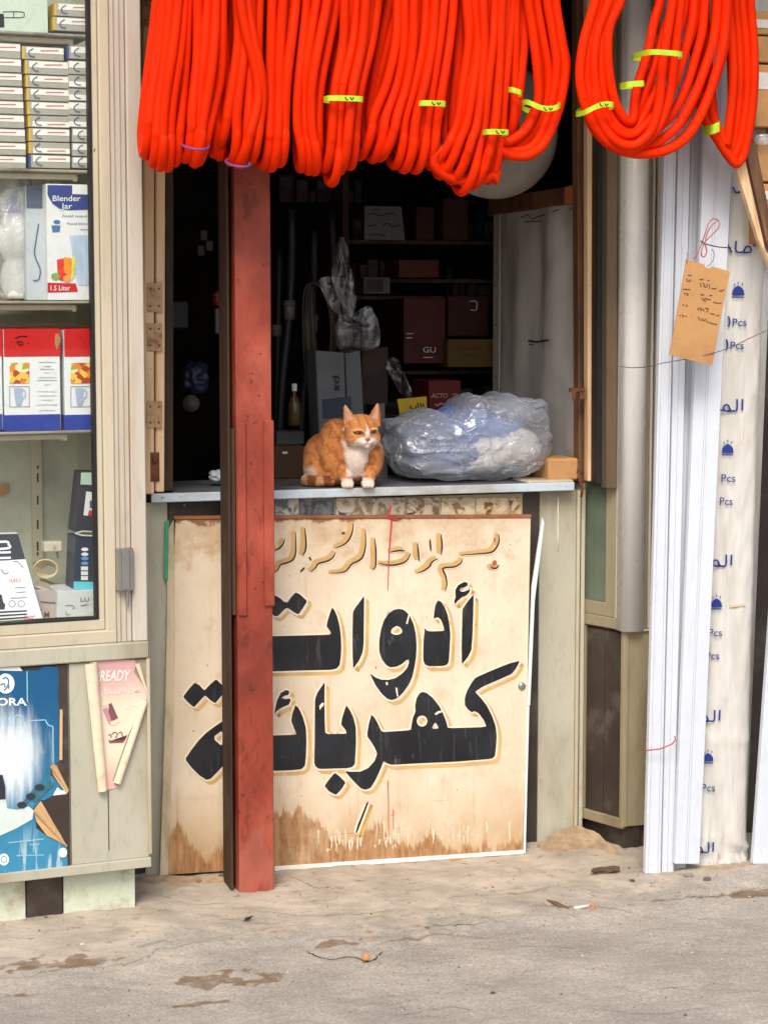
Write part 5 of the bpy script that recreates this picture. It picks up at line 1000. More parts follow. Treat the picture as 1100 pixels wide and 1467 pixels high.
def hang(mb, left, right, n, tips, Y=YH, layers=2, dep=.11, seed=0, drift=0):
    rnd = random.Random(seed)
    for l in range(layers):
        for i in range(n-(l % 2)):
            t = (i+.5+(.5 if l % 2 else 0))/n; off = rnd.uniform(-3, 3); ph = rnd.uniform(0, 6)
            px = [(a[0]*(1-t)+b_[0]*t, a[1]*(1-t)+b_[1]*t) for a, b_ in zip(left, right)]
            px = [(c_+(u_-c_)*(.93 if v_ > 40 else 1), v_) for (u_, v_), c_ in zip(px, [(a[0]+b_[0])/2 for a, b_ in zip(left, right)])]; px = cr(px, 5); yf = Y+l*.0235+rnd.uniform(-.004, .004)+(.006 if i % 2 else -.002)+.026*(2*t-1)**2; yb = Y+dep-l*.0235
            tip = tips[i]-l*15+off*.5
            px = [p for p in px if p[1] < tip-46]
            pts = [P(u+1.6*math.sin(v*.02+ph), v, yf+.004*math.sin(v*.03+ph)) for u, v in px]
            e = pts[-1]; ztip = P(px[-1][0], tip, yf)[2]; x_ = e[0]; hh = e[2]-ztip; rr = (yb-yf)/2
            dx = (drift+rnd.uniform(-4, 4))*.0018; sl = (pts[-1][0]-pts[-4][0])/max(1e-3, pts[-4][2]-pts[-1][2])
            for a in np.linspace(.12, math.pi-.2, 11): pts.append(np.array([x_+dx*a/3.1+.8*sl*(hh-RH)*(math.sin(a) if a < 1.57 else 1), yf+rr*(1-math.cos(a)), e[2]-(hh-RH)*math.sin(a)]))
            xb = x_+dx+.8*sl*(hh-RH)
            zt_ = pts[0][2]
            for z in np.linspace(e[2]+.05, zt_, 6): xb += rnd.uniform(-.004, .004); pts.append(np.array([xb+(pts[0][0]-xb)*(z-e[2])/(zt_-e[2]), yb, z]))
            for a in np.linspace(.2, math.pi-.2, 6): pts.append(np.array([pts[0][0], (yf+yb)/2+rr*math.cos(a), zt_+.20+.10*math.sin(a)]))
            mb.tube(cr(pts, 2, True), RH*rnd.uniform(.95, 1.03), 10, closed=True)
def face(mb, outer, inner, n, Y, layers=2, seed=0, back=.03, up=True):
    rnd = random.Random(seed)
    for l in range(layers):
        for i in range(n):
            t = (i+.5)/n; ph = rnd.uniform(0, 6); yy = Y+l*.025+(i % 3)*.009
            px = cr([(a[0]*(1-t)+b_[0]*t, a[1]*(1-t)+b_[1]*t) for a, b_ in zip(outer, inner)], 4)
            pts = [P(u+1.3*math.sin(j*.3+ph), v+1.0*math.cos(j*.3+ph), yy+back*j/len(px)) for j, (u, v) in enumerate(px)]
            a_, b_ = pts[-1], pts[0]
            for s in np.linspace(0, 1, 5): pts.append(a_+(b_-a_)*s+np.array([0, 0, .28+.05*math.sin(math.pi*s)]))
            mb.tube(cr(pts, 2, True), RH*rnd.uniform(.95, 1.03), 10, closed=True)
def tape(par, u0, u1, v, Y=YH, oy=-.014, h=7.5, dep=.06, tilt=0., sag=0., m=None, mark=True):
    Y += oy
    m = m or K("lime_tape", lin(176, 214, 50), .35, var=.08, vs=30)
    c = P((u0+u1)/2, v, Y); a = (P(u1, v, Y)[0]-P(u0, v, Y)[0])/2; hz = h*.00172/2; vs = []; n = 40
    for j in range(n):
        q = 2*math.pi*j/n; x = a*np.sign(math.cos(q))*abs(math.cos(q))**.55; y = dep/2+dep/2*1.05*np.sign(math.sin(q))*abs(math.sin(q))**.55
        z = tilt*x+sag*(x/a)**2*.0017+.0; nx = x/a*.0
        vs += [(c[0]+x, c[1]+y-.002, c[2]+z+hz), (c[0]+x, c[1]+y-.002, c[2]+z-hz), (c[0]+x*.97, c[1]+y+.0, c[2]+z-hz), (c[0]+x*.97, c[1]+y, c[2]+z+hz)]
    fs = []
    for j in range(n):
        for k_ in range(4): fs.append((j*4+k_, j*4+(k_+1) % 4, ((j+1) % n)*4+(k_+1) % 4, ((j+1) % n)*4+k_))
    b = B(); b.add(vs, fs); o = b.build("tape_band", m, par)
    if mark and u1-u0 > 28:
        b = B(); um = u0+(u1-u0)*.58; fn = lambda u, v_: P(u, v_, Y-.0045)
        strokes(b, [[(um-6, v-2.5), (um-5, v+1), (um-2, v+2)], [(um+1, v-2), (um+3, v+1.5), (um+6, v-1.5)]], 1.4, fn); b.build("print_mark", INKB, o)
def tie(par, u0, u1, v, Y, sag, tilt=0):
    b = B(); c = P((u0+u1)/2, v, Y); a = (P(u1, v, Y)[0]-P(u0, v, Y)[0])/2
    b.tube([(c[0]+a*math.cos(q), c[1]+.035-.045*math.sin(q), c[2]-sag*.0017*(math.sin(q))+tilt*math.cos(q)) for q in np.linspace(0, 2*math.pi, 32)[:-1]], .0028, 8, closed=True)
    b.build("purple_tie", M("purple_twine", lin(110, 70, 130), .6), par, smooth=True)
CG = "orange hose coils hanging over the opening"
def coil(i, lab, build, u, v): 
    t_ = thing("hose_coil", lab, "hose coil", P(u, v, YH+.07), CG); b = B(); build(b); b.build("hose", hosemat(i), t_, smooth=True); return t_
coil(0, "leftmost orange hose coil, one strand bowing out over the wooden shutter", lambda b: hang(b, [(238,-40),(233,0),(224,60),(210,130),(206,165),(206,200),(216,220)], [(278,-40),(276,0),(274,80),(268,150),(264,190),(262,215),(260,235)], 5, [228,240,244,246,238], seed=1, drift=6), 240, 245)
c1 = coil(1, "second orange coil from the left, tied near its bottom with purple twine", lambda b: (hang(b, [(280,-40),(279,0),(274,80),(269,130),(268,170),(272,205),(272,225)], [(327,-40),(326,0),(327,60),(323,110),(312,150),(300,190),(300,225)], 4, [232,238,240,236], Y=YH-.012, seed=2), hang(b, [(300,-40),(300,0),(306,60),(308,110),(306,150),(304,190),(306,225)], [(328,-40),(326,0),(328,60),(328,110),(328,150),(324,190),(322,225)], 2, [226,230], Y=YH+.03, seed=3, drift=8)), 295, 240)
tie(c1, 265, 303, 206, YH-.026, 8)
c2 = coil(2, "third orange coil from the left, twisted and tied low with purple twine", lambda b: (hang(b, [(336,-40),(334,0),(333,60),(324,130),(318,170),(320,200),(326,225)], [(378,-40),(377,0),(378,60),(378,110),(378,160),(376,200),(372,225)], 4, [216,238,240,226], seed=4), hang(b, [(343,-40),(343,0),(350,50),(360,95),(364,140),(350,190),(340,225)], [(356,-40),(358,0),(368,50),(379,95),(382,140),(376,190),(362,225)], 2, [240,236], Y=YH-.022, seed=5)), 350, 240)
tie(c2, 330, 362, 232, YH-.03, 7)
coil(3, "fourth orange coil from the left, ending just right of the red post top", lambda b: hang(b, [(384,-40),(384,0),(380,60),(378,120),(378,180),(380,210),(384,230)], [(432,-40),(430,0),(426,60),(420,120),(416,180),(414,210),(414,230)], 3, [242,245,238], seed=6), 398, 243)
coil(4, "fifth orange coil from the left, untaped, between the post and the first lime-taped coil", lambda b: hang(b, [(430,-40),(430,0),(424,60),(421,120),(421,180),(428,210),(434,235)], [(494,-40),(490,0),(478,60),(466,120),(464,180),(467,210),(470,235)], 4, [248,252,250,236], seed=7, drift=8), 445, 250)
c5 = coil(5, "orange coil with a single lime tape and the pointed lowest strand left of centre", lambda b: hang(b, [(488,-40),(487,0),(482,60),(472,120),(470,150),(468,200),(468,240)], [(550,-40),(547,0),(540,60),(526,120),(521,160),(518,200),(514,240)], 4, [248,268,250,244], Y=YH-.02, seed=8), 492, 266)
tape(c5, 470, 523, 141, YH-.036)
c6 = coil(6, "broad orange coil sweeping down to the left with a small lime tape, centre", lambda b: hang(b, [(562,-40),(561,0),(558,60),(545,120),(524,168),(522,195),(528,220)], [(656,-40),(655,0),(652,60),(645,120),(640,170),(636,200),(626,230)], 7, [230,234,232,242,248,248,238], seed=9, drift=-6, layers=3), 585, 245)
tape(c6, 603, 641, 148, YH-.016)
c7 = coil(7, "orange coil with the lowest point of all and a lime tape, right of centre", lambda b: (hang(b, [(658,-40),(660,0),(664,60),(656,120),(646,175),(634,200),(626,225)], [(742,-40),(740,0),(736,60),(732,130),(730,180),(727,210),(722,240)], 6, [244,256,266,280,272,266], seed=10, layers=3, drift=-8), face(b, [(662,-40),(664,0),(668,80),(660,150),(646,190),(634,208),(616,222),(618,240),(640,256),(680,262),(712,250)], [(688,-40),(690,0),(692,80),(684,150),(668,190),(652,216),(640,228),(642,240),(660,248),(684,250),(704,240)], 2, YH+.012, 1, 3)), 668, 278)
tape(c7, 697, 731, 189, YH-.016)
c8 = coil(8, "orange coil opening into a loop with two lime tapes, beside the white basin", lambda b: (face(b, [(800,-40),(803,0),(812,60),(816,95),(808,140),(797,180),(782,212),(765,224),(745,226),(722,222),(704,205),(690,150),(688,0),(690,-40)], [(745,-40),(748,0),(757,50),(764,100),(766,140),(755,170),(744,186),(730,198),(722,200),(712,192),(705,175),(700,140),(698,0),(700,-40)], 4, YH+.01, 2, 11), hang(b, [(734,-40),(734,0),(733,60),(732,100),(731,130),(730,170),(728,200)], [(757,-40),(756,0),(755,60),(752,100),(749,130),(746,160),(742,190)], 2, [206,196], Y=YH+.03, seed=12)), 765, 226)
tape(c8, 757, 806, 156, YH-.004, tilt=-.05, sag=9, dep=.08); tape(c8, 731, 749, 131, YH+.012, tilt=-.3)
c9 = coil(9, "large open orange loop with four lime tapes, right of the jamb", lambda b: (face(b, [(852,-40),(849,0),(834,60),(828,110),(834,150),(848,185),(872,210),(902,223),(935,226),(962,220),(988,203),(1012,165),(1030,120),(1045,60),(1050,-40)], [(898,-40),(892,0),(876,40),(875,90),(882,140),(893,164),(902,172),(908,166),(908,140),(909,115),(914,90),(922,60),(930,25),(938,0),(944,-40)], 7, YH-.03, 2, 13), face(b, [(958,-40),(955,0),(946,60),(942,100),(940,140),(930,180),(916,200),(905,208),(890,205),(872,188),(858,160),(852,110),(860,50),(880,0),(884,-40)], [(985,-40),(982,0),(975,60),(968,110),(960,150),(944,188),(922,208),(905,214),(886,210),(866,192),(850,160),(844,110),(852,50),(872,0),(876,-40)], 2, YH-.065, 1, 14, .06)), 920, 228)
tape(c9, 840, 883, 150, YH-.05, tilt=.22, sag=-6, dep=.09); tape(c9, 930, 983, 76, YH-.086, tilt=-.04, dep=.13, mark=False); tape(c9, 898, 925, 120, YH-.04, tilt=.08, mark=False, h=8)
c10 = coil(10, "rightmost orange coil, drawn to a point in front of the leaning planks", lambda b: face(b, [(1080,-40),(1079,0),(1083,70),(1083,130),(1079,180),(1070,222),(1058,238),(1046,230),(1032,212),(1018,188),(1006,165),(996,120),(990,60),(986,-40)], [(1036,-40),(1036,0),(1041,60),(1044,110),(1043,150),(1040,185),(1038,200),(1034,200),(1030,190),(1026,176),(1022,160),(1018,110),(1012,60),(1010,-40)], 4, YH+.04, 3, 15), 1058, 243)
tape(c10, 1019, 1032, 183, YH+.03, tilt=.4, mark=False, h=14)
# ------------------------------------------------------------------ cat
def make_cat():
    cx, cyf = P(498, 696, -.02)[0], -.035
    base = np.array([cx, cyf, ZC+.0005]); S = .01*1.0
    cat = thing("cat", "orange and white cat crouching on the counter, looking right", "cat", base)
    va = YAW*.9   # the drawing axes face the camera
    Rz = Matrix.Rotation(-va, 3, 'Z')
    mb = B(); I3 = Matrix.Identity(3)
    def E(c, r, rot=I3): mb.ell(c, r, 18, 12, rot=rot)
    def T(a, b_, r0, r1, n=8, c=None):
        a, b_ = Vector(a), Vector(b_); k = 7; pts = [a.lerp(b_, i/k) if c is None else ((1-i/k)**2*a+2*(1-i/k)*(i/k)*Vector(c)+(i/k)**2*b_) for i in range(k+1)]
        mb.tube(pts, [r0+(r1-r0)*i/k for i in range(k+1)], 14); E(pts[0], (r0,)*3); E(pts[-1], (r1,)*3)
    E((1.3, 2.6, 7.6), (5.8, 5.2, 6.4)); E((1.6, 1.0, 8.2), (4.6, 4.4, 5.2)); E((-4.2, 3.6, 7.6), (4.2, 5, 5.4)); E((6.2, 3.2, 7.8), (3.1, 4.6, 5.2))
    E((-3.4, 7, 8.9), (6.2, 7.5, 7.0)); E((.6, 4.2, 12.4), (4.9, 5, 4.6)); E((-3.2, 6, 13.2), (4.4, 5.2, 4.6)); E((-7.2, 9.5, 7.0), (5.0, 6.6, 6.6)); E((-8.0, 6.0, 5.0), (4.2, 5.2, 4.9)); E((-3, 6, 3.6), (6.4, 6.5, 3.4)); E((3, 7, 5), (5, 6, 5))
    T((-2.0, 1.6, 6.4), (-.6, -1.4, 2.2), 2.7, 1.55); E((-.5, -2.6, 1.25), (1.75, 2.3, 1.25)); T((6.6, 1.8, 6.2), (5.0, -1.2, 2.2), 2.4, 1.55); E((4.9, -2.4, 1.3), (1.8, 2.3, 1.3))
    for sx in (-1.0, 0, 1.0): E((-.5+sx, -4.1+abs(sx)*.35, .85), (.62, .95, .8)); E((4.9+sx, -3.9+abs(sx)*.35, .85), (.62, .95, .8))
    E((-6.6, 2.4, 1.2), (2.2, 3.2, 1.2))
    # tail curled round
    tp = cr([(-9.8, 8.5, 2.2), (-11.4, 5.0, 1.5), (-10.6, 2.4, 1.4), (-8.0, 1.1, 1.35), (-4.8, .6, 1.3)], 6); mb.tube(tp, [1.45-.35*i/len(tp) for i in range(len(tp))], 12); E(tp[-1], (1.1,)*3)
    # neck
    T((1.0, 2.6, 11.5), (3.0, .2, 14.2), 4.4, 3.7)
    H0 = Vector((3.2, -1.6, 15.0)); HR = Matrix.Rotation(R(19), 3, 'Z')@Matrix.Rotation(R(9), 3, 'X')@Matrix.Rotation(R(-2), 3, 'Y')
    def h(p): return H0+HR@Vector(p)
    def EH(c, r): mb.ell(h(c), r, 18, 12, rot=HR)
    EH((0, 0, .2), (4.45, 4.3, 3.9)); EH((0, .4, 1.4), (4.1, 3.8, 3.0)); EH((-2.6, -1.3, -1.6), (2.2, 2.3, 2.0)); EH((2.6, -1.3, -1.6), (2.2, 2.3, 2.0)); EH((-.95, -4.05, -2.0), (1.25, 1.25, 1.0)); EH((.95, -4.05, -2.0), (1.25, 1.25, 1.0)); EH((0, -3.9, -3.0), (1.15, 1.1, .85))
    mb.tube([h((0, -3.1, 1.4)), h((0, -4.0, .3)), h((0, -4.8, -.9))], [1.5, 1.05, .75], 12); EH((0, -4.8, -1.05), (.72, .55, .5)); EH((-2.1, -3.3, .95), (1.35, .7, .55)); EH((2.1, -3.3, .95), (1.35, .7, .55))
    for sx in (-1, 1):
        n, k = 8, 8; vs = []
        for i in range(k+1):
            f = i/k; wd = 2.1*(1-f)**.85+.12; cxx = sx*(2.85+1.75*f+.15*math.sin(f*3)); z = 2.1+5.3*f
            for lay in (0, 1):
                for j in range(n+1):
                    a = -1+2*j/n; y = -.2+.4*f-.9*(1-f)*(a*a)*1.1+(lay*(.55-.25*f)); vs.append(h((cxx+a*wd*.92+sx*.0, y, z-(.9*(1-f))*a*a*.3-abs(a)*.0+sx*a*-.9*(1-f))))
        m_ = n+1; fs = []
        for i in range(k):
            for j in range(n):
                a0 = i*2*m_+j; b0 = (i+1)*2*m_+j; fs += [(a0, a0+1, b0+1, b0), (a0+m_+1, a0+m_, b0+m_, b0+m_+1)]
            for j in (0, n): a0 = i*2*m_+j; b0 = (i+1)*2*m_+j; q = (a0, b0, b0+m_, a0+m_); fs.append(q if j == 0 else q[::-1])
        t0 = k*2*m_; fs.append(tuple([t0+j for j in range(m_)]+[t0+m_+j for j in range(m_-1, -1, -1)])); fs.append(tuple([j for j in range(m_-1, -1, -1)]+[m_+j for j in range(m_)]))
        mb.add(vs, fs)
    me = bpy.data.meshes.new("t"); me.from_pydata(mb.v, [], mb.f); o = bpy.data.objects.new("t", me); COL.objects.link(o)
    rm = o.modifiers.new("r", 'REMESH'); rm.mode = 'VOXEL'; rm.voxel_size = .17; rm.adaptivity = 0
    dg = bpy.context.evaluated_depsgraph_get(); m2 = bpy.data.meshes.new_from_object(o.evaluated_get(dg)); bpy.data.objects.remove(o)
    nv = len(m2.vertices); V = np.zeros(nv*3); m2.vertices.foreach_get('co', V); V = V.reshape(-1, 3)
    ed = np.zeros(len(m2.edges)*2, int); m2.edges.foreach_get('vertices', ed); ed = ed.reshape(-1, 2)
    Hinv = HR.transposed(); Hl = (V-np.array(H0))@np.array(Hinv).T
    headw = np.clip(1-np.maximum(np.abs(Hl[:, 2]-1.5)-4.6, 0)/1., 0, 1)*(np.linalg.norm(Hl, axis=1) < 8.8)
    for it in range(16):
        acc = np.zeros_like(V); cnt = np.zeros(nv); np.add.at(acc, ed[:, 0], V[ed[:, 1]]); np.add.at(acc, ed[:, 1], V[ed[:, 0]]); np.add.at(cnt, ed[:, 0], 1); np.add.at(cnt, ed[:, 1], 1)
        lam = .55*(1-.85*headw) if it > 3 else .45*(1-.5*headw)
        low = np.clip(V[:, 2]/2.5, .15, 1); V = V+(acc/cnt[:, None]-V)*(lam*low)[:, None]
    V[:, 2] = np.maximum(V[:, 2], 0.02)
    Hl = (V-np.array(H0))@np.array(Hinv).T
    m2.vertices.foreach_set('co', V.ravel()); m2.update(); Nn = np.zeros(nv*3); m2.vertices.foreach_get('normal', Nn); Nn = Nn.reshape(-1, 3)
    # coat colours
    def ss(x, a, b_): t = np.clip((x-a)/(b_-a), 0, 1); return t*t*(3-2*t)
    nz = np.array([noise.fractal(Vector(p)*.45, .7, 2, 3) for p in V]); nz2 = np.array([noise.noise(Vector(p)*1.6) for p in V])
    O1, O2, O3 = np.array(lin(206, 136, 76)), np.array(lin(150, 82, 40)), np.array(lin(230, 178, 124)); Wh = np.array(lin(232, 216, 202)); Pk = np.array(lin(214, 140, 130))
    C = O1[None]*(1+.12*nz[:, None])
    st = np.sin(V[:, 0]*1.5+V[:, 2]*.9+V[:, 1]*.55+nz*3.2); C += (O2-O1)[None]*(ss(st, .25, .85)*.62)[:, None]
    back = ss(V[:, 2], 10.5, 14)*ss(V[:, 1], 2.5, 6); C += (O2-C)*(back*.7)[:, None]
    fl = ss(-V[:, 2], -7, -3.5)*ss(V[:, 1], 3, 5); C += (O3-C)*(fl*.8)[:, None]
    isH = (np.linalg.norm(Hl, axis=1) < 5.6) & (Hl[:, 1] < 3.5) | (Hl[:, 2] > 3)
    # white chest, belly
    xc = V[:, 0]-(1.9+.05*(V[:, 2]-8)); wid = 2.6+.25*np.clip(V[:, 2]-6, 0, 6); chest = ss(-(np.abs(xc)-wid-nz*.5), -.3, .7)*ss(-V[:, 1], -2.4, -.8)*ss(V[:, 2], 2.5, 3.5)*(1-isH)
    C += (Wh-C)*chest[:, None]
    paw = ss(-(V[:, 2]+.3*nz2), -2.9, -2.3)*ss(-V[:, 1], .2, .9); C += (Wh-C)*paw[:, None]
    hip = ss(-np.hypot(V[:, 0]+10.5, (V[:, 2]-3.2)*.8), -2.6, -1.2)*ss(-V[:, 1], -9, -4); C += (Wh-C)*(hip*.7)[:, None]
    # tail rings, colours darkened to imitate the shadow on the tail
    tl = (V[:, 2] < 3.1) & (V[:, 0] < -4.2) & (V[:, 1] < 3.4); rg = ss(np.sin(V[:, 0]*1.5+.6+nz2), -.1, .6)*.8; tc = O2[None]*.6+(O3*.8-O2*.6)[None]*rg[:, None]; C[tl] = tc[tl]
    # head
    hx, hy, hz = Hl[:, 0], Hl[:, 1], Hl[:, 2]; hw_ = isH.astype(float)
    base_h = O1[None]*(1+.08*nz[:, None]); fs_ = ss(np.sin(hx*3.0), .45, .9)*ss(hz, 1.4, 2.2); base_h = base_h+(O2-base_h)*(fs_*.55)[:, None]
    cs = ss(np.sin(hz*2.6+np.abs(hx)*.6+1.2), .4, .9)*ss(np.abs(hx), 2.7, 3.6)*ss(-hz, -1.2, 0); base_h = base_h+(O2-base_h)*(cs*.5)[:, None]
    blaze = ss(-(np.abs(hx-.1)-(.25+.42*np.clip(1.9-hz, 0, 6)+.12*nz2)), -.1, .35)*ss(-hz, -2.9, -1.9)*ss(-hy, 1.2, 2.0)
    muz = ss(-(np.hypot(hx/3.3, (hz+2.3)/1.9)-1), -.05, .25)*ss(-hy, -.2, .8); wh = np.clip(blaze+muz, 0, 1); jaw = ss(-hz, 2.2, 3.)*ss(-hy, -2.5, -1.)
    wh = np.clip(wh+jaw, 0, 1); base_h = base_h+(Wh-base_h)*wh[:, None]
    ring = ss(-np.abs(np.hypot((np.abs(hx)-2.15)/1.15, (hz-.5)/.75)-1.25), -.35, -.05)*ss(-hy, 1.5, 2.5); base_h = base_h+(O3*1.15-base_h)*(ring*.6)[:, None]
    line = ss(-np.hypot((np.abs(hx)-2.15)/1.15, (hz-.5)/.50), -1.1, -.9)*ss(-hy, 1.5, 2.5); base_h = base_h+(np.array(lin(60, 34, 26))-base_h)*line[:, None]
    tr_ = ss(-np.hypot((np.abs(hx)-1.0)/.45, (hz-.1)/.6), -1.2, -.8)*ss(-hy, 2, 3); base_h = base_h+(np.array(lin(140, 84, 70))-base_h)*(tr_*.6)[:, None]
    nose = ss(-np.hypot(hx/.75, (hz+1.15)/.5), -1.1, -.85)*ss(-hy, 3.8, 4.4); base_h = base_h+(np.array(lin(196, 110, 104))-base_h)*nose[:, None]
    nb = ss(-np.abs(hx), -.6, -.2)*ss(-hz, -.6, .3)*ss(hz, -1.0, -.6)*ss(-hy, 3.6, 4.2); base_h = base_h+(Pk-base_h)*(nb*.55)[:, None]
    mouth = ss(-np.abs(hz+2.55+.22*np.cos(hx*2.4)), -.22, -.06)*ss(-np.abs(hx), -1.7, -1.3)*ss(-hy, 3.2, 3.9); mv = ss(-np.abs(hx), -.16, -.05)*ss(-np.abs(hz+2.0), -.6, -.4)*ss(-hy, 3.9, 4.5); mo = np.clip(mouth+mv, 0, 1); base_h = base_h+(np.array(lin(110, 56, 54))-base_h)*(mo*.8)[:, None]
    Nh = Nn@np.array(Hinv).T; ear = ss(hz, 2.6, 3.6)*ss(-Nh[:, 1], .3, .6)*ss(-np.abs(np.abs(hx)-(2.85+1.75*np.clip((hz-2.1)/5.3, 0, 1))), -1.75*(1-np.clip((hz-2.1)/5.8, 0, 1))-.05, -1.15*(1-np.clip((hz-2.1)/5.8, 0, 1)))*ss(np.abs(hx), 1.9, 2.5); base_h = base_h+(np.array(lin(226, 180, 158))-base_h)*(ear*.8)[:, None]
    C = C*(1-hw_[:, None])+base_h*hw_[:, None]; C = np.clip(C, .01, .9)
    Vw = np.array([Rz@Vector(p) for p in V])*S
    m3 = bpy.data.meshes.new("body"); m3.from_pydata(Vw.tolist(), [], [tuple(p.vertices) for p in m2.polygons]); m3.polygons.foreach_set('use_smooth', [True]*len(m3.polygons))
    ca = m3.color_attributes.new("coat", 'FLOAT_COLOR', 'POINT'); ca.data.foreach_set('color', np.hstack([C, np.ones((nv, 1))]).ravel())
    t = NT("cat_coat"); at = t.N("ShaderNodeAttribute", attribute_name="coat"); n = t.noise(420, t.map((1, 1, .5)), 3); c = t.mix(t.ramp(n, .3, .7, 0, .28), at.outputs['Color'], lin(120, 70, 40)); t.bump(n, .35, .002); CM = t.fin(c, .75, 0, .2); t.b.inputs['Sheen Weight'].default_value = .25
    m3.materials.append(CM); bo = bpy.data.objects.new("body", m3); COL.objects.link(bo); bo.parent = cat
    # short fur: thin blades following the coat
    rnd = np.random.RandomState(4); nf = 42000; tri = rnd.randint(0, nv, nf); hv = []; hf = []; hc = []
    for q in tri:
        p = V[q]; nn = Nn[q]; l_ = Hl[q]
        if l_[1] < -2.6 and abs(l_[2]-.2) < 1.6 and np.linalg.norm(l_) < 5.6: continue
        onh = np.linalg.norm(l_) < 6; ln_ = (.22 if onh else .5)*(.7+.6*rnd.rand()); 
        if p[2] < 2.4 and p[1] < 0: ln_ *= .4
        down = np.array([-.1, .5, -1.]) if not onh else np.array([(p[0]-3.2)*.3, .6, -.2]); tdir = down-nn*np.dot(down, nn); tdir /= np.linalg.norm(tdir)+1e-6
        d = nn*.38+tdir*.9+rnd.randn(3)*.12; s_ = np.cross(d, nn); s_ /= np.linalg.norm(s_)+1e-6; p = p+rnd.randn(3)*.05; w_ = .035
        if p[2]+d[2]*ln_ < .03: continue
        i0 = len(hv); hv += [p-s_*w_, p+s_*w_, p+d*ln_*.6+s_*w_*.6, p+d*ln_*1.0-nn*.05*ln_]; hf.append((i0, i0+1, i0+2, i0+3)); cc = np.append(np.clip(C[q]*(.82+.36*rnd.rand()), 0, 1), 1); hc += [cc]*4
    hv = np.array([Rz@Vector(p) for p in hv])*S; mf = bpy.data.meshes.new("fur"); mf.from_pydata(hv.tolist(), [], hf); ca = mf.color_attributes.new("coat", 'FLOAT_COLOR', 'POINT'); ca.data.foreach_set('color', np.array(hc).ravel())
    t = NT("fur_strands"); at = t.N("ShaderNodeAttribute", attribute_name="coat"); mf.materials.append(t.fin(at.outputs['Color'], .7, 0, .2)); fo = bpy.data.objects.new("fur", mf); COL.objects.link(fo); fo.parent = cat; fo['kind'] = 'stuff'
    # eyes
    def Wp(p): return base+np.array(Rz@(Vector(h(p))))*S
    for sx in (-1, 1):
        b = B(); b.ell(Wp((sx*2.12, -3.05, .5)), (.98*S, .88*S, .58*S), 16, 10, rot=Rz@HR); e = b.build("eye", M("amber_eye", lin(150, 92, 40), .1, var=.1, vs=200, spec=.6), cat, smooth=True)
        b = B(); b.ell(Wp((sx*2.12+.06, -3.72, .5)), (.30*S, .24*S, .42*S), 12, 8, rot=Rz@HR); b.build("pupil", M("pupil_black", (.006, .006, .006), .08), e, smooth=True)
    b = B()
    for sx in (-1, 1):
        for i in range(5):
            a = Wp((sx*1.3, -4.6, -1.9-.18*i)); m_ = Wp((sx*(3.6+.2*i), -5.0, -1.5-.5*i)); e_ = Wp((sx*(5.6+.2*i), -4.4, -1.7-.9*i)); b.tube(cr([a, m_, e_], 4), [.00022*(1-.8*j/8) for j in range(9)], 4)
    b.build("whiskers", M("whisker_white", lin(235, 230, 225), .4), cat, smooth=True)
make_cat()

# ------------------------------------------------------------------ plastic bag on the counter
bc = P(679, 697, .03)
bag = thing("plastic_bag", "big translucent plastic bag stuffed with blue and white goods on the counter", "plastic bag", (bc[0], .10, ZC))
hw_b = (P(795, 640, .0)[0]-P(563, 640, .0)[0])/2; hb = P(680, 574, .05)[2]-ZC
def btop(p):
    z = p.z; x = p.x/hw_b
    p.z = (z+hb/2)*(1+.17*x+.06*math.sin(x*6+.6)+.05*math.sin(x*13+2))*.985-hb/2; p.z = max(p.z, -hb/2+.002*math.sin(x*9)); return p
ctr = np.array([bc[0]+.007, .115, ZC+hb/2+.001])
b = B()
for i, (dx, dy, dz, rx_, ry_, rz_, m_) in enumerate(((-.10, 0, -.012, .095, .08, .078, 0), (-.02, .02, .012, .10, .09, .082, 1), (.075, .01, .02, .10, .085, .070, 1), (-.06, -.02, -.045, .13, .085, .05, 0))):
    vs, fs = crumple(ctr+np.array([dx, dy, dz]), (rx_, ry_, rz_), 2.1+i, amp=.22, sq=2.3); b.add(vs, fs, m_)
b.build("blue_cloth", [M("slate_blue_cloth", lin(84, 104, 146), .8, var=.3, vs=20, bump=.3), M("mid_blue_cloth", lin(112, 140, 206), .7, var=.25, vs=14, bump=.3)], bag, smooth=True)
b = B(); 
for i, (dx, dy, dz, rx_, ry_, rz_) in enumerate(((.065, -.055, -.035, .085, .05, .045), (.13, -.045, -.02, .065, .05, .05), (.02, -.06, -.06, .06, .045, .03), (.10, .0, .045, .05, .05, .04))):
    vs, fs = crumple(ctr+np.array([dx, dy, dz]), (rx_, ry_, rz_), 7.1+i, amp=.35, sq=2.2); b.add(vs, fs)
b.build("white_goods", M("white_cloth_goods", lin(222, 216, 206), .6, var=.06, vs=30, bump=.4, bs=40), bag, smooth=True)
t = NT("milky_bag_film"); gl = t.N("ShaderNodeBsdfGlossy"); gl.inputs['Roughness'].default_value = .22; tr = t.N("ShaderNodeBsdfTransparent"); df = t.N("ShaderNodeBsdfDiffuse"); df.inputs[0].default_value = (.80, .86, .95, 1); tl = t.N("ShaderNodeBsdfTranslucent"); tl.inputs[0].default_value = (.6, .64, .7, 1)
rg = t.noise(7, t.map((1, 1, 1.3)), 4, .5, 1.8); rgr = t.math('ABSOLUTE', t.math('SUBTRACT', rg, .5)); ridge = t.ramp(rgr, .0, .03, 1, 0)
m0 = t.N("ShaderNodeMixShader"); m0.inputs[0].default_value = .4; t.L(df.outputs[0], m0.inputs[1]); t.L(tl.outputs[0], m0.inputs[2])
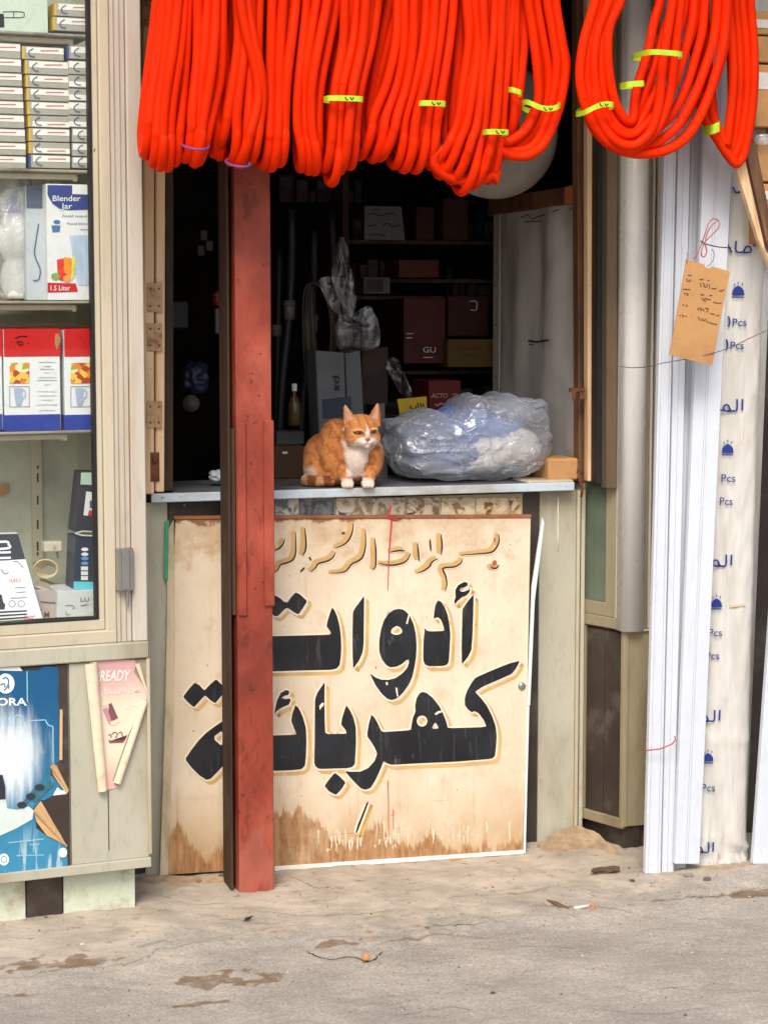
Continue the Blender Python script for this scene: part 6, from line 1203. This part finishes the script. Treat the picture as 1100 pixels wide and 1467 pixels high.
m2_ = t.N("ShaderNodeMixShader"); m2_.inputs[0].default_value = .30; t.L(m0.outputs[0], m2_.inputs[1]); t.L(gl.outputs[0], m2_.inputs[2]); m1 = t.N("ShaderNodeMixShader"); lw = t.N("ShaderNodeLayerWeight"); lw.inputs[0].default_value = .3
f_ = t.math('ADD', t.ramp(lw.outputs['Facing'], 0, 1, .40, .92), t.math('MULTIPLY', ridge, .32)); t.L(f_, m1.inputs[0]); t.L(tr.outputs[0], m1.inputs[1]); t.L(m2_.outputs[0], m1.inputs[2]); t.L(m1.outputs[0], t.out.inputs[0])
bm_ = t.N("ShaderNodeBump"); bm_.inputs['Strength'].default_value = .7; bm_.inputs['Distance'].default_value = .008; t.L(t.math('ADD', ridge, t.noise(14, det=3, dist=1.6)), bm_.inputs['Height'])
for s_ in (gl, df): t.L(bm_.outputs[0], s_.inputs['Normal'])
BAGM = t.mat
def bagshape(p): return btop(p)
vs, fs = crumple((0, 0, 0), (hw_b*.95, .145, hb*.49), 11.7, 170, 100, amp=.10, sq=3.6, top=bagshape)
out = []
for v in vs:
    d = v.normalized(); r_ = noise.ridged_multi_fractal(d*4.2+Vector((1, 2, 3)), 1., 2.2, 4, 1., 2.)-1.
    f1 = abs(noise.noise(Vector((d.x*2.2+d.z*2.5, d.y*2, d.z*3.1-d.x*1.5)))); f2 = abs(noise.noise(Vector((d.x*5-d.z*3, d.y*3, d.z*5+d.x*2.5+7)))); q = v*(1+.06*(.35-min(.35, f1*2.4))*2+.012*(.3-min(.3, f2*2.4))*2); out.append(ctr+np.array([q.x, q.y, max(q.z, -hb/2-.001+.0)]))
b = B(); b.add(out, fs); b.build("film", BAGM, bag, smooth=True)
kn = P(742, 583, .05); b = B(); vs, fs = crumple(kn, (.075, .045, .024), 4.4, 60, 36, amp=.55, sq=2.); b.add(vs, fs); b.build("gathered_neck", BAGM, bag, smooth=True)

# ------------------------------------------------------------------ things inside the dark shop, colours lowered to imitate its dimness
INB = {}
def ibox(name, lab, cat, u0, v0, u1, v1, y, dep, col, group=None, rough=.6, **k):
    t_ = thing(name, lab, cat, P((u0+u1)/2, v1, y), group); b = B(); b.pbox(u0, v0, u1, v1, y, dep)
    key = "card_%d_%d_%d" % col; b.build("box", K(key, sc3(lin(*col), .34), rough, var=.1, **k), t_, bev=.002); return t_  # base colour scaled down in place of interior shade
def ifn(y): return lambda u, v: P(u, v, y)
sf = thing("back_shelf", "dark shelving at the back of the shop holding red boxes", "shelf", P(640, 700, .8))
for v in (345, 400, 424, 531, 592): b = B(); x0_, x1_, z0_, z1_ = W.rect(500, v, 760, v+5, .78); b.box(x0_, x1_+.3, .78, 1.15, z0_, z1_); b.build("shelf_board", DARKW, sf)
b = B(); x0_ = P(500, 500, .78)[0]; b.box(x0_-.02, x0_, .78, 1.15, .03, 2.4); b.build("shelf_side", DARKW, sf)
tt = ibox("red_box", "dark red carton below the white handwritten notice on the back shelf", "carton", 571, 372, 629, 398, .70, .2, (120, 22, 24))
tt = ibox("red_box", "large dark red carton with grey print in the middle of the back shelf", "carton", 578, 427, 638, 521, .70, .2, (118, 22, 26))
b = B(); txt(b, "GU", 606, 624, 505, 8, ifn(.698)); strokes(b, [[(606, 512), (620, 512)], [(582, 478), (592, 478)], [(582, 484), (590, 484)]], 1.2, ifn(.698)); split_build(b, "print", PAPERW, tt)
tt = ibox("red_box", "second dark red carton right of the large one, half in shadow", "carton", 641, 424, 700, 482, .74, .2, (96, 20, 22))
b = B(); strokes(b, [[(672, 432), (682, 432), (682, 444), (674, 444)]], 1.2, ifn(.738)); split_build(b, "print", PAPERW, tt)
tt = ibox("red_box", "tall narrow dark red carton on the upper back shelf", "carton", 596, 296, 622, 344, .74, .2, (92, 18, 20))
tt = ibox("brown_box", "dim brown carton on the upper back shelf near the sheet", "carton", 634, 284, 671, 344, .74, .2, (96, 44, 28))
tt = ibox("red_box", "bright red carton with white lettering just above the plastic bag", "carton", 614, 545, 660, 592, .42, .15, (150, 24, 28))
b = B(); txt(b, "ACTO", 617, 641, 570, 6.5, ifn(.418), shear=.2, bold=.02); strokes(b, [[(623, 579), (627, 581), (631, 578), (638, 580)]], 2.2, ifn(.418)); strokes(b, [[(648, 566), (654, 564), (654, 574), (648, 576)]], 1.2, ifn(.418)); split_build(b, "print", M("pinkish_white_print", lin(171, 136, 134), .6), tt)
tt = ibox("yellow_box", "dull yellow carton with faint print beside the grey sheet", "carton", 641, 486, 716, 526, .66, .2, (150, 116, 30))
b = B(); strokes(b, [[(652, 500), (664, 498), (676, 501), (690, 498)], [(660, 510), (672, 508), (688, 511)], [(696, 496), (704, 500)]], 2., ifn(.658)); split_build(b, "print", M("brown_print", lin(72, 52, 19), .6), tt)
tt = thing("yellow_card", "bright yellow price card with black handwriting behind the bag", "card", P(590, 612, .38)); b = B(); b.slab([P(576, 612, .38), P(612, 606, .38), P(611, 568, .38), P(569, 572, .38)], (0, .004, 0)); b.build("card", M("yellow_card", lin(206, 172, 36), .6), tt)
b = B(); strokes(b, [[(587, 581), (590, 586), (595, 586), (596, 581)], [(598, 577), (600, 585)], [(602, 577), (604, 584)], [(606, 578), (607, 583)], [(584, 597), (592, 596)]], 1.7, ifn(.377)); split_build(b, "handwriting", INKB, tt)
tt = thing("paper_notice", "white handwritten paper notice pinned up in the dark interior", "notice", P(550, 344, .62)); b = B(); b.slab([P(522, 343, .62), P(580, 344, .62), P(575, 296, .62), P(522, 295, .62)], (0, .002, 0)); b.build("sheet", M("dimmed_white_paper", lin(98, 96, 95), .8), tt)  # white sheet coloured dark as if unlit
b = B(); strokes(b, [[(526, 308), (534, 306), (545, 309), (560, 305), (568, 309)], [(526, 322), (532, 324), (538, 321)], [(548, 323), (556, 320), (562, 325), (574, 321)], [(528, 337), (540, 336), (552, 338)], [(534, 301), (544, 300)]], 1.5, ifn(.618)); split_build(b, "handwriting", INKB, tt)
tt = ibox("small_box", "small white-edged open box on the shelf under the notice", "box", 521, 397, 559, 421, .55, .1, (120, 118, 112)); b = B(); b.pbox(524, 400, 549, 418, .548, .004); b.build("dark_window", M("dark_maroon", lin(40, 16, 14), .6), tt)
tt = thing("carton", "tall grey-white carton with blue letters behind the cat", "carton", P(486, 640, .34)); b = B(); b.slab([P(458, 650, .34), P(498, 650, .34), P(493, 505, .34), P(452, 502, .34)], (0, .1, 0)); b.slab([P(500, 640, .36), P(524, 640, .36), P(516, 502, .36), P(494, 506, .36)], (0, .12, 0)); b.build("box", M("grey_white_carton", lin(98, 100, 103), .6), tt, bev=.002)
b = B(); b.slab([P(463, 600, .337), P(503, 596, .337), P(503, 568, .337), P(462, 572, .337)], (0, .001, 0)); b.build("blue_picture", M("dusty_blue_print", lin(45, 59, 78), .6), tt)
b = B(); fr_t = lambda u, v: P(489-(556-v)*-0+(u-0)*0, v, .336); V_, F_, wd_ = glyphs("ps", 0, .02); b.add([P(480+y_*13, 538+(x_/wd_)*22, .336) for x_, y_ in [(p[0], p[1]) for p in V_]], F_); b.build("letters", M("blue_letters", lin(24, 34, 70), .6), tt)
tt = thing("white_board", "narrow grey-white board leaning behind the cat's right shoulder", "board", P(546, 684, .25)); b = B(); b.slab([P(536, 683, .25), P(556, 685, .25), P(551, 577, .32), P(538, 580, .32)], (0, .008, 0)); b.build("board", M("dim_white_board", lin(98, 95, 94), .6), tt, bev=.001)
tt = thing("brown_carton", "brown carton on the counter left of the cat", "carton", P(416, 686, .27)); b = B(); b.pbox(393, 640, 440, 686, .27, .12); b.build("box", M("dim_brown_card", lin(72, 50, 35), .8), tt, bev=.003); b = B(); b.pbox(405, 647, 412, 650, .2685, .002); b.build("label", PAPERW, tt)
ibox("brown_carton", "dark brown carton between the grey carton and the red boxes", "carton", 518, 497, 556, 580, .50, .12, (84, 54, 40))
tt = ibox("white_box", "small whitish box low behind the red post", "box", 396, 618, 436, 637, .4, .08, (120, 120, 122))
# dark pipes with pale couplings, bottle, cables, plastic sleeves
def pipe(lab, pts, y, r, cpl, col=(44, 46, 52)):
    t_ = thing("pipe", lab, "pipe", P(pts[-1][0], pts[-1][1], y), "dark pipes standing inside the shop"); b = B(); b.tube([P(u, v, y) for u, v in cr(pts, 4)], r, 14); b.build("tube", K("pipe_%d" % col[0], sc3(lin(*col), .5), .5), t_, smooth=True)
    for (u, v0, v1) in cpl: b = B(); b.tube([P(u, v0, y), P(u, v1, y)], r*1.35, 16); b.tube([P(u, v0+4, y), P(u, v0+8, y)], r*1.55, 16); b.build("coupling", M("dimmed_white_coupling", lin(98, 96, 95), .5), t_, smooth=True, bev=0)  # white couplings toned down to imitate shade
pipe("dark pipe with a pale coupling nearest the red post", [(418, 300), (416, 430), (404, 560), (398, 690)], .5, .012, [(415, 430, 458)])
pipe("dark pipe with a whitish coupling above the cat's back", [(450, 330), (448, 460), (436, 560), (428, 690)], .52, .011, [(448, 450, 476)])
pipe("black pipe leaning at the far left of the interior row", [(400, 360), (399, 470), (395, 690)], .56, .011, [(397, 465, 482)], (36, 36, 40))
pipe("thin black pipe behind the grey carton", [(475, 300), (478, 450), (470, 690)], .7, .012, [], (40, 40, 46))
t_ = thing("bottle", "dim amber bottle standing left of the cat", "bottle", P(422, 612, .35)); b = B(); c_ = P(422, 610, .35); b.lathe([(.0001, 0), (.017, 0), (.019, .01), (.019, .055), (.014, .075), (.006, .085), (.006, .105), (.0001, .106)], c_, 20); b.build("glass", M("amber_glass", lin(76, 57, 32), .15), t_, smooth=True)
b = B(); b.lathe([(.0075, .098), (.0075, .118), (.0001, .119)], c_, 16); b.build("cap", PAPERW, t_, smooth=True)
t_ = thing("cable_loops", "hank of black and yellow cables hanging behind the cat", "cable", P(462, 560, .44)); b = B(); by = B()
for i in range(9):
    r0 = random.uniform(-6, 6); pts = [(440+r0*.5+i, 410), (434+i*2, 470+r0), (438+i*2.5, 540+r0), (452+i*1.5, 590+r0*2), (468+i, 540), (474+i*.8, 470+r0), (462+i*1.2, 415)]
    (by if i in (3, 7) else b).tube([P(u, v, .44+.006*i) for u, v in cr(pts, 5, True)], .0035, 7, closed=True)
b.build("black_cable", BLACKP, t_, smooth=True); by.build("yellow_cable", M("olive_yellow_cable", lin(104, 83, 28), .5), t_, smooth=True)
t = NT("dimmed_film"); gl = t.N("ShaderNodeBsdfGlossy"); gl.inputs['Roughness'].default_value = .25; gl.inputs[0].default_value = (.5, .5, .52, 1); tr = t.N("ShaderNodeBsdfTransparent"); df = t.N("ShaderNodeBsdfDiffuse"); df.inputs[0].default_value = (.12, .115, .12, 1)  # film darkened to suit the dim interior, shade put into its colour
m1 = t.N("ShaderNodeMixShader"); m2 = t.N("ShaderNodeMixShader"); t.L(t.ramp(t.noise(1, t.map((40, 20, 9), rot=(0, .4, 0)), 4, .6, .5), .35, .65, .15, .7), m1.inputs[0]); t.L(tr.outputs[0], m1.inputs[1]); t.L(m2.outputs[0], m1.inputs[2]); m2.inputs[0].default_value = .3; t.L(df.outputs[0], m2.inputs[1]); t.L(gl.outputs[0], m2.inputs[2]); t.L(m1.outputs[0], t.out.inputs[0]); DIMP = t.mat
for i, (q, lab) in enumerate((([(476, 400), (504, 455), (505, 390), (489, 338)], "pointed translucent plastic sleeve hanging above the cables"), ([(458, 400), (506, 405), (505, 452), (480, 450)], "crumpled translucent bag under the pointed sleeve"), ([(486, 500), (542, 495), (532, 440), (505, 450), (484, 455)], "broad translucent sleeves sagging over the grey carton"), ([(554, 530), (584, 575), (590, 560), (572, 520), (560, 512)], "small crumpled translucent bag beside the yellow card"))):
    b = B(); cq = np.mean(q, 0); n_ = 6; vs = []; L_ = cr(q, 6, True); ctr_ = P(cq[0], cq[1], .40+.03*i)
    for k_ in range(n_+1):
        for j, (u, v) in enumerate(L_):
            f = k_/n_; pu, pv = cq[0]+(u-cq[0])*f, cq[1]+(v-cq[1])*f; p = P(pu, pv, .40+.03*i); p[1] += .012*fbm(pu*.05, pv*.02, 3)-.008*(1-f); vs.append(p)
    m_ = len(L_); b.add(vs, [(k_*m_+j, k_*m_+(j+1) % m_, (k_+1)*m_+(j+1) % m_, (k_+1)*m_+j) for k_ in range(n_) for j in range(m_)]); tag(b.build("plastic_sleeve", DIMP, smooth=True), lab, "plastic sleeve", "plastic sleeves inside the shop")
# clutter on and between the back shelves
rnd = random.Random(11); CL = "dim cartons and packets on the back shelves"
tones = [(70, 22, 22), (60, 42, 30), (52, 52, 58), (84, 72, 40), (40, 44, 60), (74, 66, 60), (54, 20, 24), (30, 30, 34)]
names = ['dark red', 'brown', 'slate grey', 'mustard brown', 'navy', 'taupe', 'maroon', 'black']
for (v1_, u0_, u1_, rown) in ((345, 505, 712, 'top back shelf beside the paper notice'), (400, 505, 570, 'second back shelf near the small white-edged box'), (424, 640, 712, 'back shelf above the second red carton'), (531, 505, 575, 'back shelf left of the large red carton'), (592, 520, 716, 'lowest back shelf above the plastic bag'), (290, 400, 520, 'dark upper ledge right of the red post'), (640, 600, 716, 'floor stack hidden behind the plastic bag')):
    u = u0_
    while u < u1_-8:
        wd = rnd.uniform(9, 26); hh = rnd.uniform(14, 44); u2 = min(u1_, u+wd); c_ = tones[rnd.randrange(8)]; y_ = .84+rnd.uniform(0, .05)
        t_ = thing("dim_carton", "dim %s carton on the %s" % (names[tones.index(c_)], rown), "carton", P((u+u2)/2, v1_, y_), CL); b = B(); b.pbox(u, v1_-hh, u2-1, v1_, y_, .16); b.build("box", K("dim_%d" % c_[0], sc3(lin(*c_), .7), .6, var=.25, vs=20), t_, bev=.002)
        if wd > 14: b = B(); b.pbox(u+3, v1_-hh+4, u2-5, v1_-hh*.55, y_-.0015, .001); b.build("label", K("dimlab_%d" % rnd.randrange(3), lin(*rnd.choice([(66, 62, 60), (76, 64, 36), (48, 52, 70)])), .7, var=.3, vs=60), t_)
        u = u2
# left part of the interior
t_ = thing("wall_lamp", "small round off-white lamp holder in the dark left of the post", "lamp", P(274, 580, .4)); b = B(); b.lathe([(.024, .0), (.022, .006), (.014, .012), (.008, .02), (.0001, .022)], P(274, 578, .4), 24, axis=(-.2, -1, 0)); b.build("holder", M("dimmed_white_plastic", lin(98, 92, 81), .5), t_, smooth=True)  # white holder darkened to imitate the gloom left of the post
b = B(); vs, fs = crumple(P(279, 542, .45), (.038, .03, .045), 9.2, amp=.5); b.add(vs, fs); tag(b.build("blue_bag", M("dark_blue_plastic", lin(36, 44, 68), .4), smooth=True), "crumpled dark blue bag in the dark left part of the shop", "bag")
ibox("grey_carton", "dim grey carton in the dark left of the red post", "carton", 240, 432, 270, 470, .5, .1, (92, 92, 96)); ibox("paper_pad", "small pale pad hanging beside the timber backing", "notepad", 309, 442, 320, 478, .4, .02, (150, 150, 150))
b = B(); vs, fs = crumple(P(313, 428, .42), (.018, .018, .022), 3.2, amp=.3); b.add(vs, fs); tag(b.build("red_container", M("red_plastic", lin(104, 20, 19), .4), smooth=True), "small red rounded object above the pale pad", "container")
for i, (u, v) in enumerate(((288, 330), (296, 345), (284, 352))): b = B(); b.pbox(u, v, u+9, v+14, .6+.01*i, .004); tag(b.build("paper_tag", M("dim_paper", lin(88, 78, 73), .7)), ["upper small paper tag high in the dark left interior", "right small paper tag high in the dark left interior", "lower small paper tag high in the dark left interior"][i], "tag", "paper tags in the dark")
b = B(); vs, fs = crumple(P(312, 682, .12), (.022, .02, .016), 6.2, amp=.4); b.add(vs, fs); tag(b.build("cloth_scrap", M("pale_cloth_scrap", lin(190, 196, 206), .7), smooth=True), "small pale cloth scrap on the counter left of the post", "cloth")
b = B(); b.tube([P(318, 583, .3), P(319, 598, .3)], .0035, 8); tag(b.build("chalk_stick", PAPERW), "small white stick standing beside the timber backing", "stick")

# ------------------------------------------------------------------ litter and dirt on the ground
rk = G(868, 1250); b = B()
for i in range(4):
    vs, fs = crumple(rk+np.array([-.02+.013*i, .004*math.sin(i*3), .008]), (.022, .011, .007), 20+i, 16, 10, amp=.6); b.add(vs, fs)
tag(b.build("bark_piece", M("dark_bark", lin(92, 74, 56), .8, var=.3, vs=40), smooth=False), "dark splintered chip lying before the sand heap", "wood chip")
bt = thing("cigarette_butt", "white and orange cigarette butt on the pavement at right", "cigarette butt", G(840, 1300)); b = B(); a_, c_ = G(822, 1301, .004), G(845, 1297, .004); b.tube([a_, c_], .0036, 10); b.build("paper", M("cig_white", lin(225, 220, 212), .7), bt, smooth=True); b = B(); b.tube([c_, G(852, 1299, .004)], .0038, 10); b.build("filter", M("cig_orange", lin(214, 120, 50), .7), bt, smooth=True)
b = B(); vs, fs = crumple(G(524, 1371, .008), (.009, .008, .008), 8., 14, 9, amp=.3); b.add(vs, fs); tag(b.build("cork_bit", M("cork", lin(188, 140, 92), .8)), "tiny tan cork bit on the pavement, centre", "cork")
b = B(); b.slab([G(349, 1320, .003), G(358, 1317, .004), G(363, 1312, .008), G(352, 1315, .006)], (0, 0, .001)); tag(b.build("dry_leaf", M("dark_leaf", lin(40, 34, 30), .7)), "small dark dry leaf in front of the post", "leaf")
b = B(); b.slab([G(783, 1290, .002), G(800, 1300, .002), G(815, 1302, .003), G(798, 1293, .004)], (0, 0, .003)); tag(b.build("twig", M("twig_brown", lin(110, 86, 62), .8)), "short brown twig beside the cigarette butt", "twig")
for i, (u, v, r_, c_) in enumerate(((612, 1330, .006, (120, 100, 78)), (318, 1256, .010, (110, 92, 70)), (285, 1262, .008, (130, 110, 86)), (905, 1262, .007, (92, 76, 60)), (985, 1256, .012, (150, 140, 122)), (1012, 1260, .010, (118, 100, 80)), (706, 1420, .005, (90, 78, 66)), (118, 1352, .004, (210, 204, 192)))):
    p = G(u, v); p[2] = gz(p[0], p[1])+r_*.35; b = B(); vs, fs = crumple(p, (r_, r_*.8, r_*.5), 30.+i, 12, 8, amp=.7); b.add(vs, fs)
    tag(b.build("pebble", K("pebble_%d" % i, lin(*c_), .9, var=.2, vs=60)), ["small brown pebble right of the long crack", "rough brown pebble at the foot of the sign left of the post", "tan pebble by the left corner of the sign", "dark pebble near the splintered chip", "pale grey lump of rubble under the white planks", "brown lump of rubble before the wrapped bundle", "dark speck of stone in the open asphalt, lower right of centre", "whitish pebble in front of the cabinet plinth"][i], "pebble")
# sand heap by the pillar, dirt fillets along the walls
def heap(pts, name, lab_kind, h, wd, seed):
    vs = []; fs = []; n, m_ = 40, 10; L_ = [np.array(G(u, v)) for u, v in pts]; L_ = cr(L_, 8); k_ = len(L_)
    for i, p in enumerate(L_):
        t0 = i/(k_-1); env = math.sin(math.pi*min(1, max(0, t0)))**.5
        for j in range(m_+1):
            s = j/m_; q = p+np.array([0, .02-wd*s, 0]); q[2] = -.006+h*env*(1-s)**1.6*(1+.35*fbm(q[0]*.6, q[1], 9))+.0022*fbm(q[0], q[1], 45); vs.append(q)
    for i in range(k_-1):
        for j in range(m_): fs.append((i*(m_+1)+j, i*(m_+1)+j+1, (i+1)*(m_+1)+j+1, (i+1)*(m_+1)+j))
    b = B(); b.add(vs, fs); return tag(b.build(name, M("brown_dirt_"+name, lin(162, 138, 110), .95, var=.2, vs=40, bump=.6, bs=160, spots=lin(110, 86, 62), samt=.3, ss=50), smooth=True), kind='stuff')
heap([(772, 1216), (800, 1210), (830, 1206), (862, 1212), (885, 1222)], "sand_heap", 0, .040, .15, 1)
heap([(392, 1250), (500, 1242), (640, 1232), (775, 1218)], "dust_fillet", 0, .006, .05, 2); heap([(196, 1262), (230, 1262), (300, 1262), (345, 1262)], "dirt_fillet", 0, .016, .05, 3)
heap([(975, 1248), (1010, 1246), (1050, 1246), (1085, 1240)], "rubble_fillet", 0, .014, .05, 4)
b = B(); rnd = random.Random(3)
for _ in range(1900):
    u = rnd.uniform(-20, 1120); v = 1467-(1467-1240)*rnd.random()**.7
    if v < 1340-u*.1+ -20: continue
    p = G(u, v); s = rnd.uniform(.001, .0036)*(1.8 if rnd.random() < .05 else 1); p[2] = gz(p[0], p[1])-.0003
    a = rnd.uniform(0, 3); vs = [p+np.array([s*math.cos(a+k*2.09)*rnd.uniform(.7, 1.3), s*math.sin(a+k*2.09)*rnd.uniform(.7, 1.3), 0]) for k in range(3)]+[p+np.array([0, 0, s*rnd.uniform(.5, 1)])]; b.add(vs, [(0, 1, 3), (1, 2, 3), (2, 0, 3)], rnd.choice([0, 0, 1]))
tag(b.build("gravel", [M("pale_grit", lin(170, 162, 148), .9), M("dark_grit", lin(100, 88, 74), .9)]), kind='stuff')
